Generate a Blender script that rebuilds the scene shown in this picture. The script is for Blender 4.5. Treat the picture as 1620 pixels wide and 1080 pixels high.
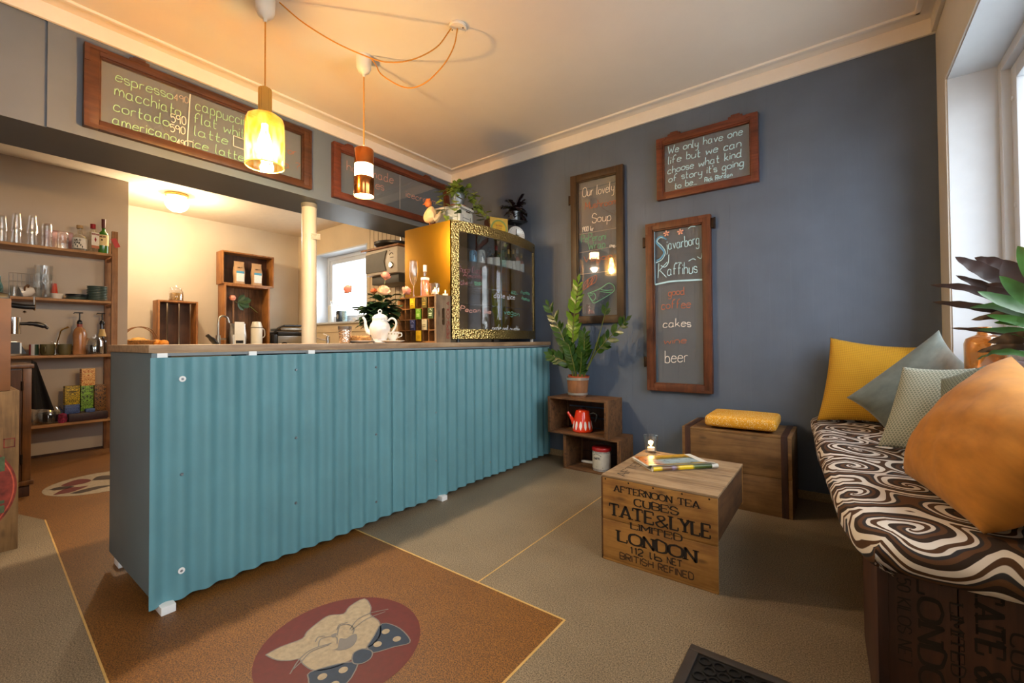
import bpy, bmesh, math, random
from mathutils import Vector, Matrix
PI = math.pi
sc = bpy.context.scene
for o in list(bpy.data.objects): bpy.data.objects.remove(o)
rnd = random.Random(11)

# ---------------------------------------------------------------- camera
cam = bpy.data.cameras.new('camera')
cam_ob = bpy.data.objects.new('camera', cam); sc.collection.objects.link(cam_ob)
YAW, PITCH, ROLL = math.radians(36.837), math.radians(0.926), math.radians(-0.376)
cam_ob.matrix_world = (Matrix.Translation((0, 0, 1.0)) @ Matrix.Rotation(YAW, 4, 'Z') @
                       Matrix.Rotation(PI/2 + PITCH, 4, 'X') @ Matrix.Rotation(ROLL, 4, 'Z'))
cam.sensor_width = 36.0
cam.lens = 688.71/1620*36
cam.shift_y = -11.02/1620
cam.clip_start = 0.02
sc.camera = cam_ob

# ---------------------------------------------------------------- sky, exposure
world = bpy.data.worlds.new('overcast sky'); sc.world = world; world.use_nodes = True
wn = world.node_tree.nodes; wl = world.node_tree.links
bg = wn['Background']
tc = wn.new('ShaderNodeTexCoord'); sx = wn.new('ShaderNodeSeparateXYZ'); rp = wn.new('ShaderNodeValToRGB')
wl.new(tc.outputs['Generated'], sx.inputs[0]); wl.new(sx.outputs['Z'], rp.inputs[0]); wl.new(rp.outputs[0], bg.inputs['Color'])
rp.color_ramp.elements[0].position = 0.0; rp.color_ramp.elements[0].color = (.70, .73, .76, 1)
rp.color_ramp.elements[1].position = 0.5; rp.color_ramp.elements[1].color = (.90, .95, 1.0, 1)
SKY = 8.0
bg.inputs['Strength'].default_value = SKY
sc.view_settings.view_transform = 'Standard'; sc.view_settings.look = 'None'
sc.view_settings.gamma = 1.0; sc.view_settings.use_curve_mapping = False
sc.view_settings.exposure = 0.70
try:
    sc.cycles.use_denoising = True
    sc.cycles.max_bounces = 10; sc.cycles.transparent_max_bounces = 24
    sc.cycles.diffuse_bounces = 5; sc.cycles.glossy_bounces = 4
    sc.cycles.sample_clamp_indirect = 6.0
    sc.cycles.caustics_reflective = False; sc.cycles.caustics_refractive = False
except Exception: pass

def portal(name, loc, rot, sx_, sy_):
    l = bpy.data.lights.new(name, 'AREA'); l.shape = 'RECTANGLE'; l.size = sx_; l.size_y = sy_
    l.cycles.is_portal = True
    o = bpy.data.objects.new(name, l); o.location = loc; o.rotation_euler = rot; sc.collection.objects.link(o)
portal('sky_portal', (0.80, 1.98, 1.57), (0, PI/2, 0), 1.5, 2.1)
portal('sky_portal', (0.80, -1.05, 1.57), (0, PI/2, 0), 1.5, 2.1)  # portal for the added unseen window
portal('sky_portal', (-5.52, 3.74, 1.79), (-PI/2, 0, 0), 1.3, 1.05)

# ---------------------------------------------------------------- helpers
def lin(h):
    if not isinstance(h, str): return tuple(h)[:3]
    v = [int(h[i:i+2], 16)/255 for i in (0, 2, 4)]
    return tuple(c/12.92 if c <= .04045 else ((c+.055)/1.055)**2.4 for c in v)
def c4(h): return lin(h)+(1.0,)

class NT:
    def __init__(s, name):
        s.m = bpy.data.materials.new(name); s.m.use_nodes = True
        s.t = s.m.node_tree; s.n = s.t.nodes; s.p = s.n['Principled BSDF']; s.out = s.n['Material Output']
    def new(s, k, **kw):
        n = s.n.new('ShaderNode'+k)
        for a, v in kw.items(): setattr(n, a, v)
        return n
    def link(s, a, b): s.t.links.new(a, b)
    def coord(s, scale=(1, 1, 1), kind='Object', rot=(0, 0, 0)):
        t = s.new('TexCoord'); m = s.new('Mapping'); m.inputs['Scale'].default_value = scale; m.inputs['Rotation'].default_value = rot
        s.link(t.outputs[kind], m.inputs[0]); return m.outputs[0]
    def noise(s, vec, scale, detail=4, dist=0, rough=.55):
        n = s.new('TexNoise'); n.inputs['Scale'].default_value = scale; n.inputs['Detail'].default_value = detail
        n.inputs['Distortion'].default_value = dist; n.inputs['Roughness'].default_value = rough
        s.link(vec, n.inputs['Vector']); return n.outputs['Fac']
    def ramp(s, fac, stops, interp='LINEAR'):
        r = s.new('ValToRGB'); r.color_ramp.interpolation = interp; e = r.color_ramp.elements
        while len(e) < len(stops): e.new(0.5)
        for i, (p, c) in enumerate(stops): e[i].position = p; e[i].color = c4(c)
        s.link(fac, r.inputs[0]); return r.outputs[0]
    def math(s, op, a, b=None, c=None):
        n = s.new('Math', operation=op)
        for i, v in enumerate((a, b, c)):
            if v is None: continue
            if isinstance(v, (int, float)): n.inputs[i].default_value = v
            else: s.link(v, n.inputs[i])
        return n.outputs[0]
    def mix(s, fac, a, b, mode='MIX'):
        n = s.new('Mix', data_type='RGBA', blend_type=mode)
        for k, v in ((0, fac), (6, a), (7, b)):
            if isinstance(v, (int, float)): n.inputs[k].default_value = v
            elif isinstance(v, (str, tuple)): n.inputs[k].default_value = c4(v)
            else: s.link(v, n.inputs[k])
        return n.outputs[2]
    def bump(s, h, strength=.3, dist=.01):
        b = s.new('Bump'); b.inputs['Strength'].default_value = strength; b.inputs['Distance'].default_value = dist
        s.link(h, b.inputs['Height']); s.link(b.outputs[0], s.p.inputs['Normal'])

def plain(name, col, rough=.5, metal=0, var=.12, vs=14, bump=0, bs=60, coat=0, emit=0, ecol=None, sheen=0, trans=0):
    t = NT(name); p = t.p
    p.inputs['Roughness'].default_value = rough; p.inputs['Metallic'].default_value = metal
    p.inputs['Coat Weight'].default_value = coat; p.inputs['Transmission Weight'].default_value = trans
    if sheen: p.inputs['Sheen Weight'].default_value = sheen
    v = t.coord()
    a = lin(col)
    if var:
        d = tuple(max(0, x*(1-var*1.4)) for x in a); l_ = tuple(min(1, x*(1+var)) for x in a)
        t.link(t.ramp(t.noise(v, vs, 5), [(.3, d), (.7, l_)]), p.inputs['Base Color'])
    else: p.inputs['Base Color'].default_value = a+(1,)
    if bump: t.bump(t.noise(v, bs, 3), bump, .004)
    if emit:
        p.inputs['Emission Color'].default_value = c4(ecol or col); p.inputs['Emission Strength'].default_value = emit
    return t.m

def wood(name, c1, c2, c3=None, axis='x', k=1.0, rough=.6, bump=.25, knots=True):
    t = NT(name); s = {'x': (1.2, 14, 14), 'y': (14, 1.2, 14), 'z': (14, 14, 1.2)}[axis]
    v = t.coord(tuple(q*k for q in s))
    f = t.noise(v, 2.2, 8, .6, .65)
    c = t.ramp(f, [(.28, c2), (.52, c1), (.75, c3 or c1)])
    v2 = t.coord((3, 3, 3))
    g = t.noise(v2, 2.5, 3)
    c = t.mix(t.math('MULTIPLY', t.math('SUBTRACT', g, .42), 1.4), c, c2, 'MULTIPLY')
    if knots:
        s3 = {'x': (4, 11, 11), 'y': (11, 4, 11), 'z': (11, 11, 4)}[axis]
        vo = t.new('TexVoronoi'); vo.inputs['Scale'].default_value = 1.3; t.link(t.coord(s3), vo.inputs['Vector'])
        kf = t.ramp(vo.outputs['Distance'], [(.05, (1, 1, 1)), (.16, (0, 0, 0))])
        c = t.mix(t.math('MULTIPLY', kf, .55), c, '241509')
    t.link(c, t.p.inputs['Base Color']); t.p.inputs['Roughness'].default_value = rough
    t.bump(f, bump, .004); return t.m

def glass(name, tint=(1, 1, 1), rough=.01, base=.04, gain=.8, power=3.0, glow=0, gcol=(1, 1, 1)):
    t = NT(name); t.n.remove(t.p)
    tr = t.new('BsdfTransparent'); tr.inputs[0].default_value = c4(tint)
    gl = t.new('BsdfGlossy'); gl.inputs['Roughness'].default_value = rough; gl.inputs[0].default_value = (1, 1, 1, 1)
    lw = t.new('LayerWeight'); lw.inputs[0].default_value = .5
    f = t.math('ADD', t.math('MULTIPLY', t.math('POWER', lw.outputs['Facing'], power), gain), base)
    mx = t.new('MixShader'); t.link(f, mx.inputs[0]); t.link(tr.outputs[0], mx.inputs[1]); t.link(gl.outputs[0], mx.inputs[2])
    if glow:
        tl = t.new('BsdfTranslucent'); tl.inputs[0].default_value = c4(gcol); m2 = t.new('MixShader'); m2.inputs[0].default_value = glow
        t.link(mx.outputs[0], m2.inputs[1]); t.link(tl.outputs[0], m2.inputs[2]); mx = m2
    t.link(mx.outputs[0], t.out.inputs[0]); return t.m

# bmesh shape helpers ------------------------------------------------------
def nb(): return bmesh.new()
def box(b, x0, x1, y0, y1, z0, z1, bev=0, mi=0, M=None):
    r = bmesh.ops.create_cube(b, size=1, matrix=Matrix.Translation(((x0+x1)/2, (y0+y1)/2, (z0+z1)/2)) @ Matrix.Diagonal((max(x1-x0, 1e-5), max(y1-y0, 1e-5), max(z1-z0, 1e-5), 1)))
    vs = r['verts']
    if bev:
        bev = min(bev, .45*min(x1-x0, y1-y0, z1-z0))
        es = list({e for v in vs for e in v.link_edges})
        vs = bmesh.ops.bevel(b, geom=es, offset=bev, segments=2, profile=.6, affect='EDGES')['verts']
    if mi:
        for f in {f for v in vs for f in v.link_faces}: f.material_index = mi
    if M is not None: bmesh.ops.transform(b, matrix=M, verts=vs)
    return b
def lathe(b, prof, c=(0, 0, 0), n=24, mi=0, M=None, flute=0, nfl=0):
    rings = []
    for (r, z) in prof:
        if r < 1e-6: rings.append([b.verts.new((c[0], c[1], c[2]+z))])
        else:
            rings.append([b.verts.new((c[0]+r*(1+flute*math.cos(nfl*2*PI*i/n))*math.cos(2*PI*i/n), c[1]+r*(1+flute*math.cos(nfl*2*PI*i/n))*math.sin(2*PI*i/n), c[2]+z)) for i in range(n)])
    for A, B in zip(rings, rings[1:]):
        if len(A) == 1 and len(B) == 1: continue
        for i in range(n):
            j = (i+1) % n
            if len(A) == 1: f = b.faces.new((A[0], B[j], B[i]))
            elif len(B) == 1: f = b.faces.new((A[i], A[j], B[0]))
            else: f = b.faces.new((A[i], A[j], B[j], B[i]))
            f.material_index = mi
    if M is not None: bmesh.ops.transform(b, matrix=M, verts=[v for R_ in rings for v in R_])
    return b
def cyl(b, c, r, z0, z1, n=20, mi=0, M=None, r2=None):
    r2 = r if r2 is None else r2
    return lathe(b, [(0, z0), (r, z0), (r2, z1), (0, z1)], c, n, mi, M)
def smooth_path(pts, k=6):
    pts = [Vector(p) for p in pts]
    if len(pts) < 3: return pts
    out = []
    P = [pts[0]*2-pts[1]]+pts+[pts[-1]*2-pts[-2]]
    for i in range(1, len(P)-2):
        for j in range(k):
            t = j/k; a, b_, c, d = P[i-1], P[i], P[i+1], P[i+2]
            out.append(.5*((2*b_)+(c-a)*t+(2*a-5*b_+4*c-d)*t*t+(3*b_-a-3*c+d)*t**3))
    out.append(pts[-1]); return out
def tube(b, pts, r, n=8, mi=0, caps=True):
    pts = [Vector(p) for p in pts]; N = len(pts)
    rs = [r]*N if isinstance(r, (int, float)) else [r[min(len(r)-1, int(i*len(r)/N))] if len(r) != N else r[i] for i in range(N)]
    t0 = (pts[1]-pts[0]).normalized(); up = Vector((0, 0, 1)) if abs(t0.z) < .9 else Vector((1, 0, 0))
    a = t0.cross(up).normalized(); rings = []
    for i in range(N):
        t = (pts[min(i+1, N-1)]-pts[max(i-1, 0)])
        t = t.normalized() if t.length > 1e-9 else t0
        a = (a-t*a.dot(t)); a = a.normalized() if a.length > 1e-9 else t.orthogonal().normalized()
        c = t.cross(a)
        rings.append([b.verts.new(pts[i]+(a*math.cos(2*PI*q/n)+c*math.sin(2*PI*q/n))*rs[i]) for q in range(n)])
    for A, B in zip(rings, rings[1:]):
        for q in range(n):
            f = b.faces.new((A[q], A[(q+1) % n], B[(q+1) % n], B[q])); f.material_index = mi
    if caps:
        for R_ in (rings[0], rings[-1]):
            f = b.faces.new(R_); f.material_index = mi
    return b
def prism(b, pts, z0, z1, mi=0, M=None):
    A = [b.verts.new((p[0], p[1], z0)) for p in pts]; B = [b.verts.new((p[0], p[1], z1)) for p in pts]
    fs = [b.faces.new(A[::-1]), b.faces.new(B)]
    for i in range(len(pts)): fs.append(b.faces.new((A[i], A[(i+1) % len(pts)], B[(i+1) % len(pts)], B[i])))
    for f in fs: f.material_index = mi
    if M is not None: bmesh.ops.transform(b, matrix=M, verts=A+B)
    return b
def flat(b, pts, z, mi=0):
    f = b.faces.new([b.verts.new((p[0], p[1], z)) for p in pts]); f.material_index = mi
    if f.normal.z < 0 or True:
        f.normal_update()
        if f.normal.z < 0: f.normal_flip()
    return f
def sheet(b, fn, nu, nv, uv=None, mi=0, closed=False):
    L = b.loops.layers.uv.verify()
    g = [[b.verts.new(fn(i/nu, j/nv)) for j in range(nv+1)] for i in range(nu+1)]
    for i in range(nu):
        for j in range(nv):
            f = b.faces.new((g[i][j], g[i+1][j], g[i+1][j+1], g[i][j+1])); f.material_index = mi
            for l, (p, q) in zip(f.loops, ((i, j), (i+1, j), (i+1, j+1), (i, j+1))):
                l[L].uv = uv(p/nu, q/nv) if uv else (p/nu, q/nv)
    return g
def ribbon(b, pts, w, plane='xz', off=0.0, mi=0, pen=1.0):
    """flat painted stroke along 2D pts; plane xz -> (x, off, z)"""
    P = [Vector((p[0], p[1])) for p in pts]; N = len(P)
    if N < 2: return
    A = []; B = []
    for i in range(N):
        d = P[min(i+1, N-1)]-P[max(i-1, 0)]
        if d.length < 1e-9: d = Vector((1, 0))
        d.normalize(); nrm = Vector((-d.y, d.x))
        ww = w*(pen+(1-pen)*abs(d.y))/2
        A.append(P[i]+nrm*ww); B.append(P[i]-nrm*ww)
    f3 = (lambda q: (q.x, off, q.y)) if plane == 'xz' else (lambda q: (q.x, q.y, off))
    a = [b.verts.new(f3(q)) for q in A]; c = [b.verts.new(f3(q)) for q in B]
    for i in range(N-1):
        f = b.faces.new((a[i], c[i], c[i+1], a[i+1])); f.material_index = mi
def leaf(b, pts, width, up=(0, 0, 1), mi=0, fold=.15, shape=None, wave=0):
    pts = [Vector(p) for p in pts]; N = len(pts); up = Vector(up); rows = []
    L = b.loops.layers.uv.verify()
    for i in range(N):
        t = (pts[min(i+1, N-1)]-pts[max(i-1, 0)]).normalized(); s = t.cross(up)
        s = s.normalized() if s.length > 1e-6 else Vector((1, 0, 0)); n_ = s.cross(t)
        u = i/(N-1); w = width*.5*(shape(u) if shape else math.sin(PI*min(1, u*.97+.03))**.8)
        q = wave*math.sin(u*26)
        rows.append([b.verts.new(pts[i]-s*w+n_*(w*fold+q)), b.verts.new(pts[i]), b.verts.new(pts[i]+s*w+n_*(w*fold-q))])
    for i, (A, B) in enumerate(zip(rows, rows[1:])):
        for j in (0, 1):
            f = b.faces.new((A[j], A[j+1], B[j+1], B[j])); f.material_index = mi
            for l, (p, q) in zip(f.loops, ((i, j), (i, j+1), (i+1, j+1), (i+1, j))): l[L].uv = (p/(N-1), q/2)

def obj(name, b, mats, parent=None, smooth=True, ang=.7, loc=None, recalc=True, sub=0):
    if recalc: bmesh.ops.recalc_face_normals(b, faces=b.faces)
    b.normal_update()
    if smooth:
        for f in b.faces: f.smooth = True
        for e in b.edges:
            if len(e.link_faces) == 2 and e.calc_face_angle(0) > ang: e.smooth = False
    me = bpy.data.meshes.new(name); b.to_mesh(me); b.free()
    for m in (mats if isinstance(mats, (list, tuple)) else [mats]): me.materials.append(m)
    o = bpy.data.objects.new(name, me); sc.collection.objects.link(o)
    if parent: o.parent = parent
    if loc: o.location = loc
    if sub:
        md = o.modifiers.new('sub', 'SUBSURF'); md.levels = sub; md.render_levels = sub
    return o
def tag(o, label, cat, group=None):
    o['label'] = label; o['category'] = cat
    if group: o['group'] = group
    return o
def thing(name, label, cat, loc=(0, 0, 0), rz=0, group=None):
    o = bpy.data.objects.new(name, None); sc.collection.objects.link(o); o.empty_display_size = .05
    o.location = loc; o.rotation_euler = (0, 0, rz); return tag(o, label, cat, group)
def struct(name, b, m, smooth=False):
    o = obj(name, b, m, None, smooth); o['kind'] = 'structure'; return o
def dup(o, loc, rz=None, label=None):
    r = o.copy(); sc.collection.objects.link(r); r.location = loc
    if rz is not None: r.rotation_euler = (0, 0, rz)
    if label: r['label'] = label
    for ch in o.children:
        c = ch.copy(); sc.collection.objects.link(c); c.parent = r
        for g in ch.children:
            d = g.copy(); sc.collection.objects.link(d); d.parent = c
    return r

# stroke lettering ---------------------------------------------------------
GL = {}
for ln in '''a 4i3j1j0h0f1e3e4g 4j4f5e
b 0o0e 0h1j3j4h4f3e1e0f
c 4i3j1j0h0f1e3e4f
d 4i3j1j0h0f1e3e4g 4o4f5e
e 0h4h4i3j1j0h0f1e3e4f
f 4n3o2n1l1e 0j3j
g 4i3j1j0h0f1e3e4g 4j4c3a1a0b
h 0o0e 0h1j3j4h4e
i 0j0e 0l0m
j 1j1c0a 1l1m
k 0o0e 3j0g 1h4e
l 0o0f1e
m 0j0e 0h1j2j3h3e 3h4j5j6h6e
n 0j0e 0h1j3j4h4e
o 2j0i0f2e4f4i2j
p 0j0a 0h1j3j4h4f3e1e0f
q 4i3j1j0h0f1e3e4g 4j4a
r 0j0e 0h1j3j
s 3i2j0j0h3g3e1e0f
t 1n1f2e3e 0j3j
u 0j0f1e3e4g 4j4e
v 0j2e4j
w 0j1e3i5e6j
x 0j4e 4j0e
y 0j0g1f3f4g 4j4c3a1a
z 0j4j0e4e
0 2o0m0g2e4g4m2o
1 1m2o2e
2 0m1o3o4m4k0e4e
3 0n2o4n4k2j4i4f2e0f
4 3e3o0h4h
5 4o0o0k2l4j4g2e0f
6 3o1m0h0f2e4f4h2j0h
7 0o4o1e
8 2o0n0k4i4f2e0f0i4k4n2o
9 4m2o0m0k2j4l4m4e
A 0e3o6e 1h5h
B 0e0o3o5n5k3j0j 3j5i5f3e0e
C 5m4o2o0m0g2e4e5g
D 0e0o3o5m5g3e0e
E 5o0o0e5e 0j4j
F 5o0o0e 0j4j
G 5m4o2o0m0g2e4e5g5j3j
H 0o0e 5o5e 0j5j
I 0o0e
K 0o0e 5o0i 1j5e
J 4o4g2e0g
L 0o0e5e
M 0e0o3h6o6e
N 0e0o5e5o
O 3o0m0g3e6g6m3o
P 0e0o3o5n5k3j0j
R 0e0o3o5n5k3j0j 2j5e
S 5m3o1o0m0k5i5g4e1e0g
T 0o6o 3o3e
U 0o0g2e4e5g5o
V 0o3e6o
W 0o2e4k6e8o
Y 0o3j6o 3j3e
& 6i3e1e0g0h4l4n3o1n1l6e
' 0o0l
. 0e0f
, 1f0c
- 0i3i
? 0n2o4n4l2j2h 2e2f
! 0o0h 0e0f'''.split('\n'):
    k, v = ln[0], ln[2:]
    GL[k] = [[(int(s[i])/10, (ord(s[i+1])-101)/10) for i in range(0, len(s), 2)] for s in v.split(' ')]
SHARP = set('AEFHIKLMNTVWYvwxzk147' "'.,-")
def text_strokes(txt, gap=.16):
    x = 0; out = []
    for ch in txt:
        if ch == ' ': x += .45; continue
        g = GL.get(ch, GL['o'])
        w = max(p[0] for s in g for p in s)
        for s in g: out.append((ch, [(p[0]+x, p[1]) for p in s]))
        x += w+gap
    return out, max(x-gap, .1)
def lettering(b, txt, x0, z0, x1, z1, h, w, off, mi=0, pen=1.0, serif=False, slant=0, jit=0, fn=None):
    """write txt from (x0,z0) to (x1,z1), cap height h, as painted ribbons"""
    st, tw = text_strokes(txt)
    L = math.hypot(x1-x0, z1-z0); ux, uz = (x1-x0)/L, (z1-z0)/L; kx = L/tw
    for ch, s in st:
        P = [Vector((p[0], p[1], 0)) for p in s]
        if ch not in SHARP and len(P) > 2: P = smooth_path(P, 4)
        elif len(P) > 1:
            Q = []
            for a, c in zip(P, P[1:]):
                d = (c-a); e = d*min(.02/d.length, .3) if d.length > 1e-6 else d
                Q += [a, a+e, c-e]
            P = Q+[P[-1]]
        jx, jz = rnd.uniform(-jit, jit)*.6, rnd.uniform(-jit, jit)*.6+jit*1.6*math.sin(P[0][0]*2.1+x0*9)
        def tr(p):
            a = (p[0]+slant*p[1])*kx; c = p[1]*h
            return (x0+ux*a-uz*c+jx, z0+uz*a+ux*c+jz)
        pts = [tr(p) for p in P]
        if fn: fn(b, pts, w, mi)
        else: ribbon(b, pts, w, 'xz', off, mi, pen)
        if serif:
            for e, nx in ((P[0], P[1]), (P[-1], P[-2])):
                dx, dz = (nx[0]-e[0])*kx, (nx[1]-e[1])*h
                k = w*1.0
                if abs(dz) > abs(dx)*.8 and (e[1] < .02 or e[1] > .97) and ch not in 'OCSGDB&':
                    q = tr(e); c = .18*w if e[1] < .5 else -.18*w
                    ribbon(b, [(q[0]-k*ux, q[1]+c-k*uz), (q[0]+k*ux, q[1]+c+k*uz)], w*.36, 'xz', off, mi)
                elif abs(dx) > abs(dz)*1.5 and ch in 'ELTFC' and e[0] is not None and ((e[1] < .02) or (e[1] > .97)):
                    q = tr(e); c = k*1.1 if e[1] < .5 else -k*1.1
                    ribbon(b, [(q[0], q[1]), (q[0], q[1]+c)], w*.5, 'xz', off, mi)
# ---------------------------------------------------------------- materials
def blue_wall():
    t = NT('blue painted boards'); v = t.coord()
    s = t.new('SeparateXYZ'); t.link(v, s.inputs[0])
    fx = t.math('FRACT', t.math('DIVIDE', s.outputs['X'], .118))
    d = t.math('ABSOLUTE', t.math('SUBTRACT', fx, .5))
    groove = t.math('SMOOTHSTEP', d, .485, .5) if False else t.math('GREATER_THAN', d, .478)
    n = t.noise(t.coord((60, 60, 2)), 1.0, 4); n2 = t.noise(t.coord((2, 2, 2)), 1.5, 4)
    col = t.ramp(n2, [(.3, '525e70'), (.7, '5b677a')])
    t.link(col, t.p.inputs['Base Color']); t.p.inputs['Roughness'].default_value = .55
    h = t.math('ADD', t.math('MULTIPLY', groove, -1.0), t.math('MULTIPLY', n, .35))
    t.bump(h, .7, .006); return t.m
def lino(name, a, c, speck, sc_=230):
    t = NT(name); v = t.coord()
    f = t.noise(v, sc_, 2, 0, .7); g = t.noise(v, 2.2, 4)
    col = t.ramp(f, [(.38, speck), (.5, a), (.62, c)])
    col = t.mix(t.math('MULTIPLY', t.math('SUBTRACT', g, .4), .9), col, a, 'MULTIPLY')
    t.link(col, t.p.inputs['Base Color']); t.p.inputs['Roughness'].default_value = .5
    return t.m
def hammered(name, col, rough=.25, scale=110, st=.5):
    t = NT(name); v = t.coord(); vo = t.new('TexVoronoi'); vo.inputs['Scale'].default_value = scale; t.link(v, vo.inputs['Vector'])
    t.p.inputs['Base Color'].default_value = c4(col); t.p.inputs['Metallic'].default_value = 1; t.p.inputs['Roughness'].default_value = rough
    t.bump(vo.outputs['Distance'], st, .004); return t.m

m_blue = blue_wall()
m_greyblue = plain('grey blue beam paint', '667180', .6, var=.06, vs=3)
m_beamunder = plain('dark slate beam underside', '4a525d', .45, var=.06, vs=3)
m_cream = plain('cream wall paint', 'c9bba6', .6, var=.05, vs=2)
m_creamboard = plain('cream board wall paint', 'd2bfa0', .55, var=.05, vs=3)
m_ceil = plain('cream ceiling paint', 'e6e0d8', .7, var=.03, vs=2)
m_trim = plain('white trim gloss paint', 'eae4dc', .4, var=.02)
m_white = plain('white window paint', 'c6ccd4', .4, var=.02)
m_beigewall = plain('beige window wall paint', 'cfccc6', .6, var=.05, vs=3)
m_lino = lino('beige speckled lino', '80705a', '9c886c', '544632')
m_lino_o = lino('orange speckled lino', '74481a', '926024', '432810')
m_seam = plain('pale yellow lino seam', 'c79f5c', .5, var=.1)
m_base = lino('beige lino skirting', 'a08a66', 'b39c78', '8a7350')
m_red = plain('red lino inlay', '580f0c', .6, var=.12, vs=40)
m_catw = plain('off white lino inlay', '98876e', .6, var=.15, vs=60)
m_catb = plain('navy lino inlay', '10263e', .6, var=.12, vs=40)
m_catg = plain('grey lino inlay', '6a6460', .5, var=.1)
m_dk = plain('dark brown lino inlay', '33241c', .5, var=.1)
m_teal = plain('teal corrugated sheet paint', '5f8f98', .42, var=.06, vs=5, bump=.06, bs=200)
m_panel = plain('grey green panel paint', '66757a', .55, var=.05, vs=4)
m_counterdark = plain('dark counter inside', '16130f', .8, var=0)
m_whitewood = plain('white painted wood block', 'e6e6e4', .5, var=.03)
m_worktop = wood('oiled oak worktop', 'a98a68', '7d6047', 'b99c7a', 'y', .9, .5, .12, False)
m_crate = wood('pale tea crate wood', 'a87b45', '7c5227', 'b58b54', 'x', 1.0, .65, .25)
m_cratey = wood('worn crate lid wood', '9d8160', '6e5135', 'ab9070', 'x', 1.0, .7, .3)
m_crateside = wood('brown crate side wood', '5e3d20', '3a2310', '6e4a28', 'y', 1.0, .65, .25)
m_chest = wood('brown chest wood', '7b5a34', '553a1e', '8d6b42', 'x', .8, .6, .3)
m_chestband = wood('dark chest band wood', '3a1c12', '220f08', '4a2718', 'z', 1, .6, .3, False)
m_rust = wood('dark rustic crate wood', '6a4626', '38200d', '825a34', 'x', 1.1, .7, .35)
m_rustz = wood('dark rustic crate wood upright', '6a4626', '38200d', '825a34', 'z', 1.1, .7, .35)
m_wine = wood('amber wine crate wood', '9a6430', '6a3c16', 'a8743c', 'z', 1, .5, .2, False)
m_winedark = wood('dark wine crate wood', '4a2a17', '2d170b', '5a3520', 'z', 1, .55, .2, False)
m_redframe = wood('red brown window frame', '4e2d1a', '32190d', '5c3822', 'x', 1, .45, .3, False)
m_redframe2 = wood('bright red brown window frame', '6a3420', '462012', '783e28', 'x', 1, .45, .3, False)
m_brownframe = wood('dark brown window frame', '3c2814', '241508', '4c341c', 'z', 1, .5, .25, False)
m_rustframe = wood('rust brown window frame', '5e3018', '3a1a0c', '754226', 'z', 1, .5, .35, False)
m_shelf = wood('pine shelf wood', 'a87a4a', '7d532b', 'b88c5a', 'y', 1, .55, .15)
m_post = wood('pine post wood', '9c6c40', '744a26', 'ac7c4e', 'z', 1, .55, .15)
m_cabinet = wood('brown cabinet wood', '6a4320', '45280f', '7c5228', 'z', 1, .4, .15, False)
m_cabinetdk = wood('dark cabinet door wood', '43210f', '2a1207', '52301a', 'z', 1, .65, .15, False)
m_fgcrate = wood('grey brown crate wood', '7c5e3a', '583e22', '8a6a46', 'z', 1, .65, .25)
m_fgcrate2 = plain('smooth tan crate board', '70482a', .55, var=.12, vs=9)
m_pane = glass('clear window glass', (.97, .98, .98), .0, .05, .7)
m_vitglass = glass('curved cabinet glass', (.95, .96, .96), .01, .11, .7)
m_glass = glass('clear drinking glass', (.975, .98, .98), .03, .09, .9, 2.0)
m_boardglass = glass('old board glass', (.98, .98, .975), .03, .07, .6)
m_amber = glass('amber pressed glass', (1.0, .85, .46), .05, .07, .7, 2.0, .035, (1.0, .66, .16))
_t = bpy.data.materials['amber pressed glass'].node_tree
_tc = _t.nodes.new('ShaderNodeTexCoord'); _mp = _t.nodes.new('ShaderNodeMapping'); _mp.inputs['Scale'].default_value = (38, 38, 9); _nz = _t.nodes.new('ShaderNodeTexNoise'); _nz.inputs['Scale'].default_value = 1.0; _nz.inputs['Distortion'].default_value = 1.2
_rp = _t.nodes.new('ShaderNodeValToRGB'); _rp.color_ramp.elements[0].position = .38; _rp.color_ramp.elements[0].color = (1, .60, .10, 1); _rp.color_ramp.elements[1].position = .60; _rp.color_ramp.elements[1].color = (1, .95, .74, 1)
_t.links.new(_tc.outputs['Object'], _mp.inputs[0]); _t.links.new(_mp.outputs[0], _nz.inputs['Vector']); _t.links.new(_nz.outputs['Fac'], _rp.inputs[0])
for _n in _t.nodes:
    if _n.type == 'BSDF_TRANSPARENT': _t.links.new(_rp.outputs[0], _n.inputs[0])
m_ambervase = glass('brown amber glass', (.92, .68, .40), .03, .07, .7)
m_iron = plain('dark iron hinge', '2a1c14', .5, .6, var=.2)
m_black = plain('black plastic', '141316', .35, var=0)
m_blacksoft = plain('black cloth', '100c0c', .9, var=.2)
m_chrome = plain('polished chrome', 'c8c8c8', .12, 1, var=0)
m_steel = plain('brushed steel', 'a8a49c', .3, 1, var=.05)
m_zinc = plain('grey zinc', '8f9499', .45, .7, var=.2, vs=30)
m_brass = plain('brushed brass', 'cfae6a', .25, 1, var=.05)
m_copper = plain('polished copper', 'c87a42', .16, 1, var=.03)
m_whiteplastic = plain('white plastic', 'ece6dc', .4, var=0)
m_porcelain = plain('glazed porcelain', 'dcd6cd', .15, var=.02, coat=.3)
m_cord = plain('orange fabric flex', 'cf8a2c', .7, var=.1, vs=200)
m_glowbulb = plain('lit lamp bulb', 'ffd9a0', .5, var=0, emit=90, ecol='ffd08a')
m_filament = plain('lit filament', 'ffd9a0', .5, var=0, emit=110, ecol='ffb860')
m_glowband = plain('lit lamp diffuser', 'ffe0b0', .5, var=0, emit=26, ecol='ffd596')
m_globe = plain('lit opal globe', 'fff0d8', .4, var=0, emit=14, ecol='ffd596')
m_flame = plain('candle flame', 'ffd080', .5, var=0, emit=14, ecol='ffb850')
m_wax = plain('white tea light wax', 'f2e6d2', .5, var=0, emit=.25, ecol='ffb060')
m_terracotta = plain('terracotta', 'a4532c', .7, var=.1)
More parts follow.
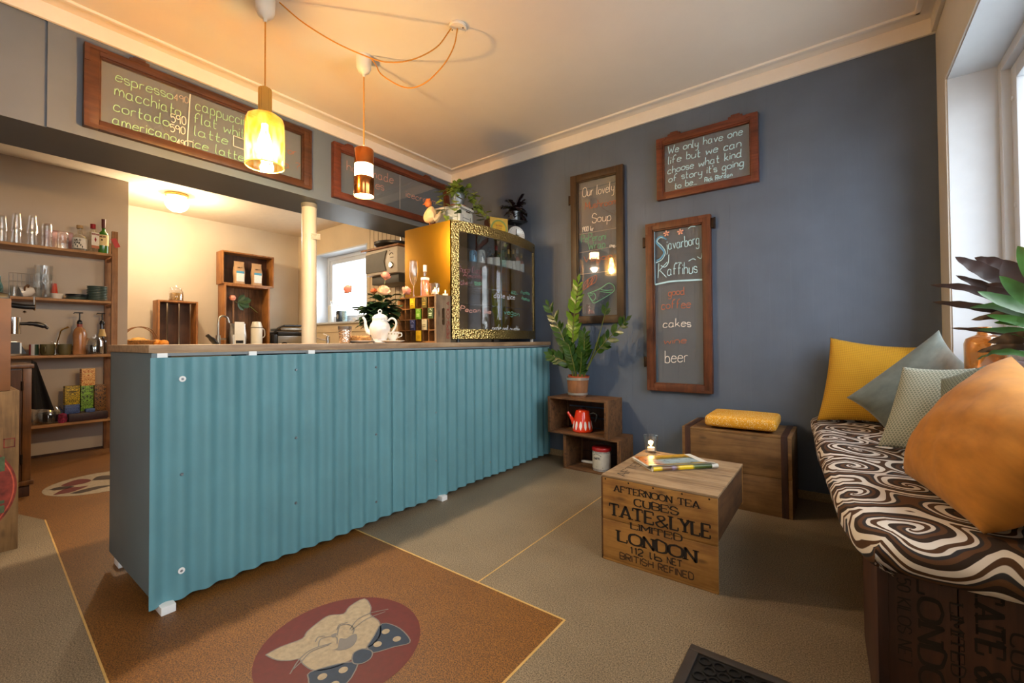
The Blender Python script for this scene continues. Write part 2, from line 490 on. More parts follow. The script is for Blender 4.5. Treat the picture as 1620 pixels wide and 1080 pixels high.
m_soil = plain('potting soil', '2a1c12', .9, var=.3, vs=60)
m_leafzz = plain('glossy green leaf', '2b4a12', .3, var=.3, vs=16)
m_leafzzl = plain('bright green leaf', '5b8018', .35, var=.2, vs=16)
m_stem = plain('green plant stem', '62692c', .5, var=.2)
m_ivy = plain('variegated ivy leaf', '8a9a38', .5, var=.45, vs=40)
m_ivyd = plain('dark ivy leaf', '3e5220', .5, var=.4, vs=40)
m_purple = plain('purple black leaf', '241318', .4, var=.3, vs=20)
m_burg = plain('burgundy leaf underside', '27130f', .45, var=.3, vs=20)
m_calg = plain('satin green leaf', '3c6a30', .35, var=.3, vs=10)
m_calg2 = plain('bright yellow green leaf', '7ea01e', .4, var=.15, vs=10)
m_rosepink = plain('coral rose petal', 'f09c80', .6, var=.15, vs=30)
m_rosepeach = plain('peach rose petal', 'f6cca8', .6, var=.1, vs=30)
m_roseleaf = plain('dark rose leaf', '2a4222', .4, var=.3, vs=30)
m_chalkw = plain('white chalk pen', 'e6e2dc', .8, var=0)
m_chalkg = plain('green chalk pen', '9ccfa2', .8, var=0)
m_chalkg2 = plain('sea green chalk pen', '6cb08c', .8, var=0)
m_chalko = plain('orange chalk pen', 'b0684a', .8, var=0)
m_chalkb = plain('pale blue chalk pen', 'b6e2f4', .8, var=0)
m_chalkbb = plain('mid blue chalk pen', '5fa0d0', .8, var=0)
m_chalkp = plain('pink chalk pen', 'e8ac9c', .8, var=0)
m_chalkr = plain('mauve chalk pen', '8a5a60', .8, var=0)
m_stamp = plain('black stencil ink', '1d130b', .8, var=.2, vs=40)
m_stampbrown = plain('faded stencil ink', '4a3018', .8, var=.3, vs=40)

# ---------------------------------------------------------------- floor
YB = 3.31; XB = -3.273; XR = .455; ZC = 2.77; ZK = 2.633; YF = -2.6
b = nb(); box(b, -6.95, .95, YF-.3, 3.8, -.06, 0, mi=0)
org = [(-.80, 1.37), (-2.3, 1.37), (-2.3, 3.39), (-6.65, 3.39), (-6.65, -2.6), (-3.89, -2.6), (-3.89, .32), (-3.64, .40), (-1.74, .322), (-.80, .29)]
flat(b, org, .0006, 1)
def line(b, p, q, w, z, mi):
    p = Vector(p); q = Vector(q); d = (q-p).normalized(); n = Vector((-d.y, d.x))*w/2
    flat(b, [p-n, q-n, q+n, p+n], z, mi)
line(b, (-.80, .29), (-.80, 1.374), .008, .0010, 2); line(b, (-.80, 1.372), (-2.3, 1.372), .008, .0010, 2)
line(b, (-1.74, .322), (-.80, .288), .006, .0010, 2); line(b, (-3.64, .40), (-1.74, .322), .006, .0010, 2)
line(b, (-1.215, 1.376), (-1.243, 3.3), .006, .0008, 2)
def disc(b, cx, cy, r, z, mi, n=64): flat(b, [(cx+r*math.cos(2*PI*i/n), cy+r*math.sin(2*PI*i/n)) for i in range(n)], z, mi)
disc(b, -1.34, .83, .257, .0012, 3)
CAT = {'head':[(-1.4836,.6521),(-1.4822,.6991),(-1.4642,.7608),(-1.4856,.7897),(-1.5037,.844),(-1.5068,.8847),(-1.4733,.9211),(-1.4961,.9607),(-1.4945,1.0231),(-1.4253,1.0047),(-1.3915,.9766),(-1.3378,.9727),(-1.298,.9538),(-1.2621,.9216),(-1.2477,.8832),(-1.2499,.8616),(-1.2429,.8124),(-1.2527,.7624),(-1.2774,.7236),(-1.3049,.7065),(-1.3473,.7034),(-1.379,.7069),(-1.3936,.6885),(-1.4316,.6628)],
'wr':[(-1.2529,.8675),(-1.2804,.9145),(-1.3118,.9708),(-1.2576,.9902),(-1.1951,.9835),(-1.1551,.9632),(-1.1803,.9209),(-1.2155,.8604)],'wl':[(-1.235,.7965),(-1.2605,.7672),(-1.297,.6991),(-1.2739,.6817),(-1.2477,.6725),(-1.1935,.6761),(-1.1674,.7363),(-1.2095,.8047)],
'knot':[(-1.2442,.806),(-1.263,.8255),(-1.2573,.8515),(-1.2311,.8638),(-1.2121,.8595),(-1.1976,.8402),(-1.2008,.8132),(-1.2212,.7982)],'mouth':[(-1.3314,.7924),(-1.3267,.8075),(-1.3616,.8361),(-1.3449,.8483),(-1.3448,.8673),(-1.337,.8832),(-1.3101,.8678),(-1.2933,.8378),(-1.3048,.8084)],
'nose':[(-1.4025,.8287),(-1.3973,.8467),(-1.382,.8336),(-1.3857,.8247)]}
CATL = [[(-1.3758,.8834),(-1.4019,.9328),(-1.3967,.9802),(-1.3623,1.0355)],[(-1.3664,.8837),(-1.3782,.9502),(-1.3593,1.0195)],[(-1.3634,.8078),(-1.3875,.7512),(-1.3747,.7046),(-1.3387,.6584)],[(-1.3616,.7995),(-1.3785,.7463),(-1.3609,.704),(-1.3486,.6713)],[(-1.4118,.7783),(-1.4265,.7972),(-1.413,.8134)],[(-1.411,.8549),(-1.4273,.8765),(-1.4161,.9013)],[(-1.3823,.7725),(-1.4095,.7948),(-1.3988,.8213),(-1.3745,.8328),(-1.3454,.8174)],[(-1.3823,.8398),(-1.4193,.8716),(-1.4061,.8948),(-1.3691,.8949),(-1.3465,.8762)]]
def blob(b, pts, z, mi, outline=None, k=3):
    P = smooth_path([(p[0], p[1], 0) for p in pts+[pts[0]]], k)
    flat(b, [(p.x, p.y) for p in P[:-1]], z, mi)
    if outline is not None: ribbon(b, [(p.x, p.y) for p in P], .004, 'xy', z+.0002, outline)
blob(b, CAT['head'], .0016, 4, 6); blob(b, CAT['wr'], .0018, 5, 6); blob(b, CAT['wl'], .0018, 5, 6); blob(b, CAT['knot'], .0022, 5, 6)
blob(b, CAT['mouth'], .0020, 6); blob(b, CAT['nose'], .0020, 6)
for l in CATL: ribbon(b, [(p.x, p.y) for p in smooth_path([(q[0], q[1], 0) for q in l], 5)], .004, 'xy', .0024, 6)
for d in [(-1.2659,.9509),(-1.2039,.9494),(-1.2347,.8952),(-1.2234,.7634),(-1.2497,.7111),(-1.1924,.716)]: disc(b, d[0], d[1], .0135, .0024, 4, 20)
disc(b, -4.30, .77, .312, .0012, 4)
FLO = [([(-4.4203,.5596),(-4.4731,.6008),(-4.5197,.662),(-4.4684,.7049),(-4.4046,.7145),(-4.3599,.6879),(-4.3506,.6375),(-4.3639,.5863)],3),([(-4.3617,.494),(-4.3904,.5481),(-4.3428,.6098),(-4.311,.6106),(-4.2932,.5564),(-4.3102,.5181)],7),([(-4.1866,.4937),(-4.2556,.5315),(-4.3099,.5843),(-4.2743,.637),(-4.2566,.6772),(-4.1938,.6148),(-4.1636,.5597)],3),([(-4.4014,.7168),(-4.4905,.7602),(-4.4839,.8062),(-4.4333,.8328),(-4.3297,.8135),(-4.3605,.7611)],7),([(-4.1373,.5662),(-4.1638,.6104),(-4.1886,.6986),(-4.1364,.7775),(-4.1097,.7016),(-4.0876,.6095)],7),([(-4.35,.83),(-4.30,.80),(-4.2,.85),(-4.15,.93),(-4.25,1.0),(-4.33,.95)],3)]
for pts, mi in FLO: blob(b, pts, .0018, mi)
struct('floor', b, [m_lino, m_lino_o, m_seam, m_red, m_catw, m_catb, m_catg, m_dk])

# ---------------------------------------------------------------- walls and ceilings
b = nb(); box(b, -3.76, .95, YB, YB+.15, 0, 2.95); struct('wall_back', b, m_blue)
b = nb()                                                             # kitchen window wall with its opening
for a in ((-6.95, -6.136, 0, 2.8), (-4.893, -3.76, 0, 2.8), (-6.136, -4.893, 0, 1.285), (-6.136, -4.893, 2.279, 2.8)):
    box(b, a[0], a[1], 3.39, 3.70, a[2], a[3])
struct('wall_kitchen', b, m_creamboard)
b = nb()
for x in [-3.80-.085*i for i in range(13)]: box(b, x-.002, x+.002, 3.386, 3.392, 1.0, ZK)
struct('trim_5', b, plain('shadowed groove paint', 'a08c70', .7, var=0))
b = nb(); box(b, -6.95, -6.65, -2.6, 3.7, 0, 2.8); struct('wall_kitchen_back', b, m_cream)
b = nb(); box(b, -6.65, -5.70, YF, 1.18, 0, ZK); struct('wall_left', b, plain('greyish cream wall paint', 'b8ab9c', .6, var=.05, vs=2))
b = nb()
for a in ((YF-.3, -2.1, 0, 2.95), (0.0, .93, 0, 2.95), (3.008, 3.46, 0, 2.95), (-2.1, 0.0, 0, .85), (-2.1, 0.0, 2.285, 2.95), (.93, 3.008, 0, .85), (.93, 3.008, 2.285, 2.95)):  # opening behind the camera is for the added window
    box(b, XR, .95, a[0], a[1], a[2], a[3])
struct('wall_right', b, m_beigewall)
b = nb()
box(b, -6.95, .95, YF-.3, YF, 0, 2.95); struct('wall_front', b, m_beigewall)
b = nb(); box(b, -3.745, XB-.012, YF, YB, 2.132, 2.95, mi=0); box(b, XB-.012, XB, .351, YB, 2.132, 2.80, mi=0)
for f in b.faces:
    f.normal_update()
    if f.normal.z < -.5: f.material_index = 1  # downward faces take the darker slate colour
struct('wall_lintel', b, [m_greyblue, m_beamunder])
b = nb(); box(b, XB-.05, .95, YF-.3, YB+.15, ZC, ZC+.12); struct('ceiling', b, m_ceil)
b = nb(); box(b, -6.95, -3.74, YF-.3, 3.7, ZK, ZK+.12); struct('ceiling_kitchen', b, plain('kitchen ceiling paint', 'd8c8b0', .7, var=.03))
b = nb(); box(b, XB, XB+.02, YF, YB, 2.685, ZC, .003); struct('trim_1', b, m_trim)
b = nb(); box(b, XB+.02, XR, YB-.02, YB, 2.683, ZC, .003); struct('trim_2', b, m_trim)
b = nb(); box(b, XR-.02, XR, YF, YB-.02, 2.685, ZC, .003); struct('trim_3', b, m_beigewall)
b = nb()
box(b, XB+.112, XB+.138, YF, YB-.112, ZC-.014, ZC+.004, .005); box(b, XB+.112, XR-.072, YB-.138, YB-.112, ZC-.014, ZC+.004, .005); box(b, XR-.098, XR-.072, YF, YB-.112, ZC-.014, ZC+.004, .005)
struct('trim_4', b, m_trim, True)
b = nb(); box(b, -2.2, XR, YB-.012, YB, 0, .052, .002); struct('baseboard_back', b, m_base)
b = nb(); box(b, -5.70, -5.688, YF, 1.18, 0, .02); struct('baseboard_left', b, m_chestband)

# street side window: jamb linings, frame, sash, pane
def window(name, x0, y0, y1, z0, z1, two=True):
    b = nb(); X1 = .95
    box(b, x0-.004, X1, y1-.004, y1+.012, z0, z1); box(b, x0-.004, X1, y0-.012, y0+.004, z0, z1)
    box(b, x0-.004, X1, y0-.012, y1+.012, z1-.004, z1+.012); box(b, x0-.03, X1, y0-.012, y1+.012, z0-.03, z0+.004)
    w = struct(name, b, m_white)
    b = nb()                                                          # architrave on the room face
    for a in ((y1+.002, y1+.03, z0-.03, z1+.03), (y0-.03, y0-.002, z0-.03, z1+.03), (y0, y1, z1+.002, z1+.03)): box(b, x0-.012, x0, a[0], a[1], a[2], a[3], .003)
    obj('window_architrave', b, m_beigewall, w)
    b = nb(); fx = .62
    for a in ((y0, y0+.05, z0, z1), (y1-.05, y1, z0, z1), (y0+.05, y1-.05, z1-.05, z1), (y0+.05, y1-.05, z0, z0+.05)): box(b, fx, fx+.09, a[0], a[1], a[2], a[3], .006)
    ym = (y0+y1)/2
    if two: box(b, fx, fx+.09, ym-.04, ym+.04, z0+.05, z1-.05, .006)
    obj('window_frame', b, m_white, w)
    ends = ((y0+.05, ym-.04), (ym+.04, y1-.05)) if two else ((y0+.05, y1-.05),)
    for a, c in ends:
        b = nb()
        for q in ((a, a+.075, z0+.05, z1-.05), (c-.075, c, z0+.05, z1-.05), (a+.075, c-.075, z1-.125, z1-.05), (a+.075, c-.075, z0+.05, z0+.125)): box(b, fx+.03, fx+.08, q[0], q[1], q[2], q[3], .006)
        for z in (z0+.3, z0+.75, z1-.2): lathe(b, [(0, .008), (.01, .006), (.012, 0)], (0, 0, 0), 10, 0, Matrix.Translation((fx+.03, c-.037, z)) @ Matrix.Rotation(-PI/2, 4, 'Y'))
        obj('window_sash', b, m_white, w)
        b = nb(); box(b, fx+.052, fx+.058, a+.07, c-.07, z0+.12, z1-.12); obj('window_pane', b, m_pane, w)
window('window_1', XR, .93, 3.008, .85, 2.285)
window('added_window', XR, -2.1, 0.0, .85, 2.285)  # unseen window added so daylight reaches the counter front
# kitchen window
b = nb(); y0 = 3.388
for a in ((-6.15, -6.131, 1.285, 2.279), (-4.898, -4.879, 1.285, 2.279), (-6.15, -4.879, 2.274, 2.293)): box(b, a[0], a[1], y0, 3.70, a[2], a[3])
box(b, -6.22, -4.80, y0-.05, 3.70, 1.262, 1.287, .004)
w = struct('window_3', b, m_white)
b = nb(); box(b, -6.22, -4.80, y0-.012, y0+.0, 1.15, 1.262); obj('window_apron', b, m_creamboard, w)
b = nb()
for a in ((-6.136, -6.08, 1.287, 2.279), (-4.95, -4.893, 1.287, 2.279), (-6.08, -4.95, 2.22, 2.279), (-6.08, -4.95, 1.287, 1.335)): box(b, a[0], a[1], 3.57, 3.64, a[2], a[3], .004)
obj('window_frame', b, m_white, w)
b = nb()
for a in ((-6.08, -6.02, 1.335, 2.22), (-5.02, -4.95, 1.335, 2.22), (-6.02, -5.02, 2.16, 2.22), (-6.02, -5.02, 1.335, 1.39)): box(b, a[0], a[1], 3.58, 3.63, a[2], a[3], .004)
obj('window_sash', b, m_white, w)
b = nb(); box(b, -6.02, -5.02, 3.60, 3.606, 1.39, 2.16); obj('window_pane', b, m_pane, w)
# ground outside the windows
b = nb(); box(b, -14, 14, -16, 18, -.5, -.4); struct('ground', b, plain('grey street paving', 'b8b8b4', .8, var=.1, vs=2))
# ---------------------------------------------------------------- bar counter
ct = thing('bar_counter', 'long bar counter clad in teal corrugated sheet with grey green end panel', 'counter', (-2.35, 1.88, 0))
ox, oy = 2.35, -1.88
def cb(b, x0, x1, y0, y1, z0, z1, bev=0, mi=0): return box(b, x0+ox, x1+ox, y0+oy, y1+oy, z0, z1, bev, mi)
b = nb(); cb(b, -2.655, -2.045, .492, .51, .062, .965, .002); obj('end_panel', b, m_panel, ct)
b = nb(); cb(b, -2.64, -2.075, .512, 3.29, .10, .12); cb(b, -2.10, -2.075, .512, 3.29, .12, .90); cb(b, -2.64, -2.62, .512, 3.29, .12, .955); obj('carcass', b, m_counterdark, ct)
b = nb(); cb(b, -2.09, -2.075, .56, .77, .90, .957); obj('backing_board', b, wood('tan backing board', '9c7b52', '7d5f3c', None, 'y', 1, .7, .1, False), ct)
for y in (.497, .815, 1.08):
    b = nb(); cb(b, -2.072, -2.045, y+.012, y+.045, .06, .965, .002); obj('upright', b, m_whitewood, ct)
b = nb(); cb(b, -2.08, -2.05, .51, 3.29, .953, .9645); obj('top_rail', b, plain('grey top rail', '7c7f80', .5, var=.05), ct)
for x, y in ((-2.04, .535), (-2.62, .53), (-2.04, 1.95), (-2.62, 2.75)):
    b = nb(); cb(b, x-.04, x+.04, y-.02, y+.025, 0, .03, .002); obj('foot', b, m_whitewood, ct)
def corr(y0, y1, xo, name):
    b = nb(); n = int((y1-y0)/.004)
    fx = lambda y: -2.031+xo-.0105*math.cos(2*PI*(y-.537)/.0877)
    rows = []
    for i in range(n+1):
        y = y0+(y1-y0)*i/n; x = fx(y)
        zb = .030+.004*math.sin(y*9)
        rows.append([b.verts.new((x+ox+d, y+oy, z)) for d in (0, -.0016) for z in (zb, .30, .62, .948)])
    for A, B in zip(rows, rows[1:]):
        for k in range(3):
            b.faces.new((A[k], A[k+1], B[k+1], B[k])); b.faces.new((A[4+k], B[4+k], B[5+k], A[5+k]))
        b.faces.new((A[3], A[7], B[7], B[3])); b.faces.new((A[0], B[0], B[4], A[4]))
    for R_ in (rows[0], rows[-1]): b.faces.new((R_[0], R_[1], R_[2], R_[3], R_[7], R_[6], R_[5], R_[4]))
    return obj(name, b, m_teal, ct, ang=.6)
corr(.484, 1.66, 0, 'corrugated_sheet'); corr(1.575, 3.265, .003, 'corrugated_sheet')
for iy, y in enumerate((.581, 1.02, 1.458, 1.897, 2.423, 2.949)):
    for z in ((.865, .50, .135) if iy % 2 == 0 else (.875, .56, .26)):
        b = nb(); Mx = Matrix.Translation((-2.0195+ox, y+oy, z)) @ Matrix.Rotation(PI/2, 4, 'Y')
        if iy == 0 and z != .50:
            lathe(b, [(0, .004), (.011, .0035), (.0115, 0), (0, 0)], n=16, mi=0, M=Mx); lathe(b, [(0, .0065), (.004, .006), (.005, .0035)], n=10, mi=1, M=Mx)
        else: lathe(b, [(0, .005), (.004, .0045), (.006, .001), (.0065, -.002)], n=10, mi=1, M=Mx)
        obj('screw', b, [m_whitewood, m_zinc], ct)
b = nb(); box(b, -2.665, -2.045, .484, YB-.004, .966, .9965, .003)
tag(obj('worktop', b, m_worktop), 'oiled oak worktop running along the top of the teal bar counter', 'worktop')

# column
b = nb(); cyl(b, (-3.44, 1.842, 0), .056, .0, 2.102, 28)
cl = tag(obj('column', b, plain('cream gloss column paint', 'e3d3bd', .3, var=.03)), 'round cream steel column rising behind the worktop to the beam', 'column')
b = nb(); cyl(b, (-3.44, 1.842, 0), .061, 2.10, 2.1315, 28); obj('capital', b, plain('grey column cap', '8d867c', .4, var=.05), cl)
b = nb()
Mx = Matrix.Translation((-3.384, 1.842, 1.86)) @ Matrix.Rotation(-.55, 4, 'Z')
for i, z in enumerate((-.018, -.006, .006, .018)):
    box(b, -.002, .006, -.055, .055, z-.0052, z+.0052, 0, 0, Mx)
obj('price_strip', b, plain('printed grey strip', 'b5aca0', .5, var=.25, vs=90), cl)

# ---------------------------------------------------------------- chalk boards in old window frames
def board(label, loc, rz, w, h, fw, mat, dep=.035, texts=(), wl='x', lines=(), hinges=(), wtxt=.0055, corners=True, curves=(), fwb=None):
    fwt = fwb or fw
    t = thing('chalk_board', label, 'chalkboard', loc, rz)
    fwb = fwb or fw
    for s in (-1, 1):
        b = nb(); x = s*(w/2-fw/2); box(b, x-fw/2, x+fw/2, -dep, 0, 0, h, .004)
        xi = s*(w/2-fw-.004); box(b, xi-.005, xi+.005, -dep*.75, -.005, fwb, h-fwt, .001)
        obj('frame_stile', b, mat, t)
    for z0, z1 in ((0, fwb), (h-fwt, h)):
        b = nb(); box(b, -w/2+fw, w/2-fw, -dep+.001, 0, z0, z1, .004)
        zi = z1+.004 if z0 == 0 else z0-.004; box(b, -w/2+fw, w/2-fw, -dep*.75, -.005, zi-.005, zi+.005, .001)
        obj('frame_rail', b, mat, t)
    if corners:
        for sx_ in (-1, 1):
            for z in (0, 1):
                b = nb(); x = sx_*(w/2-.002); zz = .002 if z == 0 else h-.002; sz = 1 if z == 0 else -1; k = fw*1.5
                prism(b, [(x, zz), (x-sx_*k, zz), (x-sx_*k, zz+sz*.02), (x-sx_*.02, zz+sz*.02), (x-sx_*.02, zz+sz*k), (x, zz+sz*k)], -.002, .002, 0, Matrix.Translation((0, -dep-.0015, 0)) @ Matrix.Rotation(PI/2, 4, 'X'))
                for q in ((k*.8, .01), (.01, k*.8), (.01, .01)): lathe(b, [(0, .002), (.004, 0)], n=8, M=Matrix.Translation((x-sx_*q[0], -dep-.003, zz+sz*q[1])) @ Matrix.Rotation(PI/2, 4, 'X'))
                obj('corner_plate', b, mat, t)
    for (hx, hz, sd) in hinges:
        b = nb()
        if sd in 'lr':
            s = -1 if sd == 'l' else 1; x = s*w/2
            box(b, min(x, x+s*.022), max(x, x+s*.022), -dep*.8, -.006, hz-.035, hz+.035, .003); cyl(b, (x+s*.022, -dep*.45, 0), .007, hz-.04, hz+.04, 10)
        else: box(b, hx-.045, hx+.045, -dep*.8, -.006, h, h+.018, .003); box(b, hx-.028, hx+.028, -dep*.7, -.008, h+.018, h+.03, .003)
        obj('hinge', b, mat if sd == 't' else m_iron, t)
    b = nb(); box(b, -w/2+fw-.004, w/2-fw+.004, -.020, -.016, fwb-.004, h-fwt+.004); obj('glass_pane', b, m_boardglass, t)
    for (txt, a0, z0, a1, z1, hh, m) in texts:
        b = nb(); lettering(b, txt, a0, z0, a1, z1, hh, wtxt, -.0206, slant=.06, jit=.0015)
        obj('chalk_text', b, m, t, smooth=False, recalc=False)
    for pts, m, ww in lines:
        b = nb(); ribbon(b, [(p.x, p.y) for p in smooth_path([(q[0], q[1], 0) for q in pts], 5)], ww, 'xz', -.0206)
        obj('chalk_line', b, m, t, smooth=False, recalc=False)
    return t
def rel(tx, cx, cz): return [(s, a-cx, z-cz, c-cx, e-cz, h, m) for (s, a, z, c, e, h, m) in tx]
def rl(pts, cx, cz): return [(p[0]-cx, p[1]-cz) for p in pts]
W, Gn, Gs, Or, Bl, Bb = m_chalkw, m_chalkg, m_chalkg2, m_chalko, m_chalkb, m_chalkbb
# beam boards (facing +X; local x runs along world Y)
cy, cz = 1.118, 2.182
faint = plain('faint white chalk', 'b5aaa2', .9, var=0)
T1 = [('espresso',.614,2.490,.877,2.500,.062,Gn),('490',.886,2.505,.958,2.510,.039,faint),('macchiato',.611,2.408,.918,2.414,.070,Gn),('590',.872,2.362,.945,2.368,.051,W),('cortado',.607,2.318,.859,2.325,.066,Gn),('590',.868,2.302,.942,2.308,.045,W),('americano',.602,2.242,.895,2.246,.058,Gn),('490',.900,2.232,.957,2.234,.036,W),('cappuccino',.998,2.490,1.335,2.498,.075,Gn),('flat white',.989,2.405,1.319,2.412,.066,Gn),('latte',.992,2.325,1.178,2.329,.062,Gn),('ice latte',.983,2.246,1.275,2.252,.058,Gn),('for',1.540,2.410,1.640,2.413,.055,Or),('a ?',1.550,2.300,1.665,2.308,.055,Or)]
L1 = [(rl([(.968,2.575),(.962,2.43),(.955,2.275)], cy, cz), W, .005), (rl([(.955,2.275),(.985,2.277)], cy, cz), W, .004), (rl([(.985,2.277),(.985,2.225)], cy, cz), W, .004),
      (rl([(1.215,2.405),(1.215,2.335)], cy, cz), W, .003), (rl([(1.215,2.405),(1.34,2.40)], cy, cz), W, .003), (rl([(1.215,2.335),(1.34,2.33)], cy, cz), W, .003)]
board('long red brown framed chalkboard listing espresso and coffee drinks on the beam', (XB, cy, cz), PI/2, 1.272, .456, .062, m_redframe, .04, rel(T1, cy, cz), lines=L1, hinges=((-.40, 0, 't'), (.33, 0, 't')), wtxt=.0038, fwb=.046)
cy, cz = 2.593, 2.177
T2 = [('homemade',2.065,2.435,2.535,2.462,.080,m_chalkp),('cakes',2.175,2.355,2.429,2.365,.078,m_chalkp),('icecream',2.684,2.375,3.065,2.392,.066,m_chalkp)]
board('red framed chalkboard offering cakes and icecream on the beam above the brass cabinet', (XB, cy, cz), PI/2, 1.316, .452, .062, m_redframe2, .04, rel(T2, cy, cz), lines=[(rl([(2.613,2.562),(2.612,2.245)], cy, cz), W, .003)], hinges=((-.50, 0, 't'), (.36, 0, 't')), wtxt=.0038, fwb=.05)
# back wall boards
cx, cz = -1.578, 1.145
T3 = [('Our lovely',-1.705,2.212,-1.428,2.205,.080,W),('Mushroom',-1.683,2.105,-1.402,2.098,.058,Or),('Soup',-1.620,1.978,-1.458,1.976,.075,W),('1900 kr',-1.714,1.917,-1.608,1.916,.040,W),('PePeroni',-1.721,1.829,-1.503,1.829,.064,Gs),('Wrap',-1.657,1.761,-1.509,1.766,.060,Gs),('1790.-',-1.471,1.752,-1.411,1.754,.020,W),('Vegan',-1.70,1.66,-1.45,1.67,.05,Or)]
orange_sq = [[(-1.7135,1.422),(-1.689,1.4946),(-1.625,1.531),(-1.585,1.5376),(-1.5966,1.4865),(-1.6487,1.4595),(-1.7135,1.422)],[(-1.70,1.44),(-1.66,1.51),(-1.67,1.45),(-1.62,1.525),(-1.64,1.462),(-1.60,1.53)]]
green_w = [[(-1.6667,1.3974),(-1.6213,1.3207),(-1.5813,1.3236),(-1.4695,1.3782),(-1.4312,1.411),(-1.4416,1.4474),(-1.485,1.4665),(-1.552,1.4307),(-1.632,1.4054),(-1.6667,1.3974)],[(-1.65,1.39),(-1.61,1.395),(-1.595,1.36),(-1.62,1.335),(-1.65,1.37),(-1.62,1.385)],[(-1.55,1.42),(-1.50,1.41),(-1.445,1.41)],[(-1.56,1.405),(-1.5,1.395),(-1.46,1.39)]]
L3 = [(rl([(-1.738,1.901),(-1.394,1.904)], cx, cz), faint, .003), (rl([(-1.738,1.745),(-1.395,1.762)], cx, cz), faint, .003), (rl([(-1.741,1.563),(-1.397,1.565)], cx, cz), faint, .003), (rl([(-1.741,2.27),(-1.397,2.28)], cx, cz), m_blue, .004)]
L3 += [(rl(p, cx, cz), Or, .004) for p in orange_sq]+[(rl(p, cx, cz), Gs, .005) for p in green_w]
board('tall dark brown framed chalkboard with the soup and wrap menu above the pot plant', (cx, YB-.007, cz), .026, .466, 1.257, .055, m_brownframe, .04, rel(T3, cx, cz), lines=L3, hinges=((0, 1.06, 'l'), (0, .125, 'l')), wtxt=.0045, corners=False)
cx, cz = -.937, .624
pk = m_chalkp
T4 = [('javarborg',-1.015,1.676,-.786,1.690,.080,Bl),('K',-1.083,1.475,-1.02,1.475,.11,Bl),('affihus',-1.012,1.485,-.805,1.487,.085,Bl),('good',-1.007,1.331,-.890,1.338,.055,Or),('coffee',-1.060,1.235,-.851,1.240,.066,Or),('cakes',-1.048,1.098,-.853,1.102,.060,W),('wine',-1.044,.976,-.885,.980,.050,Or),('beer',-1.037,.836,-.874,.843,.090,W)]
L4 = [(rl([(-1.105,1.424),(-1.05,1.432),(-.99,1.438),(-.9,1.437),(-.758,1.431)], cx, cz), Bl, .012), (rl([(-1.105,1.424),(-1.106,1.66),(-1.106,1.83)], cx, cz), Bl, .005), (rl([(-1.10,1.832),(-.95,1.842),(-.775,1.838)], cx, cz), Bb, .012),
      (rl([(-1.02,1.76),(-1.06,1.775),(-1.085,1.75),(-1.05,1.71),(-1.025,1.66),(-1.05,1.61),(-1.095,1.59)], cx, cz), Bl, .006), (rl([(-1.015,1.755),(-1.06,1.785),(-1.095,1.75),(-1.06,1.70),(-1.035,1.66),(-1.06,1.62),(-1.09,1.605)], cx, cz), Bb, .010), (rl([(-1.06,1.565),(-1.03,1.55),(-1.005,1.58),(-1.0,1.64)], cx, cz), Bl, .006),
      (rl([(-.80,1.60),(-.775,1.585),(-.765,1.63)], cx, cz), Bl, .005), (rl([(-.86,1.575),(-.83,1.588),(-.81,1.578)], cx, cz), Bl, .005), (rl([(-.95,1.565),(-.93,1.572),(-.91,1.57)], cx, cz), Bl, .004), (rl([(-.86,1.81),(-.84,1.822),(-.81,1.82)], cx, cz), Bl, .005), (rl([(-.762,1.53),(-.761,1.49)], cx, cz), Bl, .005)]
for fx, fz in ((-1.016,1.800), (-.915,1.797)):
    for k in range(5):
        a = 2*PI*k/5+.4; L4.append((rl([(fx, fz), (fx+.022*math.cos(a), fz+.022*math.sin(a))], cx, cz), plain('salmon chalk pen', 'e8a890', .8, var=0), .010))
board('tall rust brown framed chalkboard with blue cafe lettering and drinks list above the chest', (cx, YB, cz), 0, .464, 1.264, .052, m_rustframe, .042, rel(T4, cx, cz), lines=L4, hinges=((0, 1.13, 'l'), (0, .215, 'l'), (0, 1.20, 'r')), wtxt=.005)
cx, cz = -.7415, 2.053
T5 = [('We only have one',-.999,2.394,-.501,2.392,.056,Bl),('life but we can',-.996,2.318,-.510,2.316,.056,Bl),('choose what kind',-1.001,2.244,-.507,2.244,.054,Bl),("of story it's going",-.993,2.180,-.496,2.182,.052,Bl),('to be...',-.952,2.122,-.800,2.122,.046,Bl),('Rick Riordan',-.742,2.124,-.567,2.128,.030,Bl)]
board('small red framed chalkboard with a handwritten quote, highest on the blue wall', (cx, YB, cz), 0, .675, .463, .045, m_redframe2, .04, rel(T5, cx, cz), hinges=((-.21, 0, 't'), (.20, 0, 't')), wtxt=.0055)

# ---------------------------------------------------------------- lamps
def lamp_light(name, loc, power, col, r):
    l = bpy.data.lights.new(name, 'POINT'); l.energy = power; l.color = col; l.shadow_soft_size = r
    o = bpy.data.objects.new(name, l); o.location = loc; sc.collection.objects.link(o); return o
LP1, LP2, KG = 60, 40, 70
WARM = (1.0, .86, .64)
def canopy(t):
    b = nb(); lathe(b, [(0, 0), (.024, 0), (.027, -.004), (.040, -.085), (.038, -.095), (.012, -.105), (.008, -.115), (0, -.115)], n=24); 
    o = obj('ceiling_cup', b, m_whiteplastic, t); o.scale = (1, 1, 1); return o
t = thing('pendant_lamp', 'pendant lamp with amber pressed glass shade and brass stem, nearer the coffee board', 'lamp', (-2.324, 1.012, 1.90), 0, 'pendant lamps over the counter')
cup_prof = [(0, .87), (.046, .868), (.046, .862), (.044, .80), (.034, .775), (.016, .765), (.009, .758), (.008, .742), (0, .742)]
b = nb(); lathe(b, cup_prof, n=28); obj('ceiling_cup', b, m_whiteplastic, t)
b = nb(); tube(b, [(0, 0, .75), (0, 0, .40)], .0036, 8); obj('cord', b, m_cord, t)
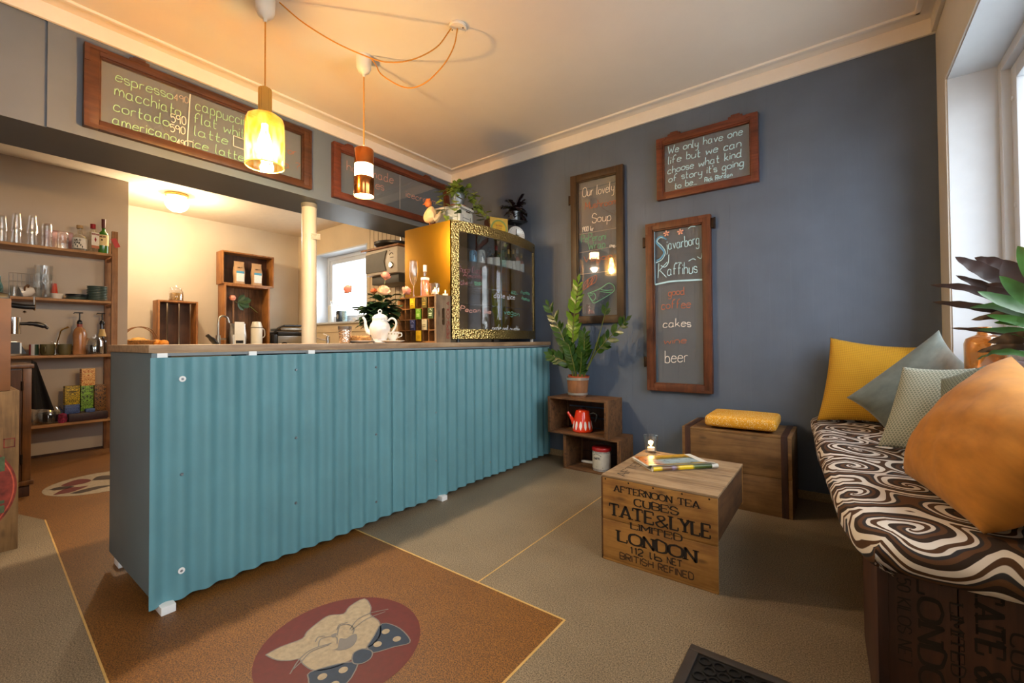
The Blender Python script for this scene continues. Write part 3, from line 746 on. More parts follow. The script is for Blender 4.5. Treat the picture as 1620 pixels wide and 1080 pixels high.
b = nb(); lathe(b, [(0, .41), (.010, .41), (.010, .40), (.029, .398), (.030, .392), (.030, .262), (0, .262)], n=60, flute=.05, nfl=15); obj('stem', b, m_brass, t)
b = nb(); pf = [(.028, .266), (.060, .262), (.082, .246), (.089, .222), (.090, .17), (.090, .08), (.088, .0)]
lathe(b, pf, n=48, flute=.006, nfl=9); lathe(b, [(q[0]-.004, q[1]) for q in pf], n=48, flute=.012, nfl=9)
obj('glass_shade', b, m_amber, t, ang=3)
b = nb(); lathe(b, [(.0865, .002), (.0895, .002), (.0895, -.002), (.0865, -.002), (.0865, .002)], n=48); obj('shade_rim', b, plain('glowing amber glass rim', 'f0c050', .2, var=0, emit=.8), t)  # emission paints in the bulb light caught by the rim
b = nb(); lathe(b, [(0, .262), (.016, .26), (.016, .215), (0, .215)], n=16); obj('bulb_holder', b, m_brass, t)
b = nb(); lathe(b, [(0, .075), (.022, .08), (.033, .105), (.030, .135), (.018, .175), (.014, .215)], n=20); o = obj('bulb', b, m_glowbulb, t)
lamp_light('amber_lamp_light', (-2.324, 1.012, 1.955), LP1, WARM, .03)
t = thing('pendant_lamp', 'pendant lamp of stacked copper cylinders with a glowing middle band', 'lamp', (-2.325, 1.592, 1.90), 0, 'pendant lamps over the counter')
b = nb(); lathe(b, cup_prof, n=28); obj('ceiling_cup', b, m_whiteplastic, t)
b = nb(); tube(b, [(0, 0, .75), (0, 0, .292)], .0036, 8); obj('cord', b, m_cord, t)
b = nb(); lathe(b, [(0, .318), (.006, .316), (.007, .29), (0, .29)], n=12); obj('cord_grip', b, m_whiteplastic, t)
b = nb(); lathe(b, [(0, .29), (.056, .288), (.058, .284), (.058, .192), (.0565, .192), (.0565, .282), (0, .286)], n=40); obj('upper_shade', b, m_copper, t)
b = nb(); lathe(b, [(.054, .195), (.054, .112), (.052, .112), (.052, .195), (.054, .195)], n=40); obj('glowing_band', b, m_glowband, t)
b = nb(); lathe(b, [(.0575, .115), (.0600, .113), (.0600, .002), (.0585, .0), (.0585, .111), (.0575, .115)], n=40); obj('lower_shade', b, m_copper, t)
b = nb(); cyl(b, (0, 0, 0), .0575, .010, .016, 36); obj('bottom_diffuser', b, m_glowband, t)
lamp_light('copper_lamp_light', (-2.325, 1.592, 1.893), LP2*.5, WARM, .03)
b = nb(); lathe(b, [(0, 0), (.048, 0), (.05, -.003), (.05, -.012), (.046, -.016), (0, -.017)], (-1.681, 1.754, ZC), 32)
t = tag(obj('ceiling_rose', b, m_whiteplastic), 'round white ceiling rose feeding both pendant lamp flexes', 'ceiling rose')
for q in (-.03, .03):
    b = nb(); lathe(b, [(0, -.019), (.004, -.018), (.004, -.014)], (-1.681+q, 1.754+q*.4, ZC), 8); obj('screw', b, m_iron, t)
b = nb(); tube(b, smooth_path([(-2.275, 1.06, 2.752), (-2.202, 1.147, 2.665), (-2.101, 1.264, 2.584), (-2.008, 1.373, 2.535), (-1.934, 1.459, 2.514), (-1.847, 1.56, 2.542), (-1.758, 1.664, 2.631), (-1.705, 1.728, 2.752)], 6), .0036, 8)
tag(obj('lamp_flex', b, m_cord), 'longer orange fabric flex sagging from ceiling rose to the amber glass lamp', 'cord')
b = nb(); tube(b, smooth_path([(-2.276, 1.606, 2.75), (-2.24, 1.616, 2.70), (-2.19, 1.629, 2.62), (-2.032, 1.668, 2.508), (-1.902, 1.70, 2.497), (-1.778, 1.73, 2.566), (-1.705, 1.746, 2.655), (-1.68, 1.752, 2.752)], 6), .0036, 8)
tag(obj('lamp_flex', b, m_cord), 'shorter orange fabric flex sagging from ceiling rose to the copper lamp', 'cord')
t = thing('globe_light', 'small opal globe light on the kitchen ceiling', 'lamp', (-5.755, 1.597, ZK))
b = nb(); lathe(b, [(0, 0), (.10, 0), (.105, -.012), (.10, -.03), (.085, -.032), (0, -.032)], n=32); obj('base', b, m_brass, t)
b = nb(); lathe(b, [(.082, -.03), (.10, -.055), (.108, -.09), (.104, -.125), (.085, -.16), (.05, -.185), (0, -.195)], n=32); obj('globe', b, m_globe, t)
lamp_light('globe_lamp_light', (-5.755, 1.597, ZK-.26), KG*.5, (1, .80, .54), .06)
# ---------------------------------------------------------------- brass display cabinet on the worktop
WT = .9965
m_gold = plain('smooth gold sheet', 'b58522', .38, 1, var=.06, vs=3, bump=.08, bs=160)
m_hamm = hammered('hammered brass', 'b89c60', .28, 75, 1.0)
m_vitback = plain('brown cabinet back panel', '806a54', .5, var=.15, vs=4)
vx0, vx1, vy0, vy1, vz0, vz1 = -2.70, -2.19, 2.215, 3.275, 1.022, 1.872
vt = thing('display_cabinet', 'large brass display cabinet with bowed glass front standing on the worktop', 'cabinet', (vx0, vy0, WT))
VW, VD, VH, VB = vy1-vy0, vx1-vx0, vz1-WT, .085
def bow(y): u = 2*y/VW-1; return VD+VB*(1-u*u)
def fr(b, y0, y1, z0, z1, inset, th, n=20, mi=0):
    g = []
    for i in range(n+1):
        y = y0+(y1-y0)*i/n; x = bow(y)-inset
        g.append([b.verts.new((x, y, z0)), b.verts.new((x, y, z1)), b.verts.new((x-th, y, z1)), b.verts.new((x-th, y, z0))])
    for A, B in zip(g, g[1:]):
        for k in range(4): f = b.faces.new((A[k], B[k], B[(k+1) % 4], A[(k+1) % 4])); f.material_index = mi
    b.faces.new(g[0]); b.faces.new(g[-1][::-1])
zb = vz0-WT
b = nb(); box(b, .0, VD, 0, .016, zb, VH, .002); obj('side_panel', b, m_gold, vt)
b = nb(); box(b, .0, VD, VW-.016, VW, zb, VH, .002); obj('side_panel', b, m_gold, vt)
b = nb(); box(b, .0, .014, .016, VW-.016, zb, VH); obj('back_panel', b, m_vitback, vt)
def slab(b, z0, z1, inset):
    n = 20; F = [(bow(.016+(VW-.032)*i/n)-inset, .016+(VW-.032)*i/n) for i in range(n+1)]
    prism(b, [(.014, .016)]+F+[(.014, VW-.016)], z0, z1)
b = nb(); slab(b, VH-.02, VH-.002, .012); obj('top_panel', b, plain('dark cabinet lid', '2a2622', .5, var=.1), vt)
b = nb(); slab(b, zb, zb+.02, .02); obj('bottom_panel', b, m_vitback, vt)
b = nb(); fr(b, 0, VW, VH-.075, VH+.002, 0, .016); fr(b, 0, VW, zb, zb+.07, 0, .016)
for a, c in ((0, .058), (VW-.035, VW)): fr(b, a, c, zb+.07, VH-.075, 0, .016, 3)
obj('front_frame', b, m_hamm, vt)
for y, z in ((.03, VH-.03), (.03, zb+.03), (.09, zb+.025), (VW-.03, VH-.03)):
    b = nb(); lathe(b, [(0, .003), (.006, .002), (.007, 0)], n=10, M=Matrix.Translation((bow(y), y, z)) @ Matrix.Rotation(PI/2, 4, 'Y')); obj('screw', b, m_iron, vt)
for y in (.06, VW-.06):
    for x in (.06, VD-.0):
        b = nb(); cyl(b, (x, y, 0), .014, 0, zb, 12); obj('foot', b, m_black if x < .1 or y < .5 else m_whiteplastic, vt)
b = nb(); fr(b, .05, VW-.03, zb+.062, VH-.068, .007, .004, 24); obj('curved_glass', b, m_vitglass, vt)
b = nb(); fr(b, .48, .486, zb+.07, VH-.075, .012, .01, 1); obj('glass_joint', b, m_steel, vt)
for z in (1.600, 1.405, 1.275):
    b = nb(); slab(b, z-WT, z-WT+.006, .05); obj('glass_shelf', b, m_glass, vt)
def vtxt(b, pts, w, mi):
    P = [Vector((p[0]-vy0, p[1]-WT)) for p in pts]; A = []; B = []
    for i in range(len(P)):
        d = P[min(i+1, len(P)-1)]-P[max(i-1, 0)]
        d = d.normalized() if d.length > 1e-9 else Vector((1, 0)); n = Vector((-d.y, d.x))*w/2
        for L_, q in ((A, P[i]+n), (B, P[i]-n)): L_.append(b.verts.new((bow(q.x)-.0062, q.x, q.y)))
    for i in range(len(P)-1): b.faces.new((A[i], B[i], B[i+1], A[i+1]))
for (s, a, z, c, e, h, m) in [('Choco Coco',2.261,1.505,2.47,1.512,.045,m_chalkr),('Almonds',2.31,1.470,2.48,1.473,.036,m_chalkr),('Cake',2.261,1.413,2.345,1.418,.040,m_chalkr),('1200.-',2.401,1.422,2.486,1.425,.022,m_chalkg2),('Pecan pie',2.285,1.222,2.565,1.216,.034,m_chalkp),
        ('date slice',2.597,1.342,2.865,1.342,.042,m_chalkw),('600.-',2.814,1.385,2.908,1.383,.026,m_chalkg2),('chocolate',2.962,1.403,3.142,1.407,.030,m_chalkg2),('cheesecake',2.979,1.357,3.141,1.351,.030,m_chalkg2),('vegan',2.713,1.221,2.933,1.211,.042,m_chalkg2),('apple and crumble',2.577,1.089,2.933,1.084,.042,m_chalkw)]:
    b = nb(); lettering(b, s, a, z, c, e, h, .0036, 0, slant=.08, jit=.002, fn=vtxt); obj('chalk_text', b, m, vt, smooth=False, recalc=False)
# bottles and cans inside
def bottle_prof(r, h, neck=.3, nr=.36):
    s = h*(1-neck)
    return [(0, 0), (r*.92, 0), (r, .006), (r, s*.86), (r*.93, s*.93), (r*nr*1.15, s*1.06), (r*nr, s*1.12), (r*nr, h*.985), (r*nr*1.2, h*.985), (r*nr*1.2, h), (0, h)]
def wine(label, x, y, z, r, h, mg, mcap, mlab, lz=(.22, .58), name='wine_bottle', cat='bottle', grp=None, neck=.34, clear=False, liq=None):
    t = thing(name, label, cat, (x, y, z), 0, grp)
    p = bottle_prof(r, h, neck); b = nb(); lathe(b, p, n=20); obj('bottle_body', b, mg, t)
    if liq:
        b = nb(); lathe(b, [(0, .004), (r*.9, .004), (r*.9, h*(1-neck)*.84), (r*.5, h*(1-neck)), (0, h*(1-neck))], n=18); obj('liquid', b, liq, t)
    b = nb(); rr = r*.36*1.22; lathe(b, [(rr*.96, h*.80), (rr, h*.985), (rr, h+.001), (0, h+.002)], n=16); obj('capsule', b, mcap, t)
    b = nb(); lathe(b, [(r+.0006, h*lz[0]), (r+.0006, h*lz[1])], n=20); obj('paper_label', b, mlab, t)
    return t
m_dkg = plain('dark green bottle glass', '10170d', .08, var=0, coat=.3); m_olg = plain('olive bottle glass', '3c4420', .1, var=0, coat=.3)
m_lab = plain('off white paper label', 'd9d6cc', .7, var=.06, vs=60); m_labt = plain('teal edged paper label', '9fc0b4', .7, var=.25, vs=40)
m_capr = plain('red foil capsule', '8c1c24', .35, .4, var=.05); m_capb = plain('black foil capsule', '1a1618', .4, var=0); m_capg = plain('gold foil capsule', 'c09a48', .3, .9, var=.05); m_capw = plain('white foil capsule', 'd8d4cc', .4, var=0)
m_roseliq = plain('pale rose wine', 'c97a58', .1, var=0)
SH = 1.6065
for lab, y, r, h, mg, mc, ml in [('dark red wine bottle with black and gold neck, first in the cabinet row',2.765,.027,.172,m_dkg,m_capb,m_lab),('dark wine bottle with a bright red foil top in the cabinet',2.852,.031,.200,m_dkg,m_capr,m_lab),
        ('slim wine bottle with teal edged label in the cabinet',2.945,.029,.180,m_olg,m_capb,m_labt),('olive green wine bottle with gold foil top in the cabinet',3.026,.030,.198,m_olg,m_capg,m_lab),('dark bottle with long gold foil neck in the cabinet',3.098,.025,.212,m_dkg,m_capg,m_lab),
        ('pink wine bottle with white foil top in the cabinet',3.162,.027,.235,m_glass,m_capw,m_lab),('small clear gold topped bottle, last in the cabinet row',3.226,.025,.195,m_glass,m_capg,m_lab)]:
    wine(lab, -2.30+.02*(3.0-y), y, SH, r, h, mg, mc, ml, (.12, .50), grp=None, liq=m_roseliq if mg is m_glass else None)
for lab, y, r, h, c in [('light blue drink can on the top glass shelf of the cabinet',2.575,.030,.115,'6fa6c8'),('white drink can with dark drawing on the top glass shelf',2.672,.034,.135,'d8d6d0')]:
    b = nb(); lathe(b, [(0, 0), (r*.8, 0), (r, .008), (r, h-.012), (r*.82, h), (r*.78, h-.003), (0, h-.003)], (-2.31, y, SH), 20, 0)
    o = tag(obj('drink_can', b, plain('can '+c, c, .35, .2, var=.12, vs=18)), lab, 'can')
    b = nb()
    for k in range(5): disc_pts = [( (r+.0006)*math.cos(a), (r+.0006)*math.sin(a)) for a in (-.9+.25*k, -.72+.25*k)]; zz = .04+.012*((k*7) % 4); b.faces.new([b.verts.new((-2.31+p[0], y+p[1], SH+q)) for p, q in ((disc_pts[0], zz), (disc_pts[1], zz), (disc_pts[1], zz+.045), (disc_pts[0], zz+.045))])
    obj('can_print', b, plain('can print '+c, '28323c', .5, var=0), o)
def cakeplate(x, y, z, r, lab, mcake, hc, tin=False):
    t = thing('cake_plate', lab, 'cake', (x, y, z))
    b = nb(); lathe(b, [(0, 0), (r*.7, 0), (r, .012), (r, .016), (r*.68, .005), (0, .005)] if not tin else [(0, 0), (r*.86, 0), (r, .03), (r*.98, .03), (r*.84, .004), (0, .004)], n=30); obj('plate' if not tin else 'baking_tin', b, m_porcelain if not tin else m_zinc, t)
    b = nb(); n = 30; lathe(b, [(r*.78, .006), (r*.80, hc*.8), (r*.7, hc), (r*.3, hc*.95), (0, hc)], n=n)
    for v in b.verts: v.co.z += rnd.uniform(-.004, .004) if v.co.z > .01 else 0
    obj('cake', b, mcake, t)
cakeplate(-2.40, 2.83, 1.411, .13, 'pale date slices on a plate on the middle glass shelf of the cabinet', plain('pale date slice', 'c9b490', .8, var=.25, vs=50, bump=.4), .030)
cakeplate(-2.38, 2.84, 1.281-.16, .13, 'apple crumble in a metal tin at the bottom of the cabinet', plain('apple crumble', 'a9864e', .85, var=.3, vs=70, bump=.5), .036, True) if False else cakeplate(-2.38, 2.84, vz0+.021, .13, 'apple crumble in a metal tin at the bottom of the cabinet', plain('apple crumble', 'a9864e', .85, var=.3, vs=70, bump=.5), .042, True)
cakeplate(-2.38, 2.47, vz0+.021, .12, 'brown nut pie on a white plate at the bottom left of the cabinet', plain('brown nut pie', '7a4a22', .8, var=.35, vs=60, bump=.5), .04)

# things on the display cabinet
VT = vz1+.001
m_bird = plain('cream painted bird', 'd6b483', .6, var=.12, vs=25); m_birdh = plain('orange bird head', 'b4622c', .6, var=.2, vs=30)
t = thing('bird_figurine', 'cream bird figurine with orange head and red legs on the brass cabinet', 'figurine', (-2.50, 2.30, VT-.003), math.radians(205))
b = nb()
sheet(b, lambda u, v: Vector((.052*math.cos(2*PI*u)*math.sin(PI*v)*(1+.3*math.cos(PI*v))-.035*math.cos(PI*v)*0+.02*(1-v)-.01, .045*math.sin(2*PI*u)*math.sin(PI*v)*(1+.25*math.cos(PI*v)), .045+.13*(1-math.cos(PI*v))/2)), 18, 12)
bmesh.ops.remove_doubles(b, verts=b.verts, dist=.0005); obj('body', b, m_bird, t, ang=2)
b = nb(); lathe(b, [(0, -.03), (.018, -.026), (.027, -.01), (.028, .006), (.02, .022), (0, .029)], (.018, 0, .198), 16)
lathe(b, [(.008, 0), (.0, .028)], n=8, M=Matrix.Translation((.04, 0, .198)) @ Matrix.Rotation(PI/2+.15, 4, 'Y'))
for q in (-.012, 0, .012): lathe(b, [(.006, 0), (.007, .01), (0, .02)], (.018+q, 0, .222), 8)
obj('head', b, m_birdh, t)
b = nb(); tube(b, smooth_path([(-.03, 0, .07), (-.065, 0, .10), (-.085, 0, .135)], 4), [.028, .022, .014, .006], 8); obj('tail', b, m_bird, t)
for s in (-1, 1):
    b = nb(); sheet(b, lambda u, v: Vector((-.045+.075*u, s*(.042+.008*math.sin(PI*u)), .075+.06*v*math.sin(PI*(u*.8+.15)))), 8, 6); obj('wing', b, m_bird, t)
    b = nb(); tube(b, [(0, s*.016, .055), (0, s*.018, .004), (.018, s*.018, .002)], .0035, 6); obj('leg', b, m_birdh, t)
m_boxp = plain('chipped cream enamel', 'd8d3c6', .4, var=.08, vs=8)
t = thing('storage_tin', 'white enamel bread tin with navy outlines under the ivy pot', 'tin', (-2.44, 2.50, VT-.003), math.radians(9))
b = nb(); box(b, -.12, .12, -.095, .095, 0, .165, .012); obj('body', b, m_boxp, t)
b = nb(); box(b, -.124, .124, -.099, .099, .166, .190, .010); obj('lid', b, m_boxp, t)
m_navy = plain('navy enamel line', '2a3444', .4, var=0)
b = nb(); xo = .1206
for p, q in (((-.08, .015), (.08, .015)), ((.08, .015), (.08, .155)), ((.08, .155), (-.08, .155)), ((-.08, .155), (-.08, .015))):
    y0_, y1_ = sorted((p[0], q[0])); z0_, z1_ = sorted((p[1], q[1])); box(b, xo-.0005, xo+.0006, y0_-.0015, y1_+.0015, z0_-.0015, z1_+.0015)
for z in (.095, .07): box(b, xo-.0005, xo+.0006, -.055, .04, z-.002, z+.002)
for y in (-.06, .05): box(b, xo-.0005, xo+.0006, y-.002, y+.002, .05, .115)
box(b, .1236, .1246, -.099, .099, .163, .167); obj('enamel_lines', b, m_navy, t)
b = nb(); tube(b, [(.122, -.01, .15), (.136, -.01, .145), (.136, .02, .145), (.122, .02, .15)], .004, 6); obj('latch', b, m_iron, t)
# ivy in a metal pot with terracotta saucer
IX, IY, IZ = -2.44, 2.53, VT+.188
t = thing('potted_ivy', 'trailing ivy in an embossed zinc pot on the white enamel tin', 'plant', (IX, IY, IZ))
b = nb(); lathe(b, [(0, 0), (.066, 0), (.076, .026), (.072, .026), (.06, .006), (0, .006)], n=28); obj('saucer', b, m_terracotta, t)
b = nb(); lathe(b, [(0, .007), (.052, .007), (.055, .04), (.062, .10), (.066, .115), (.066, .122), (.06, .122), (.055, .10), (0, .10)], n=28); obj('pot', b, m_zinc, t)
b = nb(); lathe(b, [(.058, .104), (.03, .112), (0, .114)], n=20); obj('soil', b, m_soil, t)
def ivy_leaf(b, p, d, up, s, mi):
    d = d.normalized(); r_ = d.cross(up); r_ = r_.normalized() if r_.length > 1e-5 else Vector((1, 0, 0)); n = r_.cross(d)
    pts = [(0, 0), (.42, -.12), (.5, .22), (.28, .38), (.3, .72), (0, 1.0), (-.3, .72), (-.28, .38), (-.5, .22), (-.42, -.12)]
    c = b.verts.new(p+d*s*.35-n*s*.06); V = [b.verts.new(p+r_*q[0]*s+d*q[1]*s+n*s*.05*abs(q[0])) for q in pts]
    for i in range(len(V)): f = b.faces.new((c, V[i], V[(i+1) % len(V)])); f.material_index = mi
def vine(pts, nl, s, base):
    P = smooth_path(pts, 8); b = nb(); tube(b, P, .0018, 5, 0)
    for i in range(nl):
        k = int((base+(1-base)*i/max(1, nl-1))*(len(P)-1)); p = P[k]
        d = Vector((rnd.uniform(-1, 1), rnd.uniform(-1, 1), rnd.uniform(-.7, .4))); q = p+d.normalized()*.018
        tube(b, [p, q], .001, 4, 0); ivy_leaf(b, q, d, Vector((rnd.uniform(-.3, .6), rnd.uniform(-.6, .1), 1)), s*rnd.uniform(1.0, 1.6), rnd.choice((1, 1, 1, 2)))
    obj('vine', b, [m_stem, m_ivy, m_ivyd], t, smooth=False, recalc=False)
for pts, nl, s in [([(0, 0, .11), (-.01, -.05, .16), (-.02, -.11, .14), (.0, -.15, .06), (.03, -.17, -.03), (.05, -.175, -.08)], 15, .045),
        ([(.02, -.01, .11), (.06, -.08, .15), (.10, -.13, .10), (.14, -.155, .0), (.155, -.16, -.09), (.16, -.155, -.17), (.17, -.13, -.235)], 17, .042),
        ([(0, .02, .11), (.02, .06, .17), (.05, .12, .14), (.08, .17, .05), (.10, .19, -.02)], 18, .040), ([(.03, .02, .11), (.07, .06, .15), (.11, .11, .08), (.13, .14, .0), (.15, .16, -.07)], 16, .038),
        ([(.03, .03, .11), (.09, .08, .12), (.15, .14, .02), (.19, .20, -.12), (.22, .25, -.185), (.285, .29, -.25)], 10, .032),
        ([(0, 0, .11), (.01, .01, .19), (.0, .03, .225)], 7, .045), ([(0, 0, .11), (-.04, .02, .17), (-.08, .05, .17)], 9, .045), ([(.02, -.02, .11), (.05, -.03, .17), (.08, -.05, .18)], 10, .045), ([(.0, .03, .11), (.04, .05, .16), (.06, .08, .18)], 9, .042), ([(0, 0, .11), (.03, -.05, .14), (.07, -.09, .15)], 9, .042)]: vine(pts, nl, s, .18)
# yellow round-fronted tin
t = thing('biscuit_tin', 'yellow tin with a round green ringed emblem beside the kitchen scale', 'tin', (-2.36, 2.925, VT-.003), math.radians(-24))
b = nb(); box(b, -.06, .06, -.085, .085, 0, .185, .012); obj('body', b, plain('worn yellow tin side', '6e3a1c', .45, var=.3, vs=20), t)
b = nb(); box(b, .055, .063, -.086, .086, .0, .187, .004); obj('front', b, plain('worn yellow cream tin front', 'd9b04a', .45, var=.15, vs=16), t)
def discx(b, r0, r1, x, zc, n=36):
    A = [b.verts.new((x, r0*math.cos(2*PI*i/n), zc+r0*math.sin(2*PI*i/n))) for i in range(n)]
    if r1 <= 0: b.faces.new(A); return
    B = [b.verts.new((x, r1*math.cos(2*PI*i/n), zc+r1*math.sin(2*PI*i/n))) for i in range(n)]
    for i in range(n): b.faces.new((A[i], A[(i+1) % n], B[(i+1) % n], B[i]))
b = nb(); discx(b, .078, .064, .0636, .092); obj('emblem_ring', b, plain('grey green emblem ring', '8a9a4a', .5, var=.1), t, smooth=False)
b = nb(); discx(b, .064, 0, .0638, .092); obj('emblem', b, plain('deep yellow emblem', 'd8a814', .5, var=.12, vs=30), t, smooth=False)
b = nb()
for k in range(5): box(b, .0636, .0644, -.03+.013*k, -.022+.013*k, .112, .126)
for k in range(4): box(b, .0636, .0644, -.025+.013*k, -.017+.013*k, .092, .100)
obj('emblem_lettering', b, plain('orange emblem letters', 'a85a1a', .5, var=0), t, smooth=False)
# kitchen scale with purple plant
t = thing('kitchen_scale', 'old kitchen scale with white round dial at the end of the cabinet', 'scale', (-2.33, 3.17, VT-.003), math.radians(-28))
b = nb(); box(b, -.05, .03, -.05, .05, 0, .02, .004); box(b, -.03, .012, -.045, .045, .02, .155, .01); cyl(b, (-.01, 0, 0), .008, .155, .205, 10); obj('body', b, m_black, t)
b = nb(); Mx = Matrix.Translation((.013, 0, .085)) @ Matrix.Rotation(PI/2, 4, 'Y'); lathe(b, [(0, 0), (.084, 0), (.086, .008), (.082, .013), (.078, .010), (0, .010)], n=40, M=Mx); obj('dial', b, m_porcelain, t)
b = nb(); box(b, .0235, .0255, -.003, .003, .04, .145); box(b, .0235, .0255, -.028, .028, .082, .088); discx(b, .012, 0, .0258, .085, 16)
for k in range(24):
    a = 2*PI*k/24; box(b, .0232, .0238, -.0012, .0012, .066, .074, M=Matrix.Translation((0, 0, .085)) @ Matrix.Rotation(a, 4, 'X'))
obj('pointer', b, m_black, t, smooth=False)
b = nb(); box(b, -.085, .085, -.085, .085, .205, .213, .003); box(b, -.05, .05, -.05, .05, .198, .206); obj('weighing_plate', b, m_black, t)
PX, PY, PZ = -2.335, 3.172, VT+.2105
t = thing('potted_houseplant', 'purple leaved plant in a grey tin pot on the scale plate', 'plant', (PX, PY, PZ))
b = nb(); lathe(b, [(0, 0), (.044, 0), (.05, .085), (.052, .09), (.047, .09), (.044, .07), (0, .07)], n=24); obj('pot', b, m_zinc, t)
b = nb(); lathe(b, [(.046, .074), (0, .08)], n=16); obj('soil', b, m_soil, t)
for k in range(17):
    a = k*2.4; L_ = .10+.05*((k*37) % 5)/5; hz = .05+.05*((k*17) % 4)/4
    end = Vector((math.cos(a)*L_*.8, math.sin(a)*L_*.8, .09+hz-.06*(k % 3)))
    if k == 0: end = Vector((.02, .075, .26))
    if k == 4: end = Vector((.04, .085, .21))
    P = smooth_path([(0, 0, .075), end*.45+Vector((0, 0, .07)), end], 6); b = nb(); tube(b, P, .002, 5, 0)
    for i in range(3, len(P)-1, 2 if k else 1):
        for s in (-1, 1):
            d = (P[i+1]-P[i]).normalized(); sd = d.cross(Vector((0, 0, 1)))
            if sd.length < .1: sd = Vector((1, 0, 0))
            sd = sd.normalized()*s; p = P[i]; L2 = rnd.uniform(.045, .07)
            leaf(b, [p, p+(sd*.7+d*.5)*L2*.5+Vector((0, 0, .004)), p+(sd*.7+d*.6)*L2-Vector((0, 0, .008))], L2*.62, mi=1)
    obj('stem', b, [m_stem, m_purple], t, smooth=False, recalc=False)

# ---------------------------------------------------------------- pigeonhole crate and the things on it
cx0, cx1, cy0, cy1, ch = -2.46, -2.075, 1.955, 2.085, .312
t = thing('pigeonhole_crate', 'divided wooden bottle crate on its side holding tea bags beside the brass cabinet', 'crate', (cx0, cy0, WT))
w_, d_ = cx1-cx0, cy1-cy0
m_crend = wood('worn grey brown crate end', '8a6f52', '5d4632', '9b8060', 'z', 1.2, .7, .35)
m_pig = wood('brown divider wood', '8a5a2a', '5d3916', '9c6a34', 'x', 1.3, .6, .2, False)
# end plate with an oval hand slot
b = nb(); n = 20; oval = [(d_/2+.012*math.cos(2*PI*i/n), ch*.55+(.045 if math.sin(2*PI*i/n) > 0 else -.045)+.012*math.sin(2*PI*i/n)) for i in range(n)]
for x in (w_, w_-.016):
    O_ = [b.verts.new((x, 0, 0)), b.verts.new((x, d_, 0)), b.verts.new((x, d_, ch)), b.verts.new((x, 0, ch))]
    I_ = [b.verts.new((x, p[0], p[1])) for p in oval]
    q = n//4
    for k, (c, s) in enumerate(((2, 0), (3, q), (0, 2*q), (1, 3*q))):
        for i in range(s, s+q): b.faces.new((O_[c], I_[i], I_[(i+1) % n]))
        b.faces.new((O_[c], I_[(s+q) % n], O_[(c+1) % 4]))
    if x == w_: keep = (O_, I_)
O0, I0 = keep
for A, B in ((O0, O_), (I0, I_)):
    for i in range(len(A)): b.faces.new((A[i], A[(i+1) % len(A)], B[(i+1) % len(A)], B[i]))
ce = obj('end_board', b, m_crend, t, smooth=False)
b = nb()
def vert_letters(b, txt, y, z0, z1, hh, w):
    bb = nb(); lettering(bb, txt, 0, 0, z1-z0, 0, hh, w, 0)
    for f in bb.faces:
        b.faces.new([b.verts.new((w_+.0006, y-v.co.z, z0+v.co.x)) for v in f.verts])
    bb.free()
vert_letters(b, 'PEPSI-COLA', d_-.012, .03, ch-.04, .024, .006); obj('stencil_lettering', b, plain('faded red stencil', '8c3e2c', .8, var=.2), t, smooth=False, recalc=False)
b = nb(); box(b, 0, .016, 0, d_, 0, ch, .001); obj('end_board', b, m_pig, t)
b = nb(); box(b, .016, w_-.016, 0, d_, 0, .010); obj('lower_board', b, m_pig, t)
b = nb(); box(b, .016, w_-.016, 0, d_, ch-.010, ch); obj('upper_board', b, m_pig, t)
b = nb(); box(b, .016, w_-.016, d_-.008, d_, .010, ch-.010); obj('base_board', b, m_pig, t)
b = nb()
for i in range(1, 6): x = .016+(w_-.032)*i/6; box(b, x-.003, x+.003, .003, d_-.008, .010, ch-.010)
for i in range(1, 4): z = .010+(ch-.020)*i/4; box(b, .016, w_-.016, .002, d_-.008, z-.003, z+.003)
obj('divider_grid', b, m_pig, t)
def cell(i, j): return cx0+.016+(w_-.032)*(i+.5)/6, WT+.010+(ch-.020)*(j+.5)/4
def teabag(i, j, col, lab, ink, dz=0):
    x, z = cell(i, j); t2 = thing('tea_packet', lab, 'tea packet', (x, cy0-.0062, z-.036+dz), 0, None)
    b = nb(); box(b, -.024, .024, -.004, .004, 0, .070, .0015); obj('sachet', b, plain('paper sachet '+col, col, .6, var=.08, vs=60), t2)
    b = nb(); tube(b, [(-.014, -.0046, .05), (0, -.0046, .066), (.014, -.0046, .05)], .0012, 4)
    for q in (.034, .022): box(b, -.014, .014, -.0046, -.0042, q-.003, q+.003)
    obj('sachet_print', b, plain('sachet ink '+col, ink, .6, var=0), t2)
for a in [(2, 3, 'e0b010', 'yellow tea sachet in the top row of the pigeonhole crate', 'a87a00'), (4, 3, '5a4a14', 'dark olive tea sachet in the top row of the crate', 'b08a2c'), (3, 2, '6a9a1e', 'bright green tea sachet in the second row of the crate', 'c8dc8c'), (5, 2, '3c4a20', 'dark green tea sachet in the second row near the crate handle', 'c8c8a0'),
          (2, 1, '3a3f66', 'navy blue tea sachet in the third row of the crate', 'b0b4d8'), (4, 1, 'a89a78', 'beige tea sachet in the third row of the crate', '6a5c3c'), (3, 0, 'e6b414', 'yellow tea sachet in the bottom row of the crate', 'b88a00')]: teabag(*a)
b = nb()
CT = WT+ch
t = thing('champagne_flute', 'empty champagne flute on the pigeonhole crate', 'glass', (-2.345, 2.0, CT))
b = nb(); lathe(b, [(0, 0), (.033, .001), (.030, .004), (.005, .008), (.004, .05), (.005, .085), (.018, .105), (.029, .15), (.030, .19), (.026, .255), (.0245, .255), (.028, .19), (.027, .15), (.016, .11), (0, .095)], n=28); obj('glass_bowl', b, m_glass, t)
wine('pink rose wine bottle with white cap on the pigeonhole crate', -2.235, 2.005, CT, .028, .212, m_glass, m_capw, m_lab, (.52, .60), liq=m_roseliq, neck=.42)
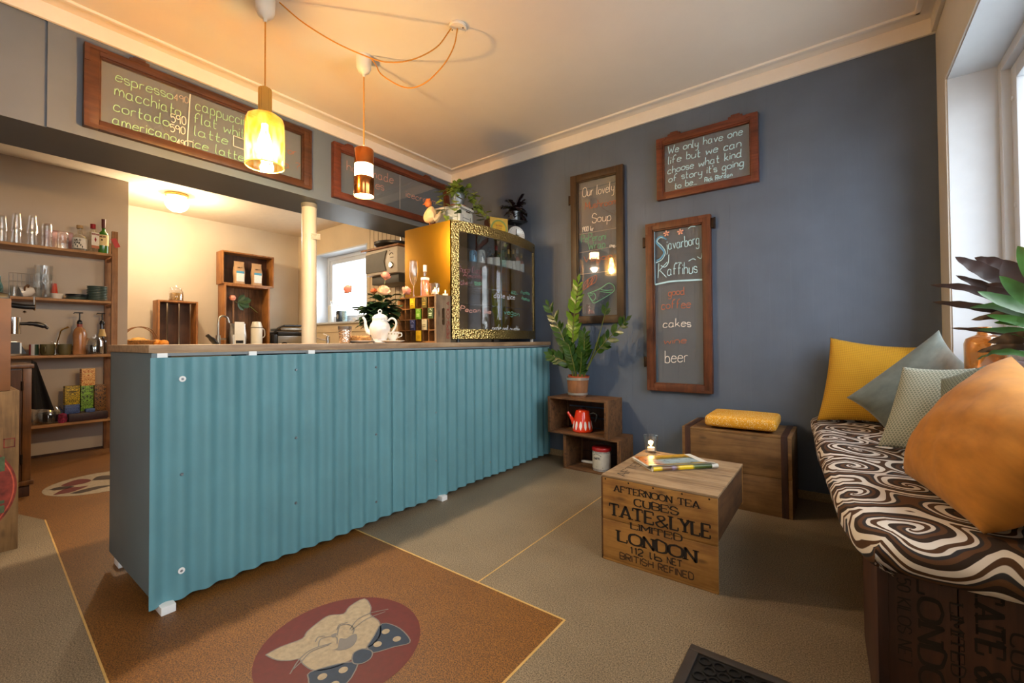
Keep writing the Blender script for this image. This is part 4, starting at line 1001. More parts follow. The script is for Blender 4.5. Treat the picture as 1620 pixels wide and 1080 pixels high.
def tealight(lab, x, y, z, r0, r1, h, grp=None):
    t = thing('candle_glass', lab, 'candle holder', (x, y, z), 0, grp)
    b = nb(); n = 24; lathe(b, [(0, 0), (r0, 0), (r0*1.02, .008), (r1, h), (r1-.0025, h), (r0*.92, .012), (0, .010)], n=n, flute=.02, nfl=8); obj('tumbler', b, m_glass, t)
    b = nb(); cyl(b, (0, 0, 0), .019, .0105, .026, 18); obj('tea_light', b, m_wax, t)
    b = nb(); lathe(b, [(0, .027), (.004, .033), (.0035, .042), (0, .056)], n=10); obj('flame', b, m_flame, t)
    lamp_light('candle_light', (x, y, z+.045), .5, (1, .6, .22), .012)
    return t
tealight('lit tea light in a glass tumbler on the pigeonhole crate', -2.135, 2.0, CT, .025, .035, .078)
t = thing('candle_glass', 'second small lit tea light at the crate end against the gold cabinet side', 'candle holder', (-2.10, 2.062, CT))
b = nb(); cyl(b, (0, 0, 0), .018, 0, .014, 16); obj('tea_light', b, m_wax, t)
b = nb(); lathe(b, [(0, .014), (.004, .02), (.0035, .03), (0, .042)], n=10); obj('flame', b, m_flame, t)
lamp_light('candle_light', (-2.10, 2.062, CT+.035), .5, (1, .6, .22), .012)

# ---------------------------------------------------------------- teapot, roses, cup, tumbler, cake on the worktop
t = thing('teapot', 'tall white porcelain teapot with ring knob lid on the worktop', 'teapot', (-2.24, 1.645, WT), math.radians(33))
b = nb(); lathe(b, [(0, 0), (.040, 0), (.043, .008), (.037, .014), (.045, .03), (.060, .065), (.063, .09), (.056, .115), (.046, .128), (.044, .145), (.047, .152), (.043, .154), (0, .154)], n=48, flute=.012, nfl=12); obj('body', b, m_porcelain, t, ang=2)
b = nb(); lathe(b, [(.046, .152), (.045, .158), (.034, .170), (.014, .178), (.008, .184), (0, .185)], n=28); obj('lid', b, m_porcelain, t)
b = nb(); tube(b, [(.010*math.cos(a), 0, .193+.010*math.sin(a)) for a in [2*PI*i/16 for i in range(17)]], .0035, 8); obj('lid_ring', b, m_porcelain, t)
b = nb(); tube(b, smooth_path([(-.050, 0, .055), (-.075, 0, .07), (-.088, 0, .10), (-.094, 0, .14), (-.108, 0, .158)], 5), [.020, .017, .013, .011, .009, .008, .008], 12); obj('spout', b, m_porcelain, t)
b = nb(); tube(b, smooth_path([(.048, 0, .135), (.075, 0, .15), (.098, 0, .135), (.100, 0, .105), (.080, 0, .07), (.058, 0, .058)], 6), .0062, 10); obj('handle', b, m_porcelain, t)
t = thing('flower_vase', 'clear glass vase of roses hidden behind the white teapot', 'vase', (-2.37, 1.735, WT))
b = nb(); lathe(b, [(0, 0), (.04, 0), (.045, .02), (.036, .10), (.042, .15), (.04, .15), (.034, .10), (.042, .02), (0, .006)], n=24); obj('glass_body', b, m_glass, t)
VX, VY, VZ = -2.37, 1.735, WT+.012
def rose(lab, tip, mcol, s, nleaf, lean=(0, 0, 1), grp=None):
    t = thing('rose', lab, 'rose', (VX, VY, VZ), 0, grp); tip = Vector(tip)-Vector((VX, VY, VZ))
    mid = Vector((tip.x*.25, tip.y*.25, max(.15, tip.z*.55))); bas = Vector((tip.x*-.06, tip.y*-.06, 0))
    P = smooth_path([bas, mid, tip], 8); b = nb(); tube(b, P, .0026, 6); obj('stem', b, m_stem, t)
    ax = (P[-1]-P[-3]).normalized(); e1 = ax.orthogonal().normalized(); e2 = ax.cross(e1); b = nb()
    for L_, (n, r0, r1, h, op) in enumerate([(3, .15, .30, .95, .0), (4, .25, .48, 1.0, .1), (5, .32, .72, .92, .3), (6, .32, .95, .70, .55)]):
        for k in range(n):
            a0 = 2*PI*k/n+L_*.7
            def fn(u, v, a0=a0, n=n, r0=r0, r1=r1, h=h, op=op):
                a = a0+(u-.5)*2*PI/n*1.45; w = math.sin(PI*min(max(v, .0), 1)*.55)
                r = s*.88*(r0+(r1-r0)*w+op*.22*v*v); z = s*(1.45*h*v-op*.30*v*v*v)-s*.35+s*.05*math.cos((u-.5)*PI)*v
                return tip+(e1*math.cos(a)+e2*math.sin(a))*r*(.25+.75*min(1, v*2.2))+ax*z
            sheet(b, fn, 4, 5)
    obj('bloom', b, mcol, t, ang=2, recalc=False)
    b = nb()
    for k in range(5):
        a = 2*PI*k/5; d = e1*math.cos(a)+e2*math.sin(a); leaf(b, [tip-ax*.004, tip+d*s*.4+ax*.004, tip+d*s*.85-ax*.006], s*.32)
    obj('sepals', b, m_roseleaf, t, smooth=False, recalc=False)
    for k in range(nleaf+9):
        f = .36+.36*k/(nleaf+8); i = int(f*(len(P)-2)); p = P[i]; a = k*2.1+tip.x*40
        d = Vector((math.cos(a), math.sin(a), rnd.uniform(-.25, .35))); b = nb(); q = p+d*.035; tube(b, [p, q], .0012, 5)
        for an, off, L2 in ((0, 0, .10), (1.0, -.012, .078), (-1.0, -.012, .078)):
            d2 = Matrix.Rotation(an, 3, 'Z') @ d; p0 = q+d*off; leaf(b, [p0, p0+d2*L2*.4+Vector((0, 0, .006)), p0+d2*L2*.75+Vector((0, 0, .0)), p0+d2*L2-Vector((0, 0, .012))], L2*.72, fold=.2)
        obj('leaf_spray', b, m_roseleaf, t, smooth=False, recalc=False)
for lab, tip, m, s, nl in [('coral rose standing highest in the vase', (-2.345, 1.765, 1.415), m_rosepink, .036, 5), ('coral rose leaning far out to the left of the vase', (-2.42, 1.555, 1.32), m_rosepink, .035, 3), ('pale peach rose open at the middle of the bunch', (-2.28, 1.70, 1.305), m_rosepeach, .045, 7),
        ('coral rose leaning right toward the crate', (-2.27, 1.86, 1.325), m_rosepink, .038, 6), ('half hidden orange rose behind the pale peach rose', (-2.36, 1.69, 1.315), plain('orange rose petal', 'd87a4c', .6, var=.15, vs=30), .026, 6)]: rose(lab, tip, m, s, nl)
t = thing('tea_cup', 'white porcelain cup on a saucer in front of the teapot', 'cup', (-2.19, 1.70, WT+.012), math.radians(30))
b = nb(); lathe(b, [(0, .002), (.018, .002), (.020, .008), (.032, .024), (.040, .05), (.042, .056), (.040, .056), (.036, .045), (.028, .018), (0, .012)], n=28); obj('bowl', b, m_porcelain, t)
b = nb(); tube(b, smooth_path([(.037, 0, .046), (.055, 0, .048), (.058, 0, .03), (.034, 0, .022)], 5), .003, 8); obj('handle', b, m_porcelain, t)
b = nb()
for k in range(14): a = k*.45; lathe(b, [(0, .0012), (.0035, 0)], n=6, M=Matrix.Translation((.0395*math.cos(a), .0395*math.sin(a), .043)) @ Matrix.Rotation(a, 4, 'Z') @ Matrix.Rotation(PI/2+.15, 4, 'Y'))
obj('painted_flowers', b, plain('olive cup flowers', '8f8a48', .5, var=.2), t)
b = nb(); lathe(b, [(0, 0), (.04, 0), (.072, .012), (.074, .014), (.07, .0155), (.036, .0055), (0, .0055)], (-2.19, 1.70, WT), 36)
tag(obj('saucer', b, m_porcelain), 'white saucer under the porcelain cup on the worktop', 'saucer')
t = thing('mirrored_tumbler', 'silvery crackled glass tumbler on the worktop left of the teapot', 'glass', (-2.25, 1.415, WT))
b = nb(); lathe(b, [(0, 0), (.028, 0), (.030, .004), (.031, .03), (.038, .095), (.0365, .096), (.029, .03), (0, .008)], n=28); obj('tumbler', b, hammered('mirrored crackle glass', 'cdbcae', .12, 130, .6), t)
b = nb(); lathe(b, [(.0352, .070), (.0384, .0962)], n=28); obj('rim_band', b, plain('grey silver rim', '8a8078', .3, .8, var=.1), t)
t = thing('cake_plate', 'crumbly brown cake on a white plate between tumbler and teapot', 'cake', (-2.27, 1.525, WT))
b = nb(); lathe(b, [(0, 0), (.045, 0), (.082, .012), (.083, .015), (.043, .006), (0, .006)], n=32); obj('plate', b, m_porcelain, t)
b = nb(); lathe(b, [(.062, .008), (.064, .030), (.055, .040), (.02, .041), (0, .040)], n=36)
for v in b.verts: v.co += Vector((rnd.uniform(-.003, .003), rnd.uniform(-.003, .003), rnd.uniform(-.004, .005) if v.co.z > .02 else 0))
obj('cake', b, plain('crumbly brown cake', 'a4713a', .85, var=.35, vs=90, bump=.6), t)
# ---------------------------------------------------------------- crates (open boxes of planks)
def planks(b, x0, x1, y0, y1, z0, z1, ax, n, bev=.002):
    lo = {'x': x0, 'y': y0, 'z': z0}[ax]; hi = {'x': x1, 'y': y1, 'z': z1}[ax]
    for i in range(n):
        a = lo+(hi-lo)*i/n+.0008; c = lo+(hi-lo)*(i+1)/n-.0008
        q = dict(x0=x0, x1=x1, y0=y0, y1=y1, z0=z0, z1=z1); q[ax+'0'] = a; q[ax+'1'] = c
        box(b, q['x0'], q['x1'], q['y0'], q['y1'], q['z0'], q['z1'], bev)
def open_crate(name, label, loc, w, d, h, mside, mback, rz=0, nb_=3, th=.014, backax='z', gap=0, group=None, battens=False, mbat=None):
    """crate lying on its side, mouth toward local -y"""
    t = thing(name, label, 'crate', loc, rz, group)
    for s in (-1, 1):
        b = nb(); x = s*(w/2-th/2); box(b, x-th/2, x+th/2, 0, d, 0, h, .002); obj('side_panel', b, mside, t)
    for z0, nm in ((0, 'lower_panel'), (h-th, 'upper_panel')):
        b = nb(); planks(b, -w/2+th, w/2-th, 0, d, z0, z0+th, 'y', 2); obj(nm, b, mside, t)
    b = nb(); n = nb_; lo, hi = (-w/2+th, w/2-th) if backax == 'x' else (th, h-th)
    for i in range(n):
        a = lo+(hi-lo)*i/n+gap/2; c = lo+(hi-lo)*(i+1)/n-gap/2
        if backax == 'x': box(b, a, c, d-.010, d, th, h-th, .001)
        else: box(b, -w/2+th, w/2-th, d-.010, d, a, c, .001)
    obj('back_panel', b, mback, t)
    if battens:
        for s in (-1, 1):
            for y in (.004,):
                b = nb(); x = s*(w/2+.006); box(b, x-.006, x+.006, y, y+.03, .0, h, .002); obj('corner_batten', b, mbat or mside, t)
            b = nb(); x = s*(w/2-th-.008); box(b, x-.008, x+.008, d-.03, d-.011, th, h-th, .002); obj('inner_post', b, mbat or mside, t)
    return t

# ---------------------------------------------------------------- kitchen back counter
b = nb(); box(b, -6.645, -6.02, 1.19, 3.385, 0, .86); box(b, -6.645, -6.0, 1.19, 3.385, .86, .90, .003)
tag(obj('kitchen_counter', b, m_creamboard), 'low cream kitchen counter along the far wall behind the bar', 'counter')
KT = .901
open_crate('wooden_crate', 'single brown crate standing on end under the cereal jar', (-6.35, 1.785, KT), .40, .20, .617, m_wine, m_winedark, PI/2, 3, .02, 'x', .016)
open_crate('wooden_crate', 'upright amber crate by the kitchen tap with the other crate lying across it', (-6.35, 2.555, KT), .565, .21, .875, m_wine, m_rustz, PI/2, 3, .022, 'x', .004)
open_crate('wooden_crate', 'dark wooden crate lying across the upright crate and holding two paper bags', (-6.35, 2.57, KT+.876), .645, .20, .432, m_wine, m_winedark, PI/2, 2, .018, 'z', .0)
t = thing('cereal_jar', 'lidded glass jar of cereal on the single brown crate', 'jar', (-6.44, 1.785, KT+.618))
b = nb(); lathe(b, [(0, 0), (.07, 0), (.075, .01), (.075, .11), (.06, .135), (.06, .15), (.057, .15), (.057, .133), (.071, .108), (.071, .012), (0, .008)], n=28); obj('glass_body', b, m_glass, t)
b = nb(); lathe(b, [(0, .009), (.069, .011), (.069, .09), (.04, .1), (0, .098)], n=24); obj('cereal', b, plain('toasted cereal', 'b0843e', .9, var=.5, vs=90, bump=.6), t)
b = nb(); lathe(b, [(.066, .150), (.068, .158), (.03, .168), (.012, .172), (.018, .19), (0, .196)], n=24); obj('lid', b, m_glass, t)
def pouch(name, lab, loc, w, h, d, mbody, mlab, mtop, rz=PI/2, cat='bag'):
    t = thing(name, lab, cat, loc, rz)
    b = nb()
    def fn(u, v):
        a = 2*PI*u; k = 1-.93*max(0, (v-.45)/.55)**1.2; x = w/2*math.copysign(abs(math.cos(a))**.5, math.cos(a)); y = d/2*k*math.copysign(abs(math.sin(a))**.6, math.sin(a))
        return Vector((x*(1-.06*math.sin(v*9)), y, h*v))
    g = sheet(b, fn, 20, 10); b.faces.new([g[i][0] for i in range(20)]); bmesh.ops.remove_doubles(b, verts=b.verts, dist=.0003); obj('bag_body', b, mbody, t, ang=1)
    b = nb(); box(b, -w*.36, w*.36, -d/2-.002, -d/2+.002, h*.10, h*.46, .001); obj('paper_label', b, mlab, t)
    b = nb(); box(b, -w*.36, w*.36, -d/2-.003, -d/2+.002, h*.46, h*.56, .001); obj('label_band', b, mtop, t)
    b = nb(); lettering(b, 'okri', -w*.2, h*.70, w*.2, h*.70, h*.06, .004, -d*.34); obj('printed_word', b, m_black, t, smooth=False, recalc=False)
    return t
m_kraft = plain('kraft paper bag', 'b08a62', .7, var=.12, vs=20); m_blueband = plain('blue label band', '4a8fae', .6, var=.1)
pouch('coffee_bag', 'left kraft paper bag with blue label in the upper kitchen crate', (-6.42, 2.47, KT+.895), .13, .30, .09, m_kraft, m_lab, m_blueband)
pouch('coffee_bag', 'right kraft paper bag with blue label in the upper kitchen crate', (-6.42, 2.69, KT+.895), .13, .30, .09, m_kraft, m_lab, m_blueband)
t = pouch('coffee_bag', 'silver bag with a white front label inside the lower kitchen crate', (-6.40, 2.45, KT+.023), .20, .34, .10, plain('silver grey foil bag', '8d8680', .3, .5, var=.2, vs=12), m_white, m_white)
b = nb(); box(b, -.058, .058, -.058, -.052, .06, .36, .002); obj('front_label', b, plain('cream front label', 'dcd5c6', .6, var=.05), t)
b = nb(); box(b, -.045, .045, -.0592, -.0578, .075, .115); obj('label_print', b, m_black, t)
t = thing('thermos_jug', 'cream insulated jug inside the lower kitchen crate', 'jug', (-6.40, 2.685, KT+.023), PI/2)
b = nb(); lathe(b, [(0, 0), (.074, 0), (.074, .012), (.070, .014), (.070, .30), (.067, .31), (.058, .345), (.05, .37), (0, .375)], n=28); obj('body', b, plain('cream jug enamel', 'd9d0bd', .3, var=.03), t)
b = nb(); lathe(b, [(.0705, .035), (.0715, .04), (.0705, .045)], n=28); lathe(b, [(.0705, .285), (.0715, .29), (.0705, .295)], n=28); obj('rings', b, m_iron, t)
b = nb(); tube(b, smooth_path([(.065, 0, .28), (.10, 0, .26), (.105, 0, .18), (.072, 0, .15)], 5), .008, 8); obj('handle', b, plain('cream jug handle', 'd9d0bd', .3, var=.03), t)
t = thing('rose', 'single coral rose on a hanging holder inside the lower kitchen crate', 'rose', (-6.47, 2.42, KT+.36), PI/2)
b = nb(); box(b, -.012, .012, -.006, .006, 0, .31, .002); obj('wooden_peg', b, m_post, t)
b = nb(); tube(b, smooth_path([(.01, -.02, .30), (.10, -.02, .26), (.2, -.02, .24), (.30, -.02, .16)], 4), .004, 6); obj('stem', b, m_stem, t)
b = nb(); lathe(b, [(0, -.03), (.03, -.02), (.042, .01), (.03, .04), (.01, .045), (0, .035)], (-.02, -.03, .335), 12); obj('bloom', b, m_rosepink, t)
b = nb()
for a, L_ in ((.2, .16), (-.5, .15), (-1.1, .13), (.9, .12)):
    d = Vector((math.cos(a), -.15, math.sin(a))); p0 = Vector((.05, -.02, .30)); leaf(b, [p0, p0+d*L_*.4, p0+d*L_*.8, p0+d*L_], L_*.6, up=(0, -1, .2))
obj('leaves', b, m_roseleaf, t, smooth=False, recalc=False)
t = thing('tap', 'tall curved steel kitchen tap left of the upright crate', 'tap', (-6.18, 2.145, KT))
b = nb(); cyl(b, (0, 0, 0), .026, 0, .20, 18); obj('base', b, m_steel, t)
b = nb(); tube(b, smooth_path([(0, 0, .2), (0, 0, .36), (.0, .015, .42), (0, .055, .445), (0, .10, .42), (0, .118, .36)], 6), .013, 12); obj('spout', b, m_steel, t)
b = nb(); tube(b, [(0, .02, .155), (0, .085, .155)], .012, 10); obj('lever', b, m_steel, t)
t = thing('panini_grill', 'black and steel contact grill beside the column', 'grill', (-6.25, 3.06, KT), PI/2)
b = nb(); box(b, -.16, .26, 0, .32, .0, .20, .008); obj('body', b, m_steel, t)
b = nb(); box(b, -.155, .26, -.0, .32, .21, .255, .01); obj('lower_plate', b, m_black, t)
b = nb(); box(b, -.12, .26, .0, .32, .275, .31, .015); obj('lid', b, m_steel, t)
b = nb(); tube(b, smooth_path([(-.09, -.03, .34), (.1, -.03, .345), (.27, -.03, .345)], 4), .016, 10); tube(b, smooth_path([(-.09, -.03, .34), (-.15, .0, .31), (-.19, .05, .24)], 4), .014, 8); obj('handle', b, m_black, t)
b = nb(); box(b, -.21, -.165, -.0, .12, .0, .22, .012); obj('hinge_side', b, m_black, t)
b = nb(); lathe(b, [(0, .004), (.03, .003), (.034, 0)], n=20, M=Matrix.Translation((-.07, -.001, .095)) @ Matrix.Rotation(PI/2, 4, 'X') @ Matrix.Diagonal((1.2, .55, 1, 1))); lathe(b, [(0, .012), (.014, .01), (.015, 0)], n=14, M=Matrix.Translation((.19, -.001, .10)) @ Matrix.Rotation(PI/2, 4, 'X')); obj('badge', b, m_iron, t)
t = thing('bread_basket', 'woven basket of golden bread rolls at the left end of the kitchen counter', 'basket', (-6.25, 1.40, KT))
b = nb()
for k in range(6): r = .085+.008*k; tube(b, [(r*math.cos(a)*.9, r*1.3*math.sin(a), .06+.015*k) for a in [2*PI*i/28 for i in range(29)]], .009, 6)
lathe(b, [(0, .045), (.10, .05)], n=20); lathe(b, [(.09, 0), (.085, .05)], n=20); obj('woven_body', b, plain('woven cane', '9a6a34', .7, var=.4, vs=60), t)
for s in (-.05, .05):
    b = nb(); tube(b, [(s, .15*math.cos(a), .13+.16*math.sin(a)) for a in [PI*i/16 for i in range(17)]], .005, 6); obj('handle', b, plain('bent cane handle', '7a4c22', .6, var=.2), t)
for i, (x, y) in enumerate(((.0, -.06), (.02, .03), (-.05, .0), (.04, -.02))):
    b = nb(); lathe(b, [(0, -.03), (.04, -.02), (.055, 0), (.04, .022), (0, .03)], n=16)
    for v in b.verts: v.co.y *= 1.3
    o = obj('bread_roll', b, plain('golden bread crust', 'd09a48', .6, var=.2, vs=30), None, loc=(-6.25+x, 1.40+y, KT+.125+.02*(i == 3))); tag(o, 'golden bread roll in the woven basket', 'bread roll', 'bread rolls in the basket')
for i, (y, z, x) in enumerate(((1.555, .045, 0), (1.625, .045, .03), (1.59, .105, .01), (1.66, .04, -.03), (1.54, .11, -.05))):
    b = nb(); lathe(b, [(0, -.043), (.03, -.034), (.045, -.01), (.045, .012), (.03, .034), (.006, .04), (0, .037)], n=18); o = obj('orange', b, plain('orange peel', 'dc8a28', .5, var=.15, vs=40, bump=.1), None, loc=(-6.15+x, y, KT+z)); tag(o, 'orange in the heap right of the bread basket', 'fruit', 'oranges on the kitchen counter')
b = nb(); tube(b, smooth_path([(-6.1, 2.0, KT+.2), (-6.1, 2.06, KT+.14), (-6.1, 2.13, KT+.05), (-6.1, 2.20, KT+.015)], 5), [.02, .028, .026, .018], 8)
for v in b.verts: v.co.x = -6.1+(v.co.x+6.1)*2.2
tag(obj('scoop', b, m_black), 'curved black plastic scoop leaning between the crate and the tap', 'scoop')

# window sill things in the kitchen
ws = 1.288
t = thing('soap_bottle', 'white pump bottle at the left of the kitchen window sill', 'bottle', (-5.86, 3.46, ws)); b = nb(); lathe(b, [(0, 0), (.036, 0), (.038, .01), (.038, .22), (.03, .245), (.014, .255), (.014, .275), (0, .275)], n=22); obj('body', b, plain('white plastic bottle', 'c9c9c0', .4, var=.03), t)
b = nb(); cyl(b, (0, 0, 0), .005, .275, .31, 8); box(b, -.012, .05, -.008, .008, .31, .324, .003); obj('pump', b, m_whiteplastic, t)
t = thing('utensil_tin', 'dark tin with oval emblem holding utensils on the kitchen sill', 'tin', (-5.62, 3.45, ws)); b = nb(); box(b, -.04, .04, -.03, .03, 0, .16, .004); obj('body', b, plain('dark printed tin', '23282c', .4, var=.1), t)
b = nb(); lathe(b, [(0, .001), (.022, .0005), (.023, 0)], n=20, M=Matrix.Translation((0, -.0302, .08)) @ Matrix.Rotation(PI/2, 4, 'X') @ Matrix.Diagonal((1, 1.5, 1, 1))); obj('emblem', b, plain('pale emblem', 'a8a498', .5, var=.3, vs=100), t)
for q in ((-.03, -.05, .24), (.0, .01, .23)): b = nb(); tube(b, [(q[0]*.4, 0, .02), (q[0], .0, q[2]-.03), (q[0]*1.5, 0, q[2])], [.003, .003, .010], 8); obj('utensil', b, m_steel, t)
t = thing('patterned_cup', 'pale blue patterned tumbler of spoons on the kitchen sill', 'cup', (-5.49, 3.45, ws)); b = nb(); lathe(b, [(0, 0), (.03, 0), (.036, .15), (.034, .15), (.028, .006), (0, .006)], n=22); obj('body', b, plain('blue dotted glass', 'a9c4c8', .3, var=.5, vs=60), t)
for q in ((.02, .24), (-.01, .22), (.05, .27)): b = nb(); tube(b, [(q[0]*.3, 0, .01), (q[0], 0, q[1])], .0035, 6); obj('spoon', b, m_steel, t)
t = thing('tea_cup', 'small white cup on a saucer on the kitchen window sill', 'cup', (-5.27, 3.46, ws)); b = nb(); lathe(b, [(0, .004), (.02, .004), (.038, .055), (.036, .055), (.018, .01), (0, .01)], n=20); obj('bowl', b, m_porcelain, t)
b = nb(); tube(b, [(.034, 0, .045), (.055, 0, .045), (.05, 0, .022), (.026, 0, .02)], .004, 6); obj('handle', b, m_porcelain, t); b = nb(); lathe(b, [(0, 0), (.04, 0), (.065, .01), (.06, .011), (0, .004)], n=20); obj('saucer', b, m_porcelain, t)
# second tap, sink unit under the window
b = nb(); box(b, -5.99, -4.0, 2.85, 3.385, 0, .86); box(b, -5.99, -4.0, 2.83, 3.385, .86, .90, .003); tag(obj('sink_counter', b, m_creamboard), 'cream sink unit below the kitchen window', 'counter')
t = thing('tap', 'small chrome lever tap below the kitchen window', 'tap', (-5.35, 3.12, .901)); b = nb(); cyl(b, (0, 0, 0), .025, 0, .16, 16); lathe(b, [(.026, .16), (.024, .185), (0, .195)], n=16); obj('base', b, m_chrome, t)
b = nb(); tube(b, [(0, 0, .12), (-.24, -.06, .17)], .011, 10); obj('spout', b, m_chrome, t); b = nb(); tube(b, [(-.0, 0, .19), (-.07, -.02, .215)], .008, 8); obj('lever', b, m_chrome, t)
t = thing('light_switch', 'white double light switch low on the kitchen window wall', 'switch', (-3.98, 3.388, 1.10)); b = nb(); box(b, -.04, .04, -.008, 0, .0, .155, .004); obj('plate', b, m_whiteplastic, t)
for z in (.01, .085): b = nb(); box(b, -.024, .024, -.013, -.006, z+.005, z+.06, .003); obj('rocker', b, m_whiteplastic, t)
# microwave on wall bracket
t = thing('microwave', 'white microwave with wavy dark door on a wall bracket beside the kitchen window', 'microwave', (-4.12, 3.03, 1.765))
b = nb(); box(b, -.27, .30, 0, .345, 0, .285, .008); obj('housing', b, plain('warm white microwave', 'cfc5b6', .4, var=.03), t)
b = nb(); prism(b, [(-.255, .03), (.115, .03), (.09, .09), (.08, .14), (.10, .20), (.125, .255), (-.255, .24), (-.262, .13)], 0, .012, 0, Matrix.Translation((0, 0, 0)) @ Matrix.Rotation(PI/2, 4, 'X')); obj('door_window', b, plain('smoked door glass', '4a4438', .5, var=.1), t)
b = nb(); lathe(b, [(.033, 0), (.036, .010), (.028, .018), (0, .018)], n=24, M=Matrix.Translation((.20, 0, .085)) @ Matrix.Rotation(PI/2, 4, 'X')); obj('dial', b, m_steel, t)
b = nb(); tube(b, [(.20+.03*math.cos(a), -.003, .20+.02*math.sin(a)) for a in [PI*i/10 for i in range(11)]], .003, 6); tube(b, [(.18, -.003, .17), (.235, -.003, .17)], .003, 6); lathe(b, [(0, .004), (.006, 0)], n=10, M=Matrix.Translation((.17, 0, .25)) @ Matrix.Rotation(PI/2, 4, 'X')); obj('markings', b, m_iron, t)
t = thing('wall_bracket', 'dark grey wall bracket carrying the microwave', 'bracket', (-4.12, 3.03, 1.765)); 
b = nb(); box(b, -.22, .26, .05, .34, -.10, -.002, .004); obj('platform', b, plain('dark grey metal', '4c4a46', .5, .3, var=.05), t); b = nb(); box(b, .04, .12, .30, .355, -.45, -.10, .004); obj('arm', b, plain('dark grey metal arm', '4c4a46', .5, .3, var=.05), t)
b = nb(); box(b, -.34, .34, -.02, .32, .286, .308, .004, M=Matrix.Translation((-4.12, 3.03, 1.765))); tag(obj('wooden_board', b, m_wine), 'wooden board lying across the top of the microwave', 'board')
b = nb(); lathe(b, [(0, .31), (.17, .312), (.21, .34), (.215, .365), (.19, .372), (0, .378)], (-4.08, 3.18, 1.765), 36); tag(obj('serving_tray', b, plain('black oval tray', '221d1a', .4, var=.1)), 'black round tray resting on the wooden board over the microwave', 'tray')
t = thing('wall_rail', 'short thin steel rail on the kitchen wall above the black round tray', 'rail', (-4.20, 3.388, 2.20)); b = nb(); box(b, -.012, .012, -.012, 0, .0, .14, .002); obj('rail', b, m_steel, t)

# ---------------------------------------------------------------- kitchen shelf unit against the left wall
XS0, XS1, YS0, YS1 = -5.685, -5.385, -.55, 1.0
t = thing('shelf_unit', 'pine shelf unit of four boards against the left kitchen wall', 'shelf', (-5.535, .225, 0))
def sb(b, x0, x1, y0, y1, z0, z1, bev=.002): return box(b, x0+5.535, x1+5.535, y0-.225, y1-.225, z0, z1, bev)
SZ = (1.838, 1.398, .908, .318)
for z in SZ:
    b = nb(); sb(b, XS0, XS1, YS0, YS1, z-.022, z); obj('shelf_board', b, m_shelf, t)
for y in (YS0-.045, YS1+.001):
    for x, top in ((XS1-.035, 2.05), (XS0, 1.98)):
        b = nb(); sb(b, x, x+.035, y, y+.043, 0, top); obj('post', b, m_post, t)
    for z in SZ:
        b = nb(); sb(b, XS0+.035, XS1-.035, y+.012, y+.03, z-.05, z-.024); obj('cross_rail', b, m_post, t)
b = nb(); Mx = Matrix.Translation((XS1+5.535+.0012, YS1+.0225-.225, 1.95)) @ Matrix.Rotation(.4, 4, 'X'); box(b, -.001, .001, -.0195, .0195, -.05, .035, 0, 0, Mx); obj('red_tape', b, plain('red tape', 'b01c18', .5, var=.05), t)
XM = -5.52
def tum(lab, y, z, prof, n=2, step=.0, grp=None, m=None, x=XM, name='drinking_glass', flute=0):
    for k in range(n):
        b = nb(); lathe(b, prof, n=20, flute=flute, nfl=10); o = obj(name, b, m or m_glass, None, loc=(x, y, z+k*step))
        tag(o, lab[k] if isinstance(lab, (list, tuple)) else lab, 'glass', grp if n > 1 or grp else None)
up = lambda r0, r1, h: [(r1, 0), (r1*.98, .004), (r0, h-.012), (r0*.9, h), (0, h), (0, h-.01), (r0*.86, h-.012), (r1*.93, .002), (r1, 0)]
S1 = SZ[0]+.001
tum(['lower glass of the leftmost stack on the top shelf', 'upper glass of the leftmost stack on the top shelf'], .345, S1, up(.026, .033, .125), 2, .105)
tum(['lower upturned glass of the tall stack second from left, top shelf', 'upper upturned glass of the tall stack second from left, top shelf'], .425, S1, up(.025, .036, .15), 2, .118)
tum(['lower upturned glass of the tall stack third from left, top shelf', 'upper upturned glass of the tall stack third from left, top shelf'], .515, S1, up(.026, .037, .15), 2, .118)
tum(['lower ribbed glass of the middle stack on the top shelf', 'upper ribbed glass of the middle stack on the top shelf'], .60, S1, up(.033, .036, .115), 2, .10, flute=.03)
tum(['lower short tumbler beside the clear gin bottle on the top shelf', 'upper short tumbler beside the clear gin bottle on the top shelf'], .697, S1, up(.036, .038, .085), 2, .075)
b = nb(); box(b, -5.68, -5.62, .60, .78, S1, S1+.19, .01); tag(obj('napkin_pack', b, glass('pink plastic film', (.93, .78, .81), .25, .08, .3)), 'pink plastic wrapped pack behind the short tumblers', 'pack')
m_gin = glass('clear spirit glass', (.90, .90, .87), .03, .10, .8, 2)
t = thing('spirit_bottle', 'squat clear gin bottle with cork stopper and white botanical label', 'bottle', (XM, .805, S1)); b = nb(); lathe(b, [(0, 0), (.046, 0), (.050, .008), (.050, .12), (.044, .145), (.020, .165), (.017, .20), (.019, .215), (0, .215)], n=24); obj('bottle_body', b, m_gin, t)
b = nb(); lathe(b, [(.016, .212), (.022, .216), (.022, .245), (0, .247)], n=16); obj('cork', b, plain('cork stopper', 'a88a60', .8, var=.2), t); b = nb(); lathe(b, [(.0506, .03), (.0506, .125)], n=24); obj('paper_label', b, m_lab, t)
def label_text(t, lines_, r, m, w=.0035):
    for s, z, hw, h in lines_:
        b = nb(); bb = nb(); lettering(bb, s, -hw, z, hw, z, h, w, 0)
        for f in bb.faces: b.faces.new([b.verts.new(((r+.0012)*math.cos(v.co.x/r-.45), (r+.0012)*math.sin(v.co.x/r-.45), v.co.z)) for v in f.verts])
        bb.free(); obj('label_lettering', b, m, t, smooth=False, recalc=False)
label_text(t, [('WILD', .095, .022, .016), ('GIN', .074, .015, .014)], .0506, m_black)
b = nb()
